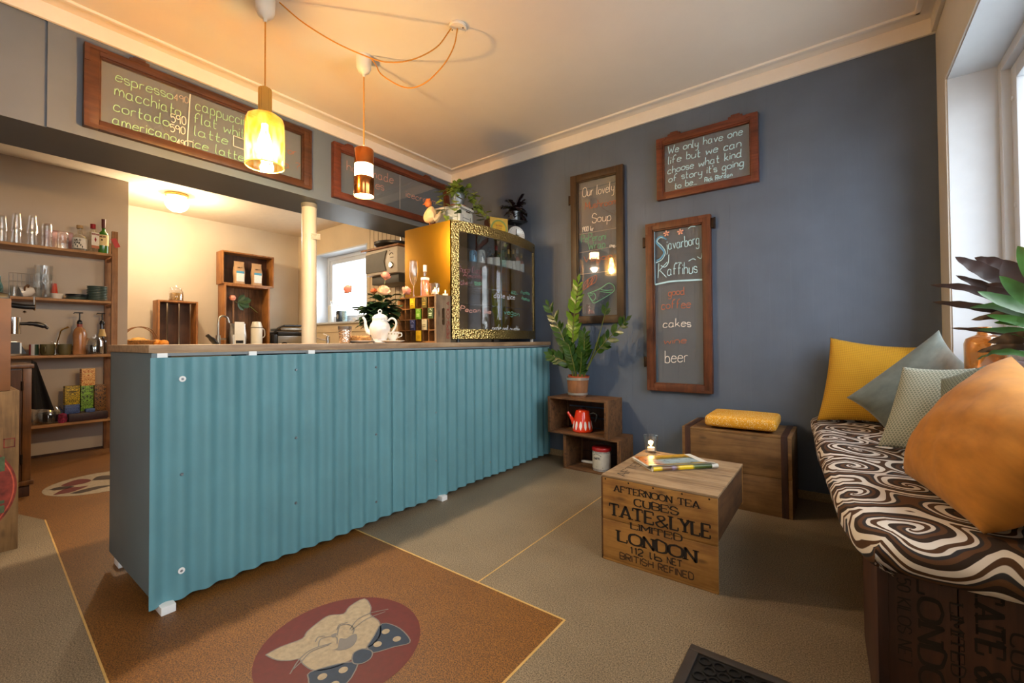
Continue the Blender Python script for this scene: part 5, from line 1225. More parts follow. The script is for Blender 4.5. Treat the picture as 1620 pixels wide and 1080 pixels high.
for k in range(7): a = -1.1+.22*k; zz = .045+.014*((k*5) % 3); bb = [(.0512*math.cos(a+p), .0512*math.sin(a+p), zz+q) for p, q in ((-.09, 0), (.02, -.012), (.09, .004), (.0, .014))]; b.faces.new([b.verts.new(p) for p in bb])
obj('label_flowers', b, plain('dark botanical print', '3a4038', .7, var=.4, vs=60), t, smooth=False, recalc=False)
t = thing('spirit_bottle', 'square clear gin bottle with red cap and white label', 'bottle', (XM, .893, S1), .35); b = nb(); box(b, -.034, .034, -.034, .034, 0, .20, .012); lathe(b, [(.03, .198), (.02, .215), (.016, .235), (0, .235)], n=16); obj('bottle_body', b, m_gin, t)
b = nb(); cyl(b, (0, 0, 0), .019, .232, .275, 18); obj('cap', b, m_capr, t); b = nb(); box(b, .0342, .0352, -.030, .030, .075, .195); obj('paper_label', b, m_lab, t); b = nb(); prism(b, [(-.008, .13), (0, .105), (.008, .13), (0, .155)], .0353, .0358, 0, Matrix(((0, 0, 1, 0), (1, 0, 0, 0), (0, 1, 0, 0), (0, 0, 0, 1)))); obj('red_emblem', b, m_capr, t)
b = nb(); bb = nb(); lettering(bb, 'BEEFEATER', -.027, .172, .027, .172, .013, .003, 0)
for f in bb.faces: b.faces.new([b.verts.new((.0358, v.co.x, v.co.z)) for v in f.verts])
bb.free(); obj('label_lettering', b, m_capr, t, smooth=False, recalc=False)
b = nb(); box(b, .0342, .0352, -.030, .030, .05, .074); obj('label_foot', b, plain('copper label foot', 'a86a4c', .5, var=.1), t)
t = thing('spirit_bottle', 'green whiskey bottle with cream label at the right end of the top shelf', 'bottle', (XM, .965, S1)); b = nb(); lathe(b, bottle_prof(.037, .335, .36, .33), n=24); obj('bottle_body', b, plain('bright green bottle glass', '2f6a1e', .12, var=.1, coat=.3), t)
b = nb(); lathe(b, [(.0145, .25), (.0155, .336), (0, .337)], n=16); obj('capsule', b, plain('dark red capsule', '4c1410', .35, var=0), t); b = nb(); lathe(b, [(.0376, .085), (.0376, .185)], n=24); obj('paper_label', b, plain('cream whiskey label', 'd8c68c', .6, var=.05), t)
label_text(t, [('JAMESON', .158, .024, .015)], .0376, plain('dark red print', '5a1c14', .6, var=0), .003)
b = nb(); lathe(b, [(0, .002), (.008, 0)], n=12, M=Matrix.Translation((.0378*.9, -.0378*.43, .135)) @ Matrix.Rotation(-.45, 4, 'Z') @ Matrix.Rotation(PI/2, 4, 'Y')); obj('label_crest', b, plain('dark label crest', '4a2a14', .6, var=0), t)
# second shelf
S2 = SZ[1]+.001
tum('teal tinted glass bottle at the far left of the second shelf', .325, S2, [(0, 0), (.03, 0), (.032, .08), (.018, .13), (.018, .17), (.015, .17), (.015, .13), (.028, .08), (0, .005)], 1, m=glass('teal tinted glass', (.55, .78, .80), .03, .1, .7), name='small_carafe')
tum('short clear glass left of the cream cups on the second shelf', .415, S2, up(.027, .031, .10), 1)
t = thing('coffee_cup', 'cream cup tipped on its side on the second shelf', 'cup', (XM, .49, S2+.056)); b = nb(); lathe(b, [(0, -.04), (.025, -.04), (.045, -.01), (.047, .04), (.044, .04), (.042, -.005), (0, -.03)], n=22, M=Matrix.Rotation(1.9, 4, 'X')); obj('bowl', b, m_porcelain, t)
b = nb(); tube(b, smooth_path([(.04, -.02, .0), (.065, -.02, .03), (.06, -.0, .05), (.035, .0, .03)], 4), .006, 8); obj('handle', b, plain('brown cup handle', '6a4a2c', .4, var=.1), t)
b = nb(); lathe(b, [(0, 0), (.04, 0), (.055, .09), (.06, .10), (.056, .10), (.038, .006), (0, .006)], (-5.61, .535, S2), 22); tag(obj('bowl', b, plain('grey white bowl', 'c2b8aa', .4, var=.05)), 'grey white bowl behind the tipped cream cup', 'bowl')
t = thing('wire_rack', 'faint wire basket behind the cups on the second shelf', 'rack', (-5.62, .46, S2)); b = nb()
for k in range(7): tube(b, [(0, -.07+.024*k, 0), (0, -.07+.024*k, .215)], .0015, 5)
for k in range(4): tube(b, [(0, -.07, .005+.07*k), (0, .074, .005+.07*k)], .0015, 5)
obj('wires', b, m_steel, t)
for i, (dy, dx) in enumerate(((-.028, 0), (.028, .01), (.0, -.05))):
    for k in range(3):
        b = nb(); lathe(b, [(0, 0), (.020, 0), (.021, .008), (.030, .14), (.0285, .14), (.019, .012), (0, .010)], n=16, flute=.04, nfl=8); o = obj('drinking_glass', b, m_glass, None, loc=(XM+dx, .585+dy, S2+k*.075)); tag(o, 'fluted tall glass nested in the stacks in the middle of the second shelf', 'glass', 'fluted glasses on the second shelf')
b = nb(); lathe(b, [(0, 0), (.024, 0), (.018, .085), (0, .085)], n=20, mi=0); lathe(b, [(.0186, .07), (.0245, .0)], n=20, mi=1); tag(obj('paper_cup', b, [plain('red printed cup', 'b83c22', .5, var=.1), plain('red printed cup side', 'b83c22', .5, var=.1)], None, loc=(XM-.02, .648, S2+.055)), 'upturned red paper cup standing in the white bowl', 'cup')
b = nb(); lathe(b, [(0, 0), (.03, 0), (.042, .05), (.039, .05), (.028, .006), (0, .006)], n=22); tag(obj('bowl', b, m_porcelain, None, loc=(XM, .665, S2)), 'small white bowl under the red paper cup', 'bowl')
m_tealplate = plain('grey teal stoneware', '56685f', .35, var=.1, vs=8); m_dkplate = plain('dark slate stoneware', '23282a', .35, var=.1)
for k in range(4):
    b = nb(); r = (.072, .068, .078, .08)[k]; lathe(b, [(0, 0), (r*.6, 0), (r, .012), (r, .015), (r*.6, .005), (0, .005)], n=26); tag(obj('plate', b, (m_tealplate, m_tealplate, m_dkplate, m_dkplate)[k], None, loc=(XM, .785+.003*k, S2+.0125*k)), ['bottom teal plate of the low stack', 'second teal plate of the low stack', 'lower dark plate on the low stack', 'top dark plate on the low stack'][k], 'plate', 'low plate stack on the second shelf')
b = nb(); lathe(b, [(0, 0), (.03, 0), (.05, .045), (.047, .047), (.027, .006), (0, .006)], (-5.6, .872, S2), 20); tag(obj('bowl', b, plain('brown stoneware', '4e4030', .4, var=.1)), 'brown bowl in the gap behind the two plate stacks', 'bowl')
for k in range(9):
    b = nb(); r = .072; lathe(b, [(0, 0), (r*.62, 0), (r, .017), (r, .020), (r*.6, .006), (0, .006)], n=28); tag(obj('plate', b, m_tealplate, None, loc=(XM, .925, S2+.0148*k)), 'grey teal stoneware plate in the tall stack at the end of the second shelf', 'plate', 'tall plate stack on the second shelf')
# third shelf
S3 = SZ[2]+.001
m_mug = plain('olive stoneware mug', '5e5838', .45, var=.1, vs=12)
for lab, y, rz in (('left olive mug on the third shelf, handle toward the room', .61, -.3), ('right olive mug on the third shelf beside the pump bottle', .715, 1.6)):
    t = thing('mug', lab, 'mug', (XM, y, S3), rz); b = nb(); lathe(b, [(0, 0), (.036, 0), (.044, .02), (.047, .095), (.044, .095), (.041, .02), (0, .008)], n=26); obj('cup_body', b, m_mug, t); b = nb(); tube(b, smooth_path([(.043, 0, .075), (.07, 0, .07), (.068, 0, .03), (.043, 0, .025)], 5), .0055, 8); obj('handle', b, m_mug, t)
tum('clear glass holding a gold spoon behind the olive mugs', .665, S3, up(.03, .036, .12)[::-1], 1, x=-5.60)
b = nb(); tube(b, smooth_path([(-5.60, .66, S3+.03), (-5.60, .69, S3+.16), (-5.60, .705, S3+.22), (-5.59, .75, S3+.25)], 4), [.003, .004, .005, .006, .008], 8); tag(obj('spoon', b, plain('gold metal spoon', 'b88a3a', .25, 1, var=.1)), 'gold spoon leaning out of the glass behind the mugs', 'spoon')
t = thing('canister', 'red white and green striped canister left of the olive mugs', 'canister', (XM, .53, S3)); b = nb(); cyl(b, (0, 0, 0), .028, 0, .095, 22); obj('body', b, m_white, t)
for a0, a1, c in ((-1.6, -.75, '8c1a22'), (.05, 1.6, '1e3a2c')):
    b = nb(); R_ = [[b.verts.new((.0286*math.cos(a0+(a1-a0)*i/8), .0286*math.sin(a0+(a1-a0)*i/8), z)) for z in (.002, .093)] for i in range(9)]
    for A, B in zip(R_, R_[1:]): b.faces.new((A[0], B[0], B[1], A[1]))
    obj('stripe', b, plain('stripe '+c, c, .5, var=0), t, smooth=False, recalc=False)
def pump(t, z, s=1):
    b = nb(); lathe(b, [(0, z), (.018*s, z), (.02*s, z+.01), (.016*s, z+.03), (.006, z+.038), (.005, z+.10), (0, z+.10)], n=14); box(b, -.012, .012, -.035, .02, z+.098, z+.108, .003); tube(b, [(0, -.033, z+.103), (0, -.042, z+.095)], .004, 6); obj('pump_head', b, m_black, t)
t = thing('syrup_bottle', 'peach coloured syrup bottle with black pump on the third shelf', 'bottle', (XM, .81, S3), .2); b = nb(); lathe(b, [(0, 0), (.046, 0), (.048, .01), (.043, .10), (.047, .18), (.038, .225), (.018, .25), (.018, .275), (0, .275)], n=26, flute=.03, nfl=5); obj('bottle_body', b, plain('peach orange bottle', 'b07a4e', .25, var=.3, vs=8, coat=.3), t); b = nb(); lathe(b, [(.019, .248), (.02, .275), (0, .276)], n=14); obj('collar', b, plain('red orange collar', '8c3a22', .4, var=0), t); pump(t, .275)
t = thing('storage_jar', 'dark filled glass storage jar with lid on the third shelf', 'jar', (XM+.01, .905, S3)); b = nb(); lathe(b, [(0, 0), (.062, 0), (.065, .01), (.065, .12), (.05, .14), (.05, .15), (.047, .15), (.061, .118), (.061, .012), (0, .006)], n=26); obj('glass_body', b, m_glass, t); b = nb(); lathe(b, [(0, .008), (.060, .01), (.060, .085), (0, .09)], n=24); obj('contents', b, plain('dark loose tea', '1c1512', .9, var=.5, vs=120), t); b = nb(); lathe(b, [(.055, .151), (.055, .158), (.014, .162), (.012, .18), (0, .182)], n=22); obj('lid', b, m_glass, t)
t = thing('syrup_bottle', 'clear syrup bottle with black pump and gold neck label behind the dark jar', 'bottle', (-5.60, .975, S3), .2); b = nb(); lathe(b, bottle_prof(.036, .28, .5, .42), n=22); obj('bottle_body', b, plain('dark syrup glass', '2a1c18', .1, var=.1, coat=.4), t); b = nb(); lathe(b, [(.031, .165), (.02, .215), (.018, .235)], n=18); obj('neck_label', b, plain('gold neck label', 'c8a868', .5, var=.15), t); pump(t, .28)
# lowest shelf
S4 = SZ[3]+.001
t = thing('storage_jar', 'wide lidded jar of dark tea at the left of the lowest shelf', 'jar', (XM, .62, S4)); b = nb(); lathe(b, [(0, 0), (.085, 0), (.09, .012), (.09, .10), (.07, .13), (.07, .14), (.066, .14), (.085, .10), (.085, .014), (0, .006)], n=28); obj('glass_body', b, m_glass, t); b = nb(); lathe(b, [(0, .008), (.083, .012), (.083, .085), (0, .09)], n=26); obj('contents', b, plain('black tea leaves', '140f0d', .9, var=.5, vs=120), t); b = nb(); lathe(b, [(.075, .141), (.075, .15), (.03, .158), (0, .158)], n=24); obj('lid', b, m_glass, t)
def teabox(lab, y, z, w, h, c1, c2, x=-5.50):
    t = thing('tea_box', lab, 'tea box', (x, y, z), PI/2+.05); b = nb(); box(b, -w/2, w/2, 0, .07, 0, h, .001)
    nt = NT('tea box print '+c1); v = nt.coord((1, 1, 1)); s = nt.new('SeparateXYZ'); nt.link(v, s.inputs[0]); ax_ = nt.math('ABSOLUTE', s.outputs['X']); cmb = nt.new('CombineXYZ'); nt.link(ax_, cmb.inputs[0]); nt.link(s.outputs['Z'], cmb.inputs[2])
    f = nt.noise(cmb.outputs[0], 30, 2, 3.0); nt.link(nt.ramp(f, [(.40, c1), (.45, c2), (.52, c2), (.57, c1)]), nt.p.inputs['Base Color']); nt.p.inputs['Roughness'].default_value = .5
    obj('carton', b, nt.m, t); b = nb(); box(b, -w*.27, w*.27, -.0008, .0, h*.66, h*.74); obj('title_band', b, plain('title band '+c2, c2, .5, var=.2), t)
teabox('blue tea box under the yellow one on the lowest shelf', .766, S4+.06, .095, .082, '2a3c6e', '5068a0')
teabox('yellow patterned tea box stacked on the blue one', .766, S4+.143, .095, .165, 'd8b820', '5c5010')
teabox('green and black patterned tea box in the middle of the lowest shelf', .862, S4+.075, .084, .228, '0c0f08', '86b83a')
teabox('black and gold patterned tea box at the right of the lowest shelf', .950, S4+.055, .080, .25, '120d0a', '8a5c22')
teabox('orange patterned tea box balanced on top of the green one', .868, S4+.304, .090, .155, 'b8601a', 'f4cc80')
b = nb(); box(b, -5.56, -5.44, .715, .995, S4, S4+.054, .004); o = tag(obj('tea_tray', b, plain('dark brown tea tray', '1e110c', .6, var=.3)), 'dark brown tray under the tea boxes on the lowest shelf', 'tray')
b = nb(); box(b, -5.44, -5.40, .73, .985, S4, S4+.07, .006); tag(obj('tea_packet_box', b, plain('dark wine red wrapper', '2c0f12', .5, var=.4, vs=40)), 'long dark wine red wrapped box in front of the tea boxes', 'box')
b = nb(); box(b, -5.47, -5.41, .84, .90, S4+.071, S4+.10, .003); tag(obj('blue_packet', b, plain('blue wrapper', '34548c', .5, var=.3, vs=60)), 'small blue packet lying on the long dark red box', 'packet')
b = nb(); lathe(b, [(0, 0), (.022, .0), (.028, .03), (.022, .075), (0, .085)], n=12, flute=.1, nfl=4); tag(obj('magenta_packet', b, plain('magenta flowered wrapper', '8c2448', .6, var=.7, vs=70), None, loc=(-5.425, .695, S4)), 'small magenta flowered packet right of the dark jar', 'packet')

# ---------------------------------------------------------------- brown cabinet, apron, espresso machine
t = thing('cabinet', 'tall narrow brown wooden cabinet under the espresso machine', 'cabinet', (-4.52, .02, 0))
def kb(b, x0, x1, y0, y1, z0, z1, bev=.003): return box(b, x0+4.52, x1+4.52, y0-.02, y1-.02, z0, z1, bev)
b = nb(); kb(b, -4.74, -4.31, -.38, .40, .10, .845); obj('body', b, m_cabinet, t)
b = nb(); kb(b, -4.31, -4.30, .365, .405, .10, .845); obj('door_stile', b, m_cabinet, t)
b = nb(); kb(b, -4.31, -4.30, -.38, -.34, .10, .845); obj('door_stile', b, m_cabinet, t)
b = nb(); kb(b, -4.31, -4.297, -.335, .360, .105, .835); d = obj('door', b, m_cabinetdk, t)
for z in (.25, .73):
    b = nb(); tube(b, [(4.52-4.295, .362-.02, z-.03), (4.52-4.295, .362-.02, z+.03)], .006, 8); obj('hinge', b, m_iron, d)
b = nb(); kb(b, -4.75, -4.288, -.39, .415, .845, .872, .004); obj('top', b, m_cabinet, t)
b = nb(); kb(b, -4.745, -4.285, -.385, .418, .075, .105, .006); obj('base_moulding', b, m_cabinet, t)
for y in (-.36, .30): b = nb(); kb(b, -4.72, -4.30, y, y+.10, 0, .075); obj('foot', b, m_cabinetdk, t)
b = nb()
def apf(u, v): return Vector((-4.48+.03*math.sin(u*8)*v, .419+(.025+.085*v)*u, .895-.34*v-.02*u))
sheet(b, apf, 14, 12); sheet(b, lambda u, v: apf(u, v)+Vector((-.006, 0, 0)), 14, 12)
o = obj('apron', b, m_blacksoft); tag(o, 'black apron hanging from the side of the brown cabinet', 'apron')
t = thing('espresso_machine', 'black and chrome espresso machine half hidden behind the stacked crates', 'coffee machine', (-4.52, .08, .873))
b = nb(); box(b, -.20, .15, -.28, .20, .03, .09, .01); obj('base', b, m_black, t)
b = nb(); box(b, -.20, -.02, -.28, .18, .09, .46, .02); obj('body', b, m_black, t)
b = nb(); box(b, -.20, .12, -.28, .235, .40, .475, .03); obj('head', b, m_black, t)
b = nb(); box(b, -.19, .11, -.26, .18, .476, .484, .004); obj('cup_tray', b, m_chrome, t)
b = nb(); prism(b, [(-.26, .0), (.30, .0), (.27, .075), (-.26, .075)], -.12, .12, 0, Matrix(((0, 0, 1, .10), (1, 0, 0, 0), (0, 1, 0, .068), (0, 0, 0, 1)))); obj('drip_tray', b, m_black, t)
b = nb(); box(b, -.01, .23, -.25, .26, .1435, .148, .001); box(b, .222, .226, .27, .278, .07, .14, 0); obj('drip_grid', b, m_steel, t)
b = nb(); cyl(b, (.12, .248, 0), .035, .20, .31, 22); obj('group_head', b, m_chrome, t)
b = nb(); tube(b, smooth_path([(.12, .275, .268), (.12, .33, .27), (.12, .375, .262), (.12, .41, .24)], 5), [.010, .014, .017, .017, .010], 12); obj('portafilter_handle', b, m_black, t)
b = nb(); tube(b, [(.05, .22, .40), (.10, .30, .385), (.10, .345, .385)], .018, 10); obj('steam_knob', b, m_black, t)
b = nb(); cyl(b, (.10, .345, 0), .006, .375, .455, 8); lathe(b, [(0, -.01), (.01, 0), (0, .01)], (.10, .345, .37), 10); lathe(b, [(0, -.01), (.012, 0), (0, .01)], (.10, .30, .35), 10); obj('steam_fitting', b, m_chrome, t)

# ---------------------------------------------------------------- stacked crates at the left edge of the room
t = thing('wooden_crate', 'large grey brown crate with round red stencil at the left edge, bottom of its stack', 'crate', (-3.44, -.115, 0))
def lc(b, x0, x1, y0, y1, z0, z1, bev=.003, **k): return box(b, x0+3.44, x1+3.44, y0+.115, y1+.115, z0, z1, bev, **k)
b = nb(); lc(b, -3.258, -3.242, -.495, .265, 0, .775); fp = obj('front_panel', b, m_fgcrate, t)
b = nb(); lc(b, -3.64, -3.624, -.495, .265, 0, .775); obj('back_panel', b, m_fgcrate, t)
b = nb(); lc(b, -3.624, -3.258, .249, .265, 0, .775); obj('side_panel', b, m_fgcrate, t)
b = nb(); lc(b, -3.624, -3.258, -.495, -.479, 0, .775); obj('side_panel', b, m_fgcrate, t)
b = nb(); lc(b, -3.624, -3.258, -.479, .249, .759, .775); obj('lid', b, m_fgcrate, t)
m_redst = plain('faded red stencil paint', '7a2e24', .75, var=.45, vs=22)
b = nb(); discx(b, .26, 0, .1992, .0, 56); bmesh.ops.transform(b, matrix=Matrix.Translation((0, .115, .31)), verts=b.verts)
obj('stencil_disc', b, m_redst, t, smooth=False)
b = nb(); discx(b, .252, .247, .1996, .0, 56); bmesh.ops.transform(b, matrix=Matrix.Translation((0, .115, .31)), verts=b.verts); obj('stencil_ring', b, plain('pale stencil line', 'b8503c', .75, var=.3, vs=22), t, smooth=False)
b = nb()
for y0, y1, z0, z1 in ((.15, .22, .39, .46), (.10, .22, .235, .25), (.12, .22, .19, .225)): box(b, .1990, .1998, y0+.115, y1+.115, z0, z1)
obj('stencil_green', b, plain('green stencil paint', '4a5c42', .8, var=.3, vs=30), t, smooth=False)
b = nb()
for y0, y1, z0, z1 in ((.215, .219, .50, .545), (.249, .253, .50, .545), (.215, .253, .50, .504), (.215, .253, .541, .545)): box(b, .1984, .1990, y0+.115, y1+.115, z0, z1)
obj('stencil_square', b, m_redst, t, smooth=False)
t = thing('wooden_crate', 'smooth tan box at the left edge, topmost of its stack', 'crate', (-3.46, -.13, .776))
def uc(b, x0, x1, y0, y1, z0, z1, bev=.004): return box(b, x0+3.46, x1+3.46, y0+.13, y1+.13, z0-.776, z1-.776, bev)
b = nb(); uc(b, -3.266, -3.252, -.495, .236, .776, 1.227); obj('front_panel', b, m_fgcrate2, t)
b = nb(); uc(b, -3.65, -3.636, -.495, .236, .776, 1.227); obj('back_panel', b, m_fgcrate2, t)
for y in (.222, -.495): b = nb(); uc(b, -3.636, -3.266, y, y+.014, .776, 1.227); obj('side_panel', b, m_fgcrate2, t)
b = nb(); uc(b, -3.636, -3.266, -.481, .222, 1.213, 1.227); obj('lid', b, m_fgcrate2, t)
# ---------------------------------------------------------------- stencilled sugar crate used as a table
m_crfront = wood('honey tea crate wood', 'a87838', '7a4e20', 'b68648', 'x', .9, .6, .25)
tx0, tx1, ty0, ty1, th_ = -.885, -.390, 1.862, 2.425, .386
t = thing('wooden_crate', 'upturned tea sugar crate with large black stencilled lettering, used as a low table', 'crate', ((tx0+tx1)/2, (ty0+ty1)/2, 0))
cx, cy = (tx0+tx1)/2, (ty0+ty1)/2
def tb(b, x0, x1, y0, y1, z0, z1, bev=.003, mi=0): return box(b, x0-cx, x1-cx, y0-cy, y1-cy, z0, z1, bev, mi)
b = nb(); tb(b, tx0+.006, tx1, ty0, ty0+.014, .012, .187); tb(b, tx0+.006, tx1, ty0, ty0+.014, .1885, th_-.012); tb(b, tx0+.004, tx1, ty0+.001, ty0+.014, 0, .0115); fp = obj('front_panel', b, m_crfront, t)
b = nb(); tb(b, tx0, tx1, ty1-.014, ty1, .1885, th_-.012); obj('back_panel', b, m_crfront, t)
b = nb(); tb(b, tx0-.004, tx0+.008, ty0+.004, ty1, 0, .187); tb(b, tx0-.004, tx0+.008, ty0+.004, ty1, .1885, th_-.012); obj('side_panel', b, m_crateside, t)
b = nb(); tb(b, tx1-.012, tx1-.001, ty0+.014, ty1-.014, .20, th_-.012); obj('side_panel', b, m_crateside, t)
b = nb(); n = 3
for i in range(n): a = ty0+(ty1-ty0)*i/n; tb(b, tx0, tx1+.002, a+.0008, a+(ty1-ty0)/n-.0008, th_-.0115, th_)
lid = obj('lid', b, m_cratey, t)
yo = ty0-cy-.0006
LET = [('AFTERNOON TEA',-.822,.320,-.458,.322,.0275,.0062),('CUBES',-.727,.275,-.542,.277,.030,.0078),('TATE',-.845,.209,-.645,.211,.053,.012),('&',-.632,.211,-.583,.211,.046,.009),('LYLE',-.572,.212,-.418,.213,.053,.012),('LIMITED',-.745,.171,-.529,.172,.027,.0068),('LONDON',-.805,.1015,-.473,.1035,.0475,.0125)]
for s, a, z, c, e, h, w in LET:
    b = nb(); lettering(b, s, a-cx, z, c-cx, e, h, w, yo, pen=.48, serif=True); obj('stencil_lettering', b, m_stamp, t, smooth=False, recalc=False)
for s, a, z, c, e, h, w in [('112',-.752,.063,-.693,.064,.027,.0055),('lb',-.66,.064,-.612,.065,.027,.0055),('NET',-.588,.066,-.528,.067,.026,.0042),('BRITISH',-.797,.025,-.648,.027,.027,.0050),('REFINED',-.625,.027,-.484,.029,.027,.0050)]:
    b = nb(); lettering(b, s, a-cx, z, c-cx, e, h, w, yo); obj('stencil_lettering', b, m_stampbrown if h == .027 and s[0] in 'BR' else m_stamp, t, smooth=False, recalc=False)
b = nb(); bb = nb(); lettering(bb, 'AFTERNOON', 0, 0, .50, 0, .045, .006, 0, pen=.5, serif=True)
for f in bb.faces: b.faces.new([b.verts.new((tx0+.10-v.co.z-cx, ty0+.03+v.co.x-cy, th_+.0005)) for v in f.verts])
bb.free(); obj('lid_lettering', b, m_stamp, t, smooth=False)
for x in (tx0+.02, tx0+.13, tx0+.24, tx0+.36, tx1-.03):
    b = nb(); lathe(b, [(0, .0012), (.004, 0)], n=8, M=Matrix.Translation((x-cx, ty0-cy, th_-.018)) @ Matrix.Rotation(PI/2, 4, 'X')); obj('nail', b, m_iron, t)
tealight('lit tea light in a ribbed glass tumbler on the stencilled crate', -.835, 2.385, th_+.001, .030, .040, .092)
# folded magazine
t = thing('magazine', 'folded colourful magazine lying on the stencilled crate', 'magazine', (-.67, 2.22, th_+.001), math.radians(46))
m_pages = plain('white magazine pages', 'd8d2c4', .6, var=.05, vs=60)
mw, mh = .325, .22
def mag(b, x0, x1, z0, z1, mi=0):
    g = []
    for i in range(13):
        x = x0+(x1-x0)*i/12; k = max(0, 1-i/4)
        z = .010*(1-((i-12)/12)**2*0)+.018*math.exp(-((x-x0)/.05)**2)
        g.append((x, z))
    return g
b = nb()
def pg(u, v, o=0): 
    x = -mw/2+mw*u; y = -mh/2+mh*v
    return Vector((x, y, .003+o+.017*math.exp(-(v/.18)**2)+.010*u*(v > -1)*math.sin(v*PI)*.3+.003*v))
for k in range(3): sheet(b, lambda u, v: pg(u, v, .0028*k+.001), 12, 16)
tube(b, [(-mw/2+.002, -mh/2+.006, .011), (mw/2+.012, -mh/2+.006, .011)], .0105, 10)
sheet(b, lambda u, v: Vector((-mw/2+mw*u, -mh/2+mh*v, .0005)), 2, 2)
obj('pages', b, m_pages, t, ang=2, recalc=False)
cov = NT('printed magazine cover'); v = cov.coord((1, 1, 1), 'UV'); s = cov.new('SeparateXYZ'); cov.link(v, s.inputs[0])
base = cov.ramp(s.outputs['Y'], [(0, 'd8b81c'), (.22, 'd8b81c'), (.26, '8fa0a4'), (.62, '9db0b6'), (.70, '6a5a22'), (.9, 'c89a24')])
nz = cov.noise(cov.coord((1, 1, 1), 'UV'), 9, 4, 1.0)
lx = cov.ramp(s.outputs['X'], [(0, (1, 1, 1)), (.18, (.6, .6, .6)), (.34, (0, 0, 0))])
c_ = cov.mix(lx, base, 'd8762c'); c_ = cov.mix(cov.math('GREATER_THAN', nz, .60), c_, '23301c')
c_ = cov.mix(cov.math('GREATER_THAN', s.outputs['X'], .90), c_, 'e0dcd0')
cov.link(c_, cov.p.inputs['Base Color']); cov.p.inputs['Roughness'].default_value = .3
b = nb(); sheet(b, lambda u, v: pg(.03+.94*u, .02+.94*v, .0095), 14, 18); obj('cover', b, cov.m, t, ang=2)
b = nb()
def roll(u, v): a = PI*(1.15-1.5*v); return Vector((-mw/2+.004+(mw*.93)*u, -mh/2+.006-.0112*math.cos(a-PI/2)*1.0, .0112+.0112*math.sin(a-PI/2+0)))
g = sheet(b, lambda u, v: Vector((-mw/2+.004+mw*.92*u, -mh/2+.006-.0113*math.sin(PI*(.15+.85*v)), .0113-.0113*math.cos(PI*(.15+.85*v)))), 16, 8)
sp = NT('printed magazine fold'); v = sp.coord((1, 1, 1), 'UV'); s = sp.new('SeparateXYZ'); sp.link(v, s.inputs[0])
sp.link(sp.ramp(s.outputs['X'], [(0, 'e2c21c'), (.13, 'd8b41c'), (.16, '7a5a34'), (.30, '6a4a3c'), (.34, '8a7a9a'), (.40, '7a5a34'), (.45, 'e0c020'), (.66, 'e0c020'), (.70, '4a5a1c'), (.95, '3a4a18')], 'LINEAR'), sp.p.inputs['Base Color']); sp.p.inputs['Roughness'].default_value = .35
obj('folded_cover', b, sp.m, t, ang=2)

# ---------------------------------------------------------------- chest with yellow seat pad
hx0, hx1, hy0, hy1, hh = -.805, -.215, 2.875, 3.265, .455
t = thing('wooden_chest', 'large brown wooden chest with dark edge bands against the blue wall', 'chest', ((hx0+hx1)/2, (hy0+hy1)/2, 0))
cx, cy = (hx0+hx1)/2, (hy0+hy1)/2
def hb(b, x0, x1, y0, y1, z0, z1, bev=.003): return box(b, x0-cx, x1-cx, y0-cy, y1-cy, z0, z1, bev)
for y0, y1, nm in ((hy0, hy0+.014, 'front_panel'), (hy1-.014, hy1, 'back_panel')):
    b = nb(); hb(b, hx0, hx1, y0, y1, 0, .215); hb(b, hx0, hx1, y0, y1, .2165, hh-.014); obj(nm, b, m_chest, t)
for x0, x1 in ((hx0, hx0+.014), (hx1-.014, hx1)):
    b = nb(); hb(b, x0, x1, hy0+.014, hy1-.014, 0, .215); hb(b, x0, x1, hy0+.014, hy1-.014, .2165, hh-.014); obj('side_panel', b, m_chest, t)
b = nb(); planks(b, hx0-cx, hx1-cx, hy0-cy, hy1-cy, hh-.0135, hh, 'y', 2); obj('lid', b, m_chest, t)
for x0 in (hx0+.018, hx1-.052):
    b = nb(); hb(b, x0, x0+.032, hy0-.003, hy0, .0, hh+.002, .001); hb(b, x0, x0+.032, hy0, hy1, hh, hh+.003, .001)
    for z in (.06, .14, .24, .33, .42): lathe(b, [(0, .002), (.004, 0)], n=8, M=Matrix.Translation((x0+.016-cx, hy0-.003-cy, z)) @ Matrix.Rotation(PI/2, 4, 'X'))
    obj('edge_band', b, m_chestband, t)
nt = NT('yellow dotted cotton'); vo = nt.new('TexVoronoi'); vo.inputs['Scale'].default_value = 150; nt.link(nt.coord(), vo.inputs['Vector'])
nz = nt.noise(nt.coord(), 9, 2); dots = nt.math('MULTIPLY', nt.math('LESS_THAN', vo.outputs['Distance'], .30), nt.math('GREATER_THAN', nz, .36))
nt.link(nt.mix(dots, 'd89a1c', 'ead9a8'), nt.p.inputs['Base Color']); nt.p.inputs['Roughness'].default_value = .85; m_dotyellow = nt.m
def rbox(b, w, d, h, r=.03, puff=.012, n=14):
    bmesh.ops.create_cube(b, size=1, matrix=Matrix.Diagonal((w, d, h, 1))); bmesh.ops.bevel(b, geom=b.edges[:], offset=r, segments=4, profile=.6, affect='EDGES')
    bmesh.ops.subdivide_edges(b, edges=[e for e in b.edges if e.calc_length() > w/6], cuts=8, use_grid_fill=True)
    for v in b.verts:
        u = max(0, 1-(2*v.co.x/w)**2)*max(0, 1-(2*v.co.y/d)**2); v.co.z += math.copysign(puff*u, v.co.z) if abs(v.co.z) > h*.3 else 0
b = nb(); rbox(b, .385, .335, .066, .026, .010)
o = obj('seat_pad', b, m_dotyellow, None, loc=(-.485, 3.06, hh+.048)); o.rotation_euler = (0, 0, math.radians(1)); tag(o, 'yellow dotted seat pad on top of the large wooden chest', 'cushion')

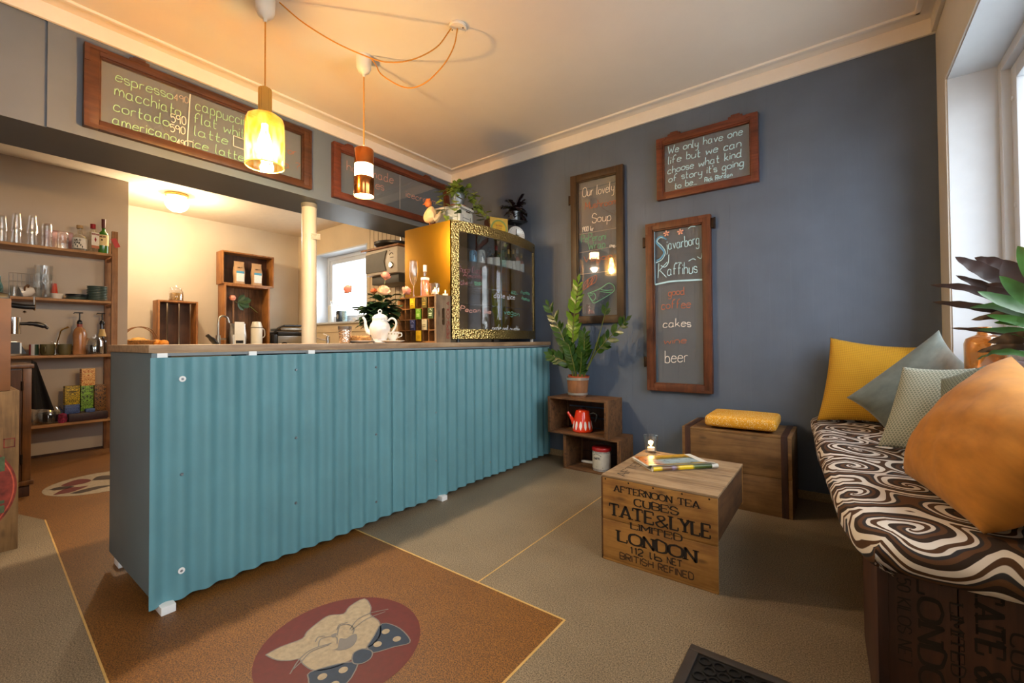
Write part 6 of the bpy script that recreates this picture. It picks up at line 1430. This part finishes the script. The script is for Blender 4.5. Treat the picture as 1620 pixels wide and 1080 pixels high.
# ---------------------------------------------------------------- two rustic crates by the counter end
open_crate('wooden_crate', 'rustic wine crate on the floor by the bar, holding the red lidded tin', (-1.515, 3.005, 0), .455, .275, .272, m_rust, m_winedark, 0, 3, .014, 'z', .004, battens=True, mbat=m_rustz)
open_crate('wooden_crate', 'rustic wine crate holding the orange coffee pot, topmost by the bar', (-1.62, 2.975, .273), .50, .285, .284, m_rust, m_winedark, math.radians(-1.5), 3, .014, 'z', .012, battens=True, mbat=m_rustz)
t = thing('coffee_pot', 'orange enamel coffee pot with white leaf pattern inside the upper crate', 'coffee pot', (-1.628, 3.095, .289), math.radians(10))
m_orange = plain('orange red enamel', 'd8350e', .15, var=.03, coat=.5)
b = nb(); lathe(b, [(0, 0), (.074, 0), (.080, .008), (.078, .03), (.066, .10), (.056, .150), (.054, .156), (0, .157)], n=40); obj('pot_body', b, m_orange, t)
b = nb(); lathe(b, [(.054, .157), (.050, .166), (.02, .172), (0, .172)], n=30); obj('lid', b, m_orange, t)
b = nb(); lathe(b, [(0, .170), (.016, .172), (.02, .182), (.014, .19), (0, .192)], n=18); obj('lid_knob', b, m_black, t)
b = nb(); tube(b, smooth_path([(-.060, -.01, .062), (-.085, -.015, .10), (-.115, -.02, .148)], 5), [.024, .020, .015, .012, .011, .010], 12); obj('spout', b, m_orange, t)
b = nb(); tube(b, smooth_path([(.058, 0, .135), (.09, 0, .148), (.118, 0, .13), (.105, 0, .08)], 5), [.008, .009, .011, .012, .010], 10); obj('handle', b, m_black, t)
b = nb()
for k in range(13):
    a = 2*PI*k/13; pts = []
    for i in range(15):
        q = i/14; ang_ = 2*PI*q; x = .0105*math.sin(ang_); z = .053+.034*math.cos(ang_)*(1 if math.cos(ang_) > 0 else 1)
        x *= (1.0 if z > .045 else .75); r = .0803-.0165*max(0, (z-.03))/.07*1.0+.0008-.002*(z > .03)
        r = (.0785 if z < .03 else .0785-.012*(z-.03)/.07)+.0012
        pts.append(b.verts.new((r*math.cos(a+x/r), r*math.sin(a+x/r), z)))
    b.faces.new(pts[:-1])
obj('leaf_pattern', b, plain('white enamel leaf', 'ece4dc', .2, var=0), t, smooth=False, recalc=True)
t = thing('storage_tin', 'cream striped tin with red lid inside the lower crate', 'tin', (-1.463, 3.09, .0165), -.5)
b = nb(); lathe(b, [(0, 0), (.068, 0), (.070, .004), (.070, .150), (0, .150)], n=32); obj('body', b, plain('cream printed tin', 'c9c4b8', .4, var=.05, vs=30), t)
b = nb(); lathe(b, [(.0715, .148), (.073, .152), (.073, .168), (.070, .173), (0, .174)], n=32); obj('lid', b, plain('red tin lid', '9a1a1c', .35, var=.05), t)
b = nb()
for k in range(40):
    a = 2*PI*k/40
    for z0, z1 in ((.004, .018), (.134, .146)): box(b, .0695, .0706, -.002, .002, z0, z1, 0, 0, Matrix.Rotation(a, 4, 'Z'))
obj('stripes', b, plain('navy tin stripe', '3a3f58', .5, var=0), t, smooth=False)
b = nb(); bb = nb(); lettering(bb, 'KAFFI', -.026, .088, .026, .088, .016, .004, 0); ribbon(bb, [(.045*math.sin(q*.12), .118+.012*math.cos(q*.12*2)) for q in range(-8, 9)], .003); ribbon(bb, [(-.04, .06), (.04, .06)], .002); ribbon(bb, [(.0, .035), (.05, .03)], .006)
for f in bb.faces: b.faces.new([b.verts.new(((.0709)*math.cos(v.co.x/.07-PI/2+.35), .0709*math.sin(v.co.x/.07-PI/2+.35), v.co.z)) for v in f.verts])
bb.free(); obj('printed_label', b, plain('dark tin print', '3a3a44', .5, var=0), t, smooth=False, recalc=False)
b = nb(); box(b, -.09, .09, -.012, .012, 0, .016, .002); o = obj('white_slat', b, m_whitewood, None, loc=(-1.60, 3.20, .0165)); o.rotation_euler = (0, 0, .05); tag(o, 'white painted slat lying at the back of the lower crate', 'slat')

# ---------------------------------------------------------------- green plant in banded wooden pot
PX, PY, PZ = -1.672, 3.105, .5575
t = thing('potted_plant', 'upright glossy green plant in a brown banded bucket on the rustic crate stack', 'plant', (PX, PY, PZ))
b = nb(); lathe(b, [(0, 0), (.066, 0), (.066, .01), (.074, .012), (.088, .155), (.094, .155), (.082, .012), (.09, .165), (.09, .168), (.083, .168), (.078, .12), (0, .12)][:5]+[(.083, .155), (.078, .12), (0, .12)], n=36); obj('bucket', b, wood('brown bucket staves', '8a5a36', '6a4024', '9c6a42', 'z', 1.4, .6, .2, False), t)
b = nb(); lathe(b, [(.0775, .018), (.0795, .018), (.0815, .036), (.0790, .036)], n=36); lathe(b, [(.0875, .135), (.0895, .135), (.0912, .156), (.088, .156)], n=36); obj('metal_band', b, plain('pale galvanised band', 'b8b6b0', .3, .7, var=.08), t)
b = nb(); lathe(b, [(.075, .13), (.084, .165), (.086, .168), (.082, .169), (.074, .14), (0, .14)], n=32, M=Matrix.Rotation(.06, 4, 'Y')); obj('inner_pot', b, plain('orange plastic pot', 'b4532c', .5, var=.05), t)
b = nb(); lathe(b, [(.076, .145), (0, .15)], n=20); obj('soil', b, m_soil, t)
def frond(base, mid, tip, n, L_, mi, start=.25, up=(0, -1, .25)):
    P = smooth_path([base, mid, tip], 12); b = nb(); N = len(P); tube(b, P, [.0075-.0055*i/(N-1) for i in range(N)], 8, 0)
    for k in range(n):
        f = start+(1-start)*k/(n-1); i = min(int(f*(N-1)), N-2); p = P[i]; d = (P[i+1]-P[i]).normalized(); u_ = Vector(up); sd = d.cross(u_).normalized()
        for s in (-1, 1):
            l2 = L_*(.75+.35*math.sin(PI*f))*rnd.uniform(.85, 1.1); dr = (sd*s*.72+d*.7+u_*rnd.uniform(-.25, .35)).normalized()
            leaf(b, [p, p+dr*l2*.35, p+dr*l2*.7+d*l2*.04, p+dr*l2+d*l2*.1], l2*.46, up=u_, mi=mi, fold=.18)
    d = (P[-1]-P[-3]).normalized(); leaf(b, [P[-1], P[-1]+d*L_*.4, P[-1]+d*L_*.8], L_*.4, up=up, mi=mi)
    obj('frond', b, [m_stem, m_leafzz, m_leafzzl], t, ang=1.2, recalc=False)
frond((-.01, .0, .14), (-.03, -.02, .50), (.062, -.09, .90), 13, .088, 2, .42)
frond((-.03, .0, .14), (-.10, -.02, .42), (-.215, -.08, .73), 11, .082, 1, .34)
frond((.04, .0, .14), (.17, -.02, .40), (.29, -.08, .69), 2, .07, 1, .93)
frond((.035, .01, .14), (.17, .0, .36), (.43, -.06, .585), 8, .088, 1, .52)
frond((.02, .0, .14), (.07, -.03, .33), (.10, -.07, .50), 9, .080, 1, .38)
frond((-.02, -.02, .14), (-.06, -.05, .26), (-.19, -.10, .33), 7, .085, 1, .38)
frond((.0, -.02, .14), (.0, -.07, .27), (-.02, -.11, .42), 9, .078, 1, .28)
frond((.02, -.02, .14), (.06, -.06, .24), (.09, -.10, .36), 8, .078, 1, .28)
frond((-.03, .02, .14), (-.05, .03, .30), (-.09, .02, .47), 8, .078, 1, .3)

# ---------------------------------------------------------------- door mat
t = thing('door_mat', 'black rubber ring mat in a grey metal edge, sunk in the floor', 'mat', (-.14, 1.10, 0.0))
mx0, mx1, my0, my1 = -.40, .12, .70, 1.502
def mb(b, x0, x1, y0, y1, z0, z1, bev=.001): return box(b, x0+.14, x1+.14, y0-1.10, y1-1.10, z0, z1, bev)
b = nb()
for q in ((mx0, mx1, my1-.030, my1), (mx0, mx1, my0, my0+.03), (mx0, mx0+.03, my0+.03, my1-.03), (mx1-.03, mx1, my0+.03, my1-.03)): mb(b, q[0], q[1], q[2], q[3], .0012, .009, .002)
obj('metal_edge', b, plain('dull grey metal edge', '5a5450', .4, .6, var=.1), t)
b = nb(); mb(b, mx0+.03, mx1-.03, my0+.03, my1-.03, .0012, .003, 0)
nr = 0
for i in range(11):
    for j in range(7):
        x = mx0+.055+.041*i+(.0205 if j % 2 else 0); y = my1-.056-.036*j
        if x > mx1-.05: continue
        lathe(b, [(.019, .003), (.019, .0085), (.014, .0085), (.014, .003)], (x+.14, y-1.10, 0), 14)
obj('rubber_rings', b, plain('black rubber', '0d0c0d', .6, var=.05), t)

# ---------------------------------------------------------------- bench of crates with patterned cushion
bx0, bx1, by0, by1 = .062, .446, 1.425, 1.90
m_benchcr = wood('dark red brown crate wood', '442413', '2c160b', '54301a', 'z', .9, .6, .25)
t = thing('wooden_crate', 'stencilled sugar crate standing on end under the near end of the bench cushion', 'crate', ((bx0+bx1)/2, (by0+by1)/2, 0), math.radians(1.5))
cx, cy = (bx0+bx1)/2, (by0+by1)/2
def qb(b, x0, x1, y0, y1, z0, z1, bev=.003): return box(b, x0-cx, x1-cx, y0-cy, y1-cy, z0, z1, bev)
b = nb(); qb(b, bx0+.012, .205, by0, by0+.012, .0, .432); qb(b, .2065, bx1-.012, by0, by0+.012, .0, .432); obj('front_panel', b, m_benchcr, t)
b = nb(); qb(b, bx0+.012, bx1-.012, by1-.012, by1, .0, .432); obj('back_panel', b, m_benchcr, t)
b = nb(); qb(b, bx0, bx0+.012, by0+.002, by1, 0, .432); obj('side_panel', b, m_benchcr, t)
b = nb(); qb(b, bx1-.012, bx1, by0+.002, by1, 0, .432); obj('side_panel', b, m_benchcr, t)
b = nb(); qb(b, bx0, bx1, by0, by1, .4325, .445); obj('upper_panel', b, m_benchcr, t)
b = nb(); qb(b, bx0, bx0+.020, by0-.003, by0-.0005, 0, .432, .001); obj('edge_batten', b, m_chestband, t)
def vlet(s, xb, zt, zb_, h, w, serif, pen=.4):
    b = nb(); bb = nb(); lettering(bb, s, 0, 0, zt-zb_, 0, h, w, 0, pen=pen, serif=serif)
    for f in bb.faces: b.faces.new([b.verts.new((xb+v.co.z-cx, by0-cy-.0007, zt-v.co.x)) for v in f.verts])
    bb.free(); obj('stencil_lettering', b, m_stamp, t, smooth=False, recalc=False)
for s, xb, zt, zb_, h, w, sf in [('50 KILOS NET', .100, .430, .212, .024, .0038, False), ('LONDON', .137, .445, .120, .043, .011, True), ('LIMITED', .192, .40, .225, .022, .005, True), ('TATE & LYLE', .233, .455, .05, .044, .0115, True), ('CUBES', .287, .365, .18, .024, .006, True)]: vlet(s, xb, zt-.012, zb_, h, w, sf)
t = thing('wooden_crate', 'plain dark crate under the far end of the bench cushion', 'crate', (.28, 2.95, 0))
for nm, q in (('side_panel', (-.16, -.146, -.25, .25, 0, .432)), ('side_panel', (.146, .16, -.25, .25, 0, .432)), ('front_panel', (-.146, .146, -.25, -.236, 0, .432)), ('back_panel', (-.146, .146, .236, .25, 0, .432)), ('upper_panel', (-.16, .16, -.25, .25, .4325, .445))):
    b = nb(); box(b, *q, .003); obj(nm, b, m_benchcr, t)
# patterned cushion
nt = NT('brown and white swirl fabric'); v = nt.coord((1, 1, 0), 'UV')
nz = nt.new('TexNoise'); nz.inputs['Scale'].default_value = 5.0; nz.inputs['Detail'].default_value = 1; nt.link(v, nz.inputs['Vector'])
sub = nt.new('VectorMath', operation='MULTIPLY_ADD'); nt.link(nz.outputs['Color'], sub.inputs[0]); sub.inputs[1].default_value = (.10, .10, 0); nt.link(v, sub.inputs[2])
acc = None; dm = None
for i, (cu, cv) in enumerate(((.20, .19), (.47, .15), (.36, .36), (.13, .45), (.30, .60), (.50, .55), (.16, .77), (.40, .84), (.24, 1.05), (.48, 1.14), (.15, 1.30), (.37, 1.39), (.24, 1.60), (.48, 1.66), (.15, 1.85), (.39, 1.92))):
    df = nt.new('VectorMath', operation='SUBTRACT'); nt.link(sub.outputs[0], df.inputs[0]); df.inputs[1].default_value = (cu+.05, cv+.05, 0)
    s_ = nt.new('SeparateXYZ'); nt.link(df.outputs[0], s_.inputs[0])
    a_ = nt.math('MULTIPLY', nt.math('ARCTAN2', s_.outputs['Y'], s_.outputs['X']), (1 if i % 3 else -1)/(2*PI))
    d_ = nt.math('SQRT', nt.math('ADD', nt.math('MULTIPLY', s_.outputs['X'], s_.outputs['X']), nt.math('MULTIPLY', s_.outputs['Y'], s_.outputs['Y'])))
    acc = a_ if acc is None else nt.math('ADD', acc, a_)
    dm = d_ if dm is None else nt.math('SMOOTH_MIN', dm, d_, .05)
val = nt.math('FRACT', nt.math('ADD', nt.math('MULTIPLY', dm, 14.0), acc))
cc = nt.ramp(val, [(0, '2a1a10'), (.20, '2a1a10'), (.215, 'dcd5cd'), (.44, 'dcd5cd'), (.455, '4a2f18'), (.60, '4a2f18'), (.615, 'd6cec6'), (.72, 'd6cec6'), (.735, '26262c'), (.83, '2c2a2e'), (.85, '5a3a20')])
wv = nt.noise(nt.coord((400, 400, 1), 'UV'), 1, 2)
nt.link(nt.mix(nt.math('MULTIPLY', wv, .35), cc, (.0, .0, .0), 'MIX') if False else cc, nt.p.inputs['Base Color']); nt.p.inputs['Roughness'].default_value = .9; nt.bump(wv, .25, .002)
XF = [(1.30, .062), (1.40, .050), (1.65, .004), (2.0, -.035), (2.6, -.085), (3.2, -.128), (3.3, -.135)]
def xf(y):
    for (a, p), (c, q) in zip(XF, XF[1:]):
        if y <= c: return p+(q-p)*(y-a)/(c-a)
    return XF[-1][1]
PF = [(.030, .438, 0), (.006, .445, .02), (-.010, .465, .045), (-.012, .490, .07), (.0, .512, .095), (.022, .527, .12), (.06, .534, .16)]
def prof(s):
    i = min(int(s), 5); f = s-i; a, c = PF[i], PF[i+1]; return tuple(a[k]+(c[k]-a[k])*f for k in range(3))
b = nb(); ns = 36; ntt = 70; L_ = b.loops.layers.uv.verify()
g = []; y_near, y_far = 1.365, 3.295
for i in range(ns+1):
    row = []
    for j in range(ntt+1):
        s = i*.5 if i <= 12 else 6+(i-12)
        tt = j*.5 if j <= 12 else 6+(j-12)
        px = prof(min(s, 6)); py = prof(min(tt, 6))
        y = y_near+py[0] if tt <= 6 else y_near+.06+(y_far-y_near-.06)*(tt-6)/(ntt-12)
        xe = xf(y)
        x = xe+px[0] if s <= 6 else xe+.06+(.449-xe-.06)*(s-6)/(ns-12)
        cr = math.exp(-((y-y_near)/.05)**2)*math.exp(-((x-xe)/.05)**2); x += .022*cr; y += .022*cr
        z_ok = s > 4 and tt > 4
        z = min(px[1], py[1])+(.004*math.sin(x*17+y*6) if z_ok else 0)
        if s < 3 and tt > 4: z += .012*math.sin(y*7)-.004
        row.append((b.verts.new((x, y, z)), (px[2] if s <= 6 else .16+(x-xe-.06), py[2] if tt <= 6 else .16+(y-y_near-.06))))
    g.append(row)
for i in range(ns):
    for j in range(ntt):
        q = (g[i][j], g[i+1][j], g[i+1][j+1], g[i][j+1]); f = b.faces.new([k[0] for k in q])
        for l, k in zip(f.loops, q): l[L_].uv = k[1]
und = [g[0][j][0] for j in range(ntt+1)]
o = obj('bench_cushion', b, nt.m, None, ang=2.5, recalc=True); tag(o, 'long bench cushion covered in brown and white swirl patterned fabric', 'cushion')
b = nb(); box(b, .07, .447, 1.40, 3.28, .4465, .4555, .002); tag(obj('bench_board', b, m_benchcr), 'dark board bridging the bench crates below the swirl cushion', 'board')

# ---------------------------------------------------------------- scatter cushions
def pillow(name, label, TL, TR, BR, BL, thick, mat, pin=.06, bow_=(0, 0, 0), wr=.0, n=22, seam=None, pw=.55):
    TL, TR, BR, BL = map(Vector, (TL, TR, BR, BL)); c = (TL+TR+BR+BL)/4; nrm = ((TR-TL).cross(BL-TL)).normalized()*-1
    if nrm.dot(Vector((0, 0, 1))-c) < 0: nrm = -nrm
    b = nb(); L_ = b.loops.layers.uv.verify()
    def base(u, v):
        p = (TL*(1-u)+TR*u)*(1-v)+(BL*(1-u)+BR*u)*v
        e1, e2 = (TR-TL), (BL-TL); cu, cv = 2*u-1, 2*v-1
        p = p+e1*(-cu)*pin*(1-cv*cv)+e2*(-cv)*pin*(1-cu*cu)
        return p-c+Vector(bow_)*(1-cu*cu)*(1-cv*cv)
    def side(sg):
        def fn(u, v):
            cu, cv = abs(2*u-1), abs(2*v-1); t_ = max(0, (1-cu**2.4)*(1-cv**2.4))**pw
            w = wr*(math.sin(u*19+v*7)*math.sin(v*13-u*5)+.6*math.sin(u*33-v*21))*t_ if sg > 0 else 0
            return base(u, v)+nrm*sg*(thick*.5*t_)+nrm*w
        return fn
    sp_ = lambda k: .5-.5*math.cos(PI*k)
    for sg in (1, -1):
        f0 = side(sg); sheet(b, lambda u, v: f0(sp_(u)*.5+u*.5, sp_(v)*.5+v*.5), n, n, uv=lambda u, v: (sp_(u)*.5+u*.5, sp_(v)*.5+v*.5))
    bmesh.ops.remove_doubles(b, verts=b.verts, dist=.0004)
    o = obj(name, b, mat, None, ang=2.6, loc=c); return tag(o, label, 'cushion')
def fabric(name, c, c2=None, kind=None, sc_=40, rough=.9, bump=.4):
    t = NT(name); v = t.coord((1, 1, 1), 'UV'); p = t.p; p.inputs['Roughness'].default_value = rough; p.inputs['Sheen Weight'].default_value = .25 if kind == 'velvet' else .08
    if kind == 'waffle':
        s = t.new('SeparateXYZ'); t.link(v, s.inputs[0])
        a = t.math('ABSOLUTE', t.math('SINE', t.math('MULTIPLY', s.outputs['X'], sc_*PI))); d = t.math('ABSOLUTE', t.math('SINE', t.math('MULTIPLY', s.outputs['Y'], sc_*PI)))
        f = t.math('MULTIPLY', a, d); t.link(t.ramp(f, [(.0, c2), (.35, c)]), p.inputs['Base Color']); t.bump(f, bump, .006)
    elif kind == 'fans':
        br = t.new('TexBrick'); s = t.new('SeparateXYZ'); t.link(v, s.inputs[0])
        row = t.math('MULTIPLY', s.outputs['Y'], sc_*1.35); fr_ = t.math('FLOOR', row); off = t.math('MULTIPLY', t.math('MODULO', fr_, 2.0), .5)
        fx = t.math('SUBTRACT', t.math('FRACT', t.math('ADD', t.math('MULTIPLY', s.outputs['X'], sc_*.62), off)), .5); fy = t.math('FRACT', row)
        r = t.math('SQRT', t.math('ADD', t.math('POWER', t.math('MULTIPLY', fx, 1.7), 2.0), t.math('POWER', fy, 2.0)))
        ln = t.math('LESS_THAN', t.math('ABSOLUTE', t.math('SUBTRACT', r, .80)), .13); t.n.remove(br)
        t.link(t.mix(ln, c, c2), p.inputs['Base Color'])
    else:
        f = t.noise(t.coord((3, 3, 3), 'UV'), 3, 4); a = lin(c); t.link(t.ramp(f, [(.3, tuple(x*.8 for x in a)), (.7, tuple(min(1, x*1.12) for x in a))]), p.inputs['Base Color'])
        t.bump(t.noise(t.coord((1, 1, 1), 'UV'), 260, 2), .12, .002)
    return t.m
pillow('cushion', 'mustard yellow waffle weave cushion leaning on the blue wall', (-.038, 3.215, 1.012), (.36, 3.20, .955), (.29, 3.03, .545), (-.105, 3.05, .535), .13, fabric('yellow waffle fabric', 'c99a22', 'a87814', 'waffle', 44), .035)
pillow('cushion', 'grey green velvet cushion standing on its corner behind the patterned one', (.385, 2.88, 1.042), (.50, 2.93, .86), (.19, 2.80, .540), (.030, 2.83, .70), .14, fabric('grey green velvet', '68726e', None, 'velvet'), .035, wr=.004)
pillow('cushion', 'pale grey green cushion with small white fan pattern, second from the front', (.222, 2.52, .880), (.435, 2.46, .885), (.33, 2.30, .545), (.128, 2.42, .545), .13, fabric('grey green fan print', '7b8478', 'b9bcae', 'fans', 30), .03)
pillow('cushion', 'twin of the fan patterned cushion, shade put in its colour, mostly hidden behind the ochre cushion', (.318, 2.36, .845), (.45, 2.20, .930), (.44, 2.02, .60), (.29, 2.10, .56), .10, fabric('shaded grey green fan print', '5c685e', '8f998c', 'fans', 28), .03)  # same fabric as its twin; darker colours paint in its shade
pillow('cushion', 'large plain ochre cushion nearest the camera on the swirl bench', (.425, 1.99, .945), (.435, 1.42, .80), (.262, 1.462, .549), (.170, 1.955, .553), .23, fabric('ochre cotton', 'b5782a', None, 'plain'), .01, wr=.005, pw=.5)

# ---------------------------------------------------------------- window sill plants and amber vase
SZ0 = .851
t = thing('amber_vase', 'brown amber glass bottle vase at the end of the window sill', 'vase', (.515, 2.77, SZ0))
b = nb(); pf = [(0, 0), (.060, 0), (.066, .01), (.067, .125), (.060, .148), (.040, .160), (.026, .166), (.022, .19), (.024, .20)]
lathe(b, pf, n=32); lathe(b, [(max(0, r-.004), z+.004*(z < .02)) for r, z in pf], n=32); obj('glass_body', b, m_ambervase, t, ang=2)
t = thing('potted_houseplant', 'large houseplant with long green and burgundy leaves on the window sill', 'plant', (.60, 2.16, SZ0))
b = nb(); lathe(b, [(0, 0), (.06, 0), (.075, .09), (.08, .095), (.073, .095), (.068, .08), (0, .08)], n=28); obj('pot', b, m_terracotta, t); b = nb(); lathe(b, [(.070, .085), (0, .088)], n=18); obj('soil', b, m_soil, t)
lance = lambda u: max(.03, math.sin(PI*min(1, .06+u*.94))**.75)
def big(base, mid, tip, w, mi, up=(0, -1, .4), wave=.003, st=True):
    P0 = Vector((.60, 2.16, SZ0)); base, mid, tip = [Vector(p)-P0 for p in (base, mid, tip)]
    P = smooth_path([base, mid, tip], 9); b = nb()
    if st: tube(b, smooth_path([(0, 0, .08), (base*.5)+Vector((0, 0, .06)), base], 4), .004, 6, 0)
    leaf(b, P, w, up=up, mi=mi, fold=.22, shape=lance, wave=wave); obj('leaf', b, [m_stem, m_burg, m_calg, m_calg2], t, ang=1.2, recalc=False)
big((.56, 2.52, 1.18), (.485, 2.58, 1.27), (.404, 2.62, 1.350), .060, 1)
big((.58, 2.54, 1.22), (.525, 2.60, 1.30), (.465, 2.64, 1.342), .050, 1)
big((.57, 2.50, 1.12), (.49, 2.56, 1.20), (.402, 2.60, 1.268), .040, 1)
big((.56, 2.50, 1.10), (.44, 2.55, 1.20), (.322, 2.60, 1.234), .034, 1)
big((.56, 2.48, 1.08), (.44, 2.54, 1.13), (.328, 2.60, 1.160), .034, 1)
big((.57, 2.48, 1.00), (.48, 2.53, 1.03), (.384, 2.60, 1.045), .022, 1)
big((.60, 2.50, 1.16), (.56, 2.52, 1.23), (.53, 2.54, 1.31), .085, 1, up=(-.2, -1, .1), wave=.001)
big((.56, 2.48, 1.11), (.525, 2.50, 1.17), (.485, 2.55, 1.205), .090, 1, up=(0, -1, .3), wave=.001)
big((.60, 2.38, 1.04), (.50, 2.44, 1.115), (.425, 2.50, 1.125), .055, 2, up=(-.2, -.6, 1), wave=.001)
big((.64, 2.38, 1.06), (.53, 2.42, 1.12), (.44, 2.46, 1.185), .070, 2, up=(-.2, -.7, 1), wave=.001)
big((.62, 2.36, .97), (.54, 2.42, 1.02), (.44, 2.48, 1.035), .050, 2, up=(-.2, -.7, 1), wave=.001)
big((.63, 2.30, 1.00), (.54, 2.34, 1.05), (.47, 2.40, 1.06), .060, 2, up=(-.2, -.7, 1), wave=.001)
big((.62, 2.30, 1.08), (.58, 2.32, 1.20), (.55, 2.34, 1.29), .055, 3, up=(-.5, -1, .2), wave=.001)
big((.60, 2.34, 1.12), (.57, 2.36, 1.24), (.535, 2.40, 1.34), .070, 2, up=(-.5, -1, .2), wave=.001)
big((.66, 2.36, 1.12), (.63, 2.36, 1.24), (.60, 2.38, 1.36), .080, 1, up=(-.5, -1, .2), wave=.001)
big((.60, 2.44, .96), (.52, 2.50, .965), (.45, 2.55, .945), .035, 1)
big((.60, 2.40, .93), (.50, 2.48, .945), (.45, 2.55, .915), .040, 2, up=(-.2, -.7, 1))
big((.60, 2.30, 1.02), (.52, 2.36, 1.06), (.455, 2.42, 1.09), .05, 2, up=(-.2, -.7, 1), wave=.001)
big((.62, 2.32, 1.06), (.55, 2.38, 1.15), (.50, 2.46, 1.24), .06, 2, up=(-.3, -.8, .6), wave=.001)
big((.63, 2.34, 1.10), (.56, 2.42, 1.18), (.47, 2.50, 1.215), .04, 1)
big((.60, 2.36, 1.05), (.53, 2.44, 1.09), (.43, 2.52, 1.075), .04, 1)
big((.60, 2.36, .99), (.53, 2.40, 1.00), (.46, 2.44, .985), .05, 1)
big((.62, 2.34, 1.14), (.59, 2.38, 1.25), (.575, 2.42, 1.33), .05, 2, up=(-.4, -1, .2), wave=.001)
big((.62, 2.46, 1.08), (.60, 2.50, 1.16), (.585, 2.54, 1.25), .06, 1, up=(-.3, -1, .2))
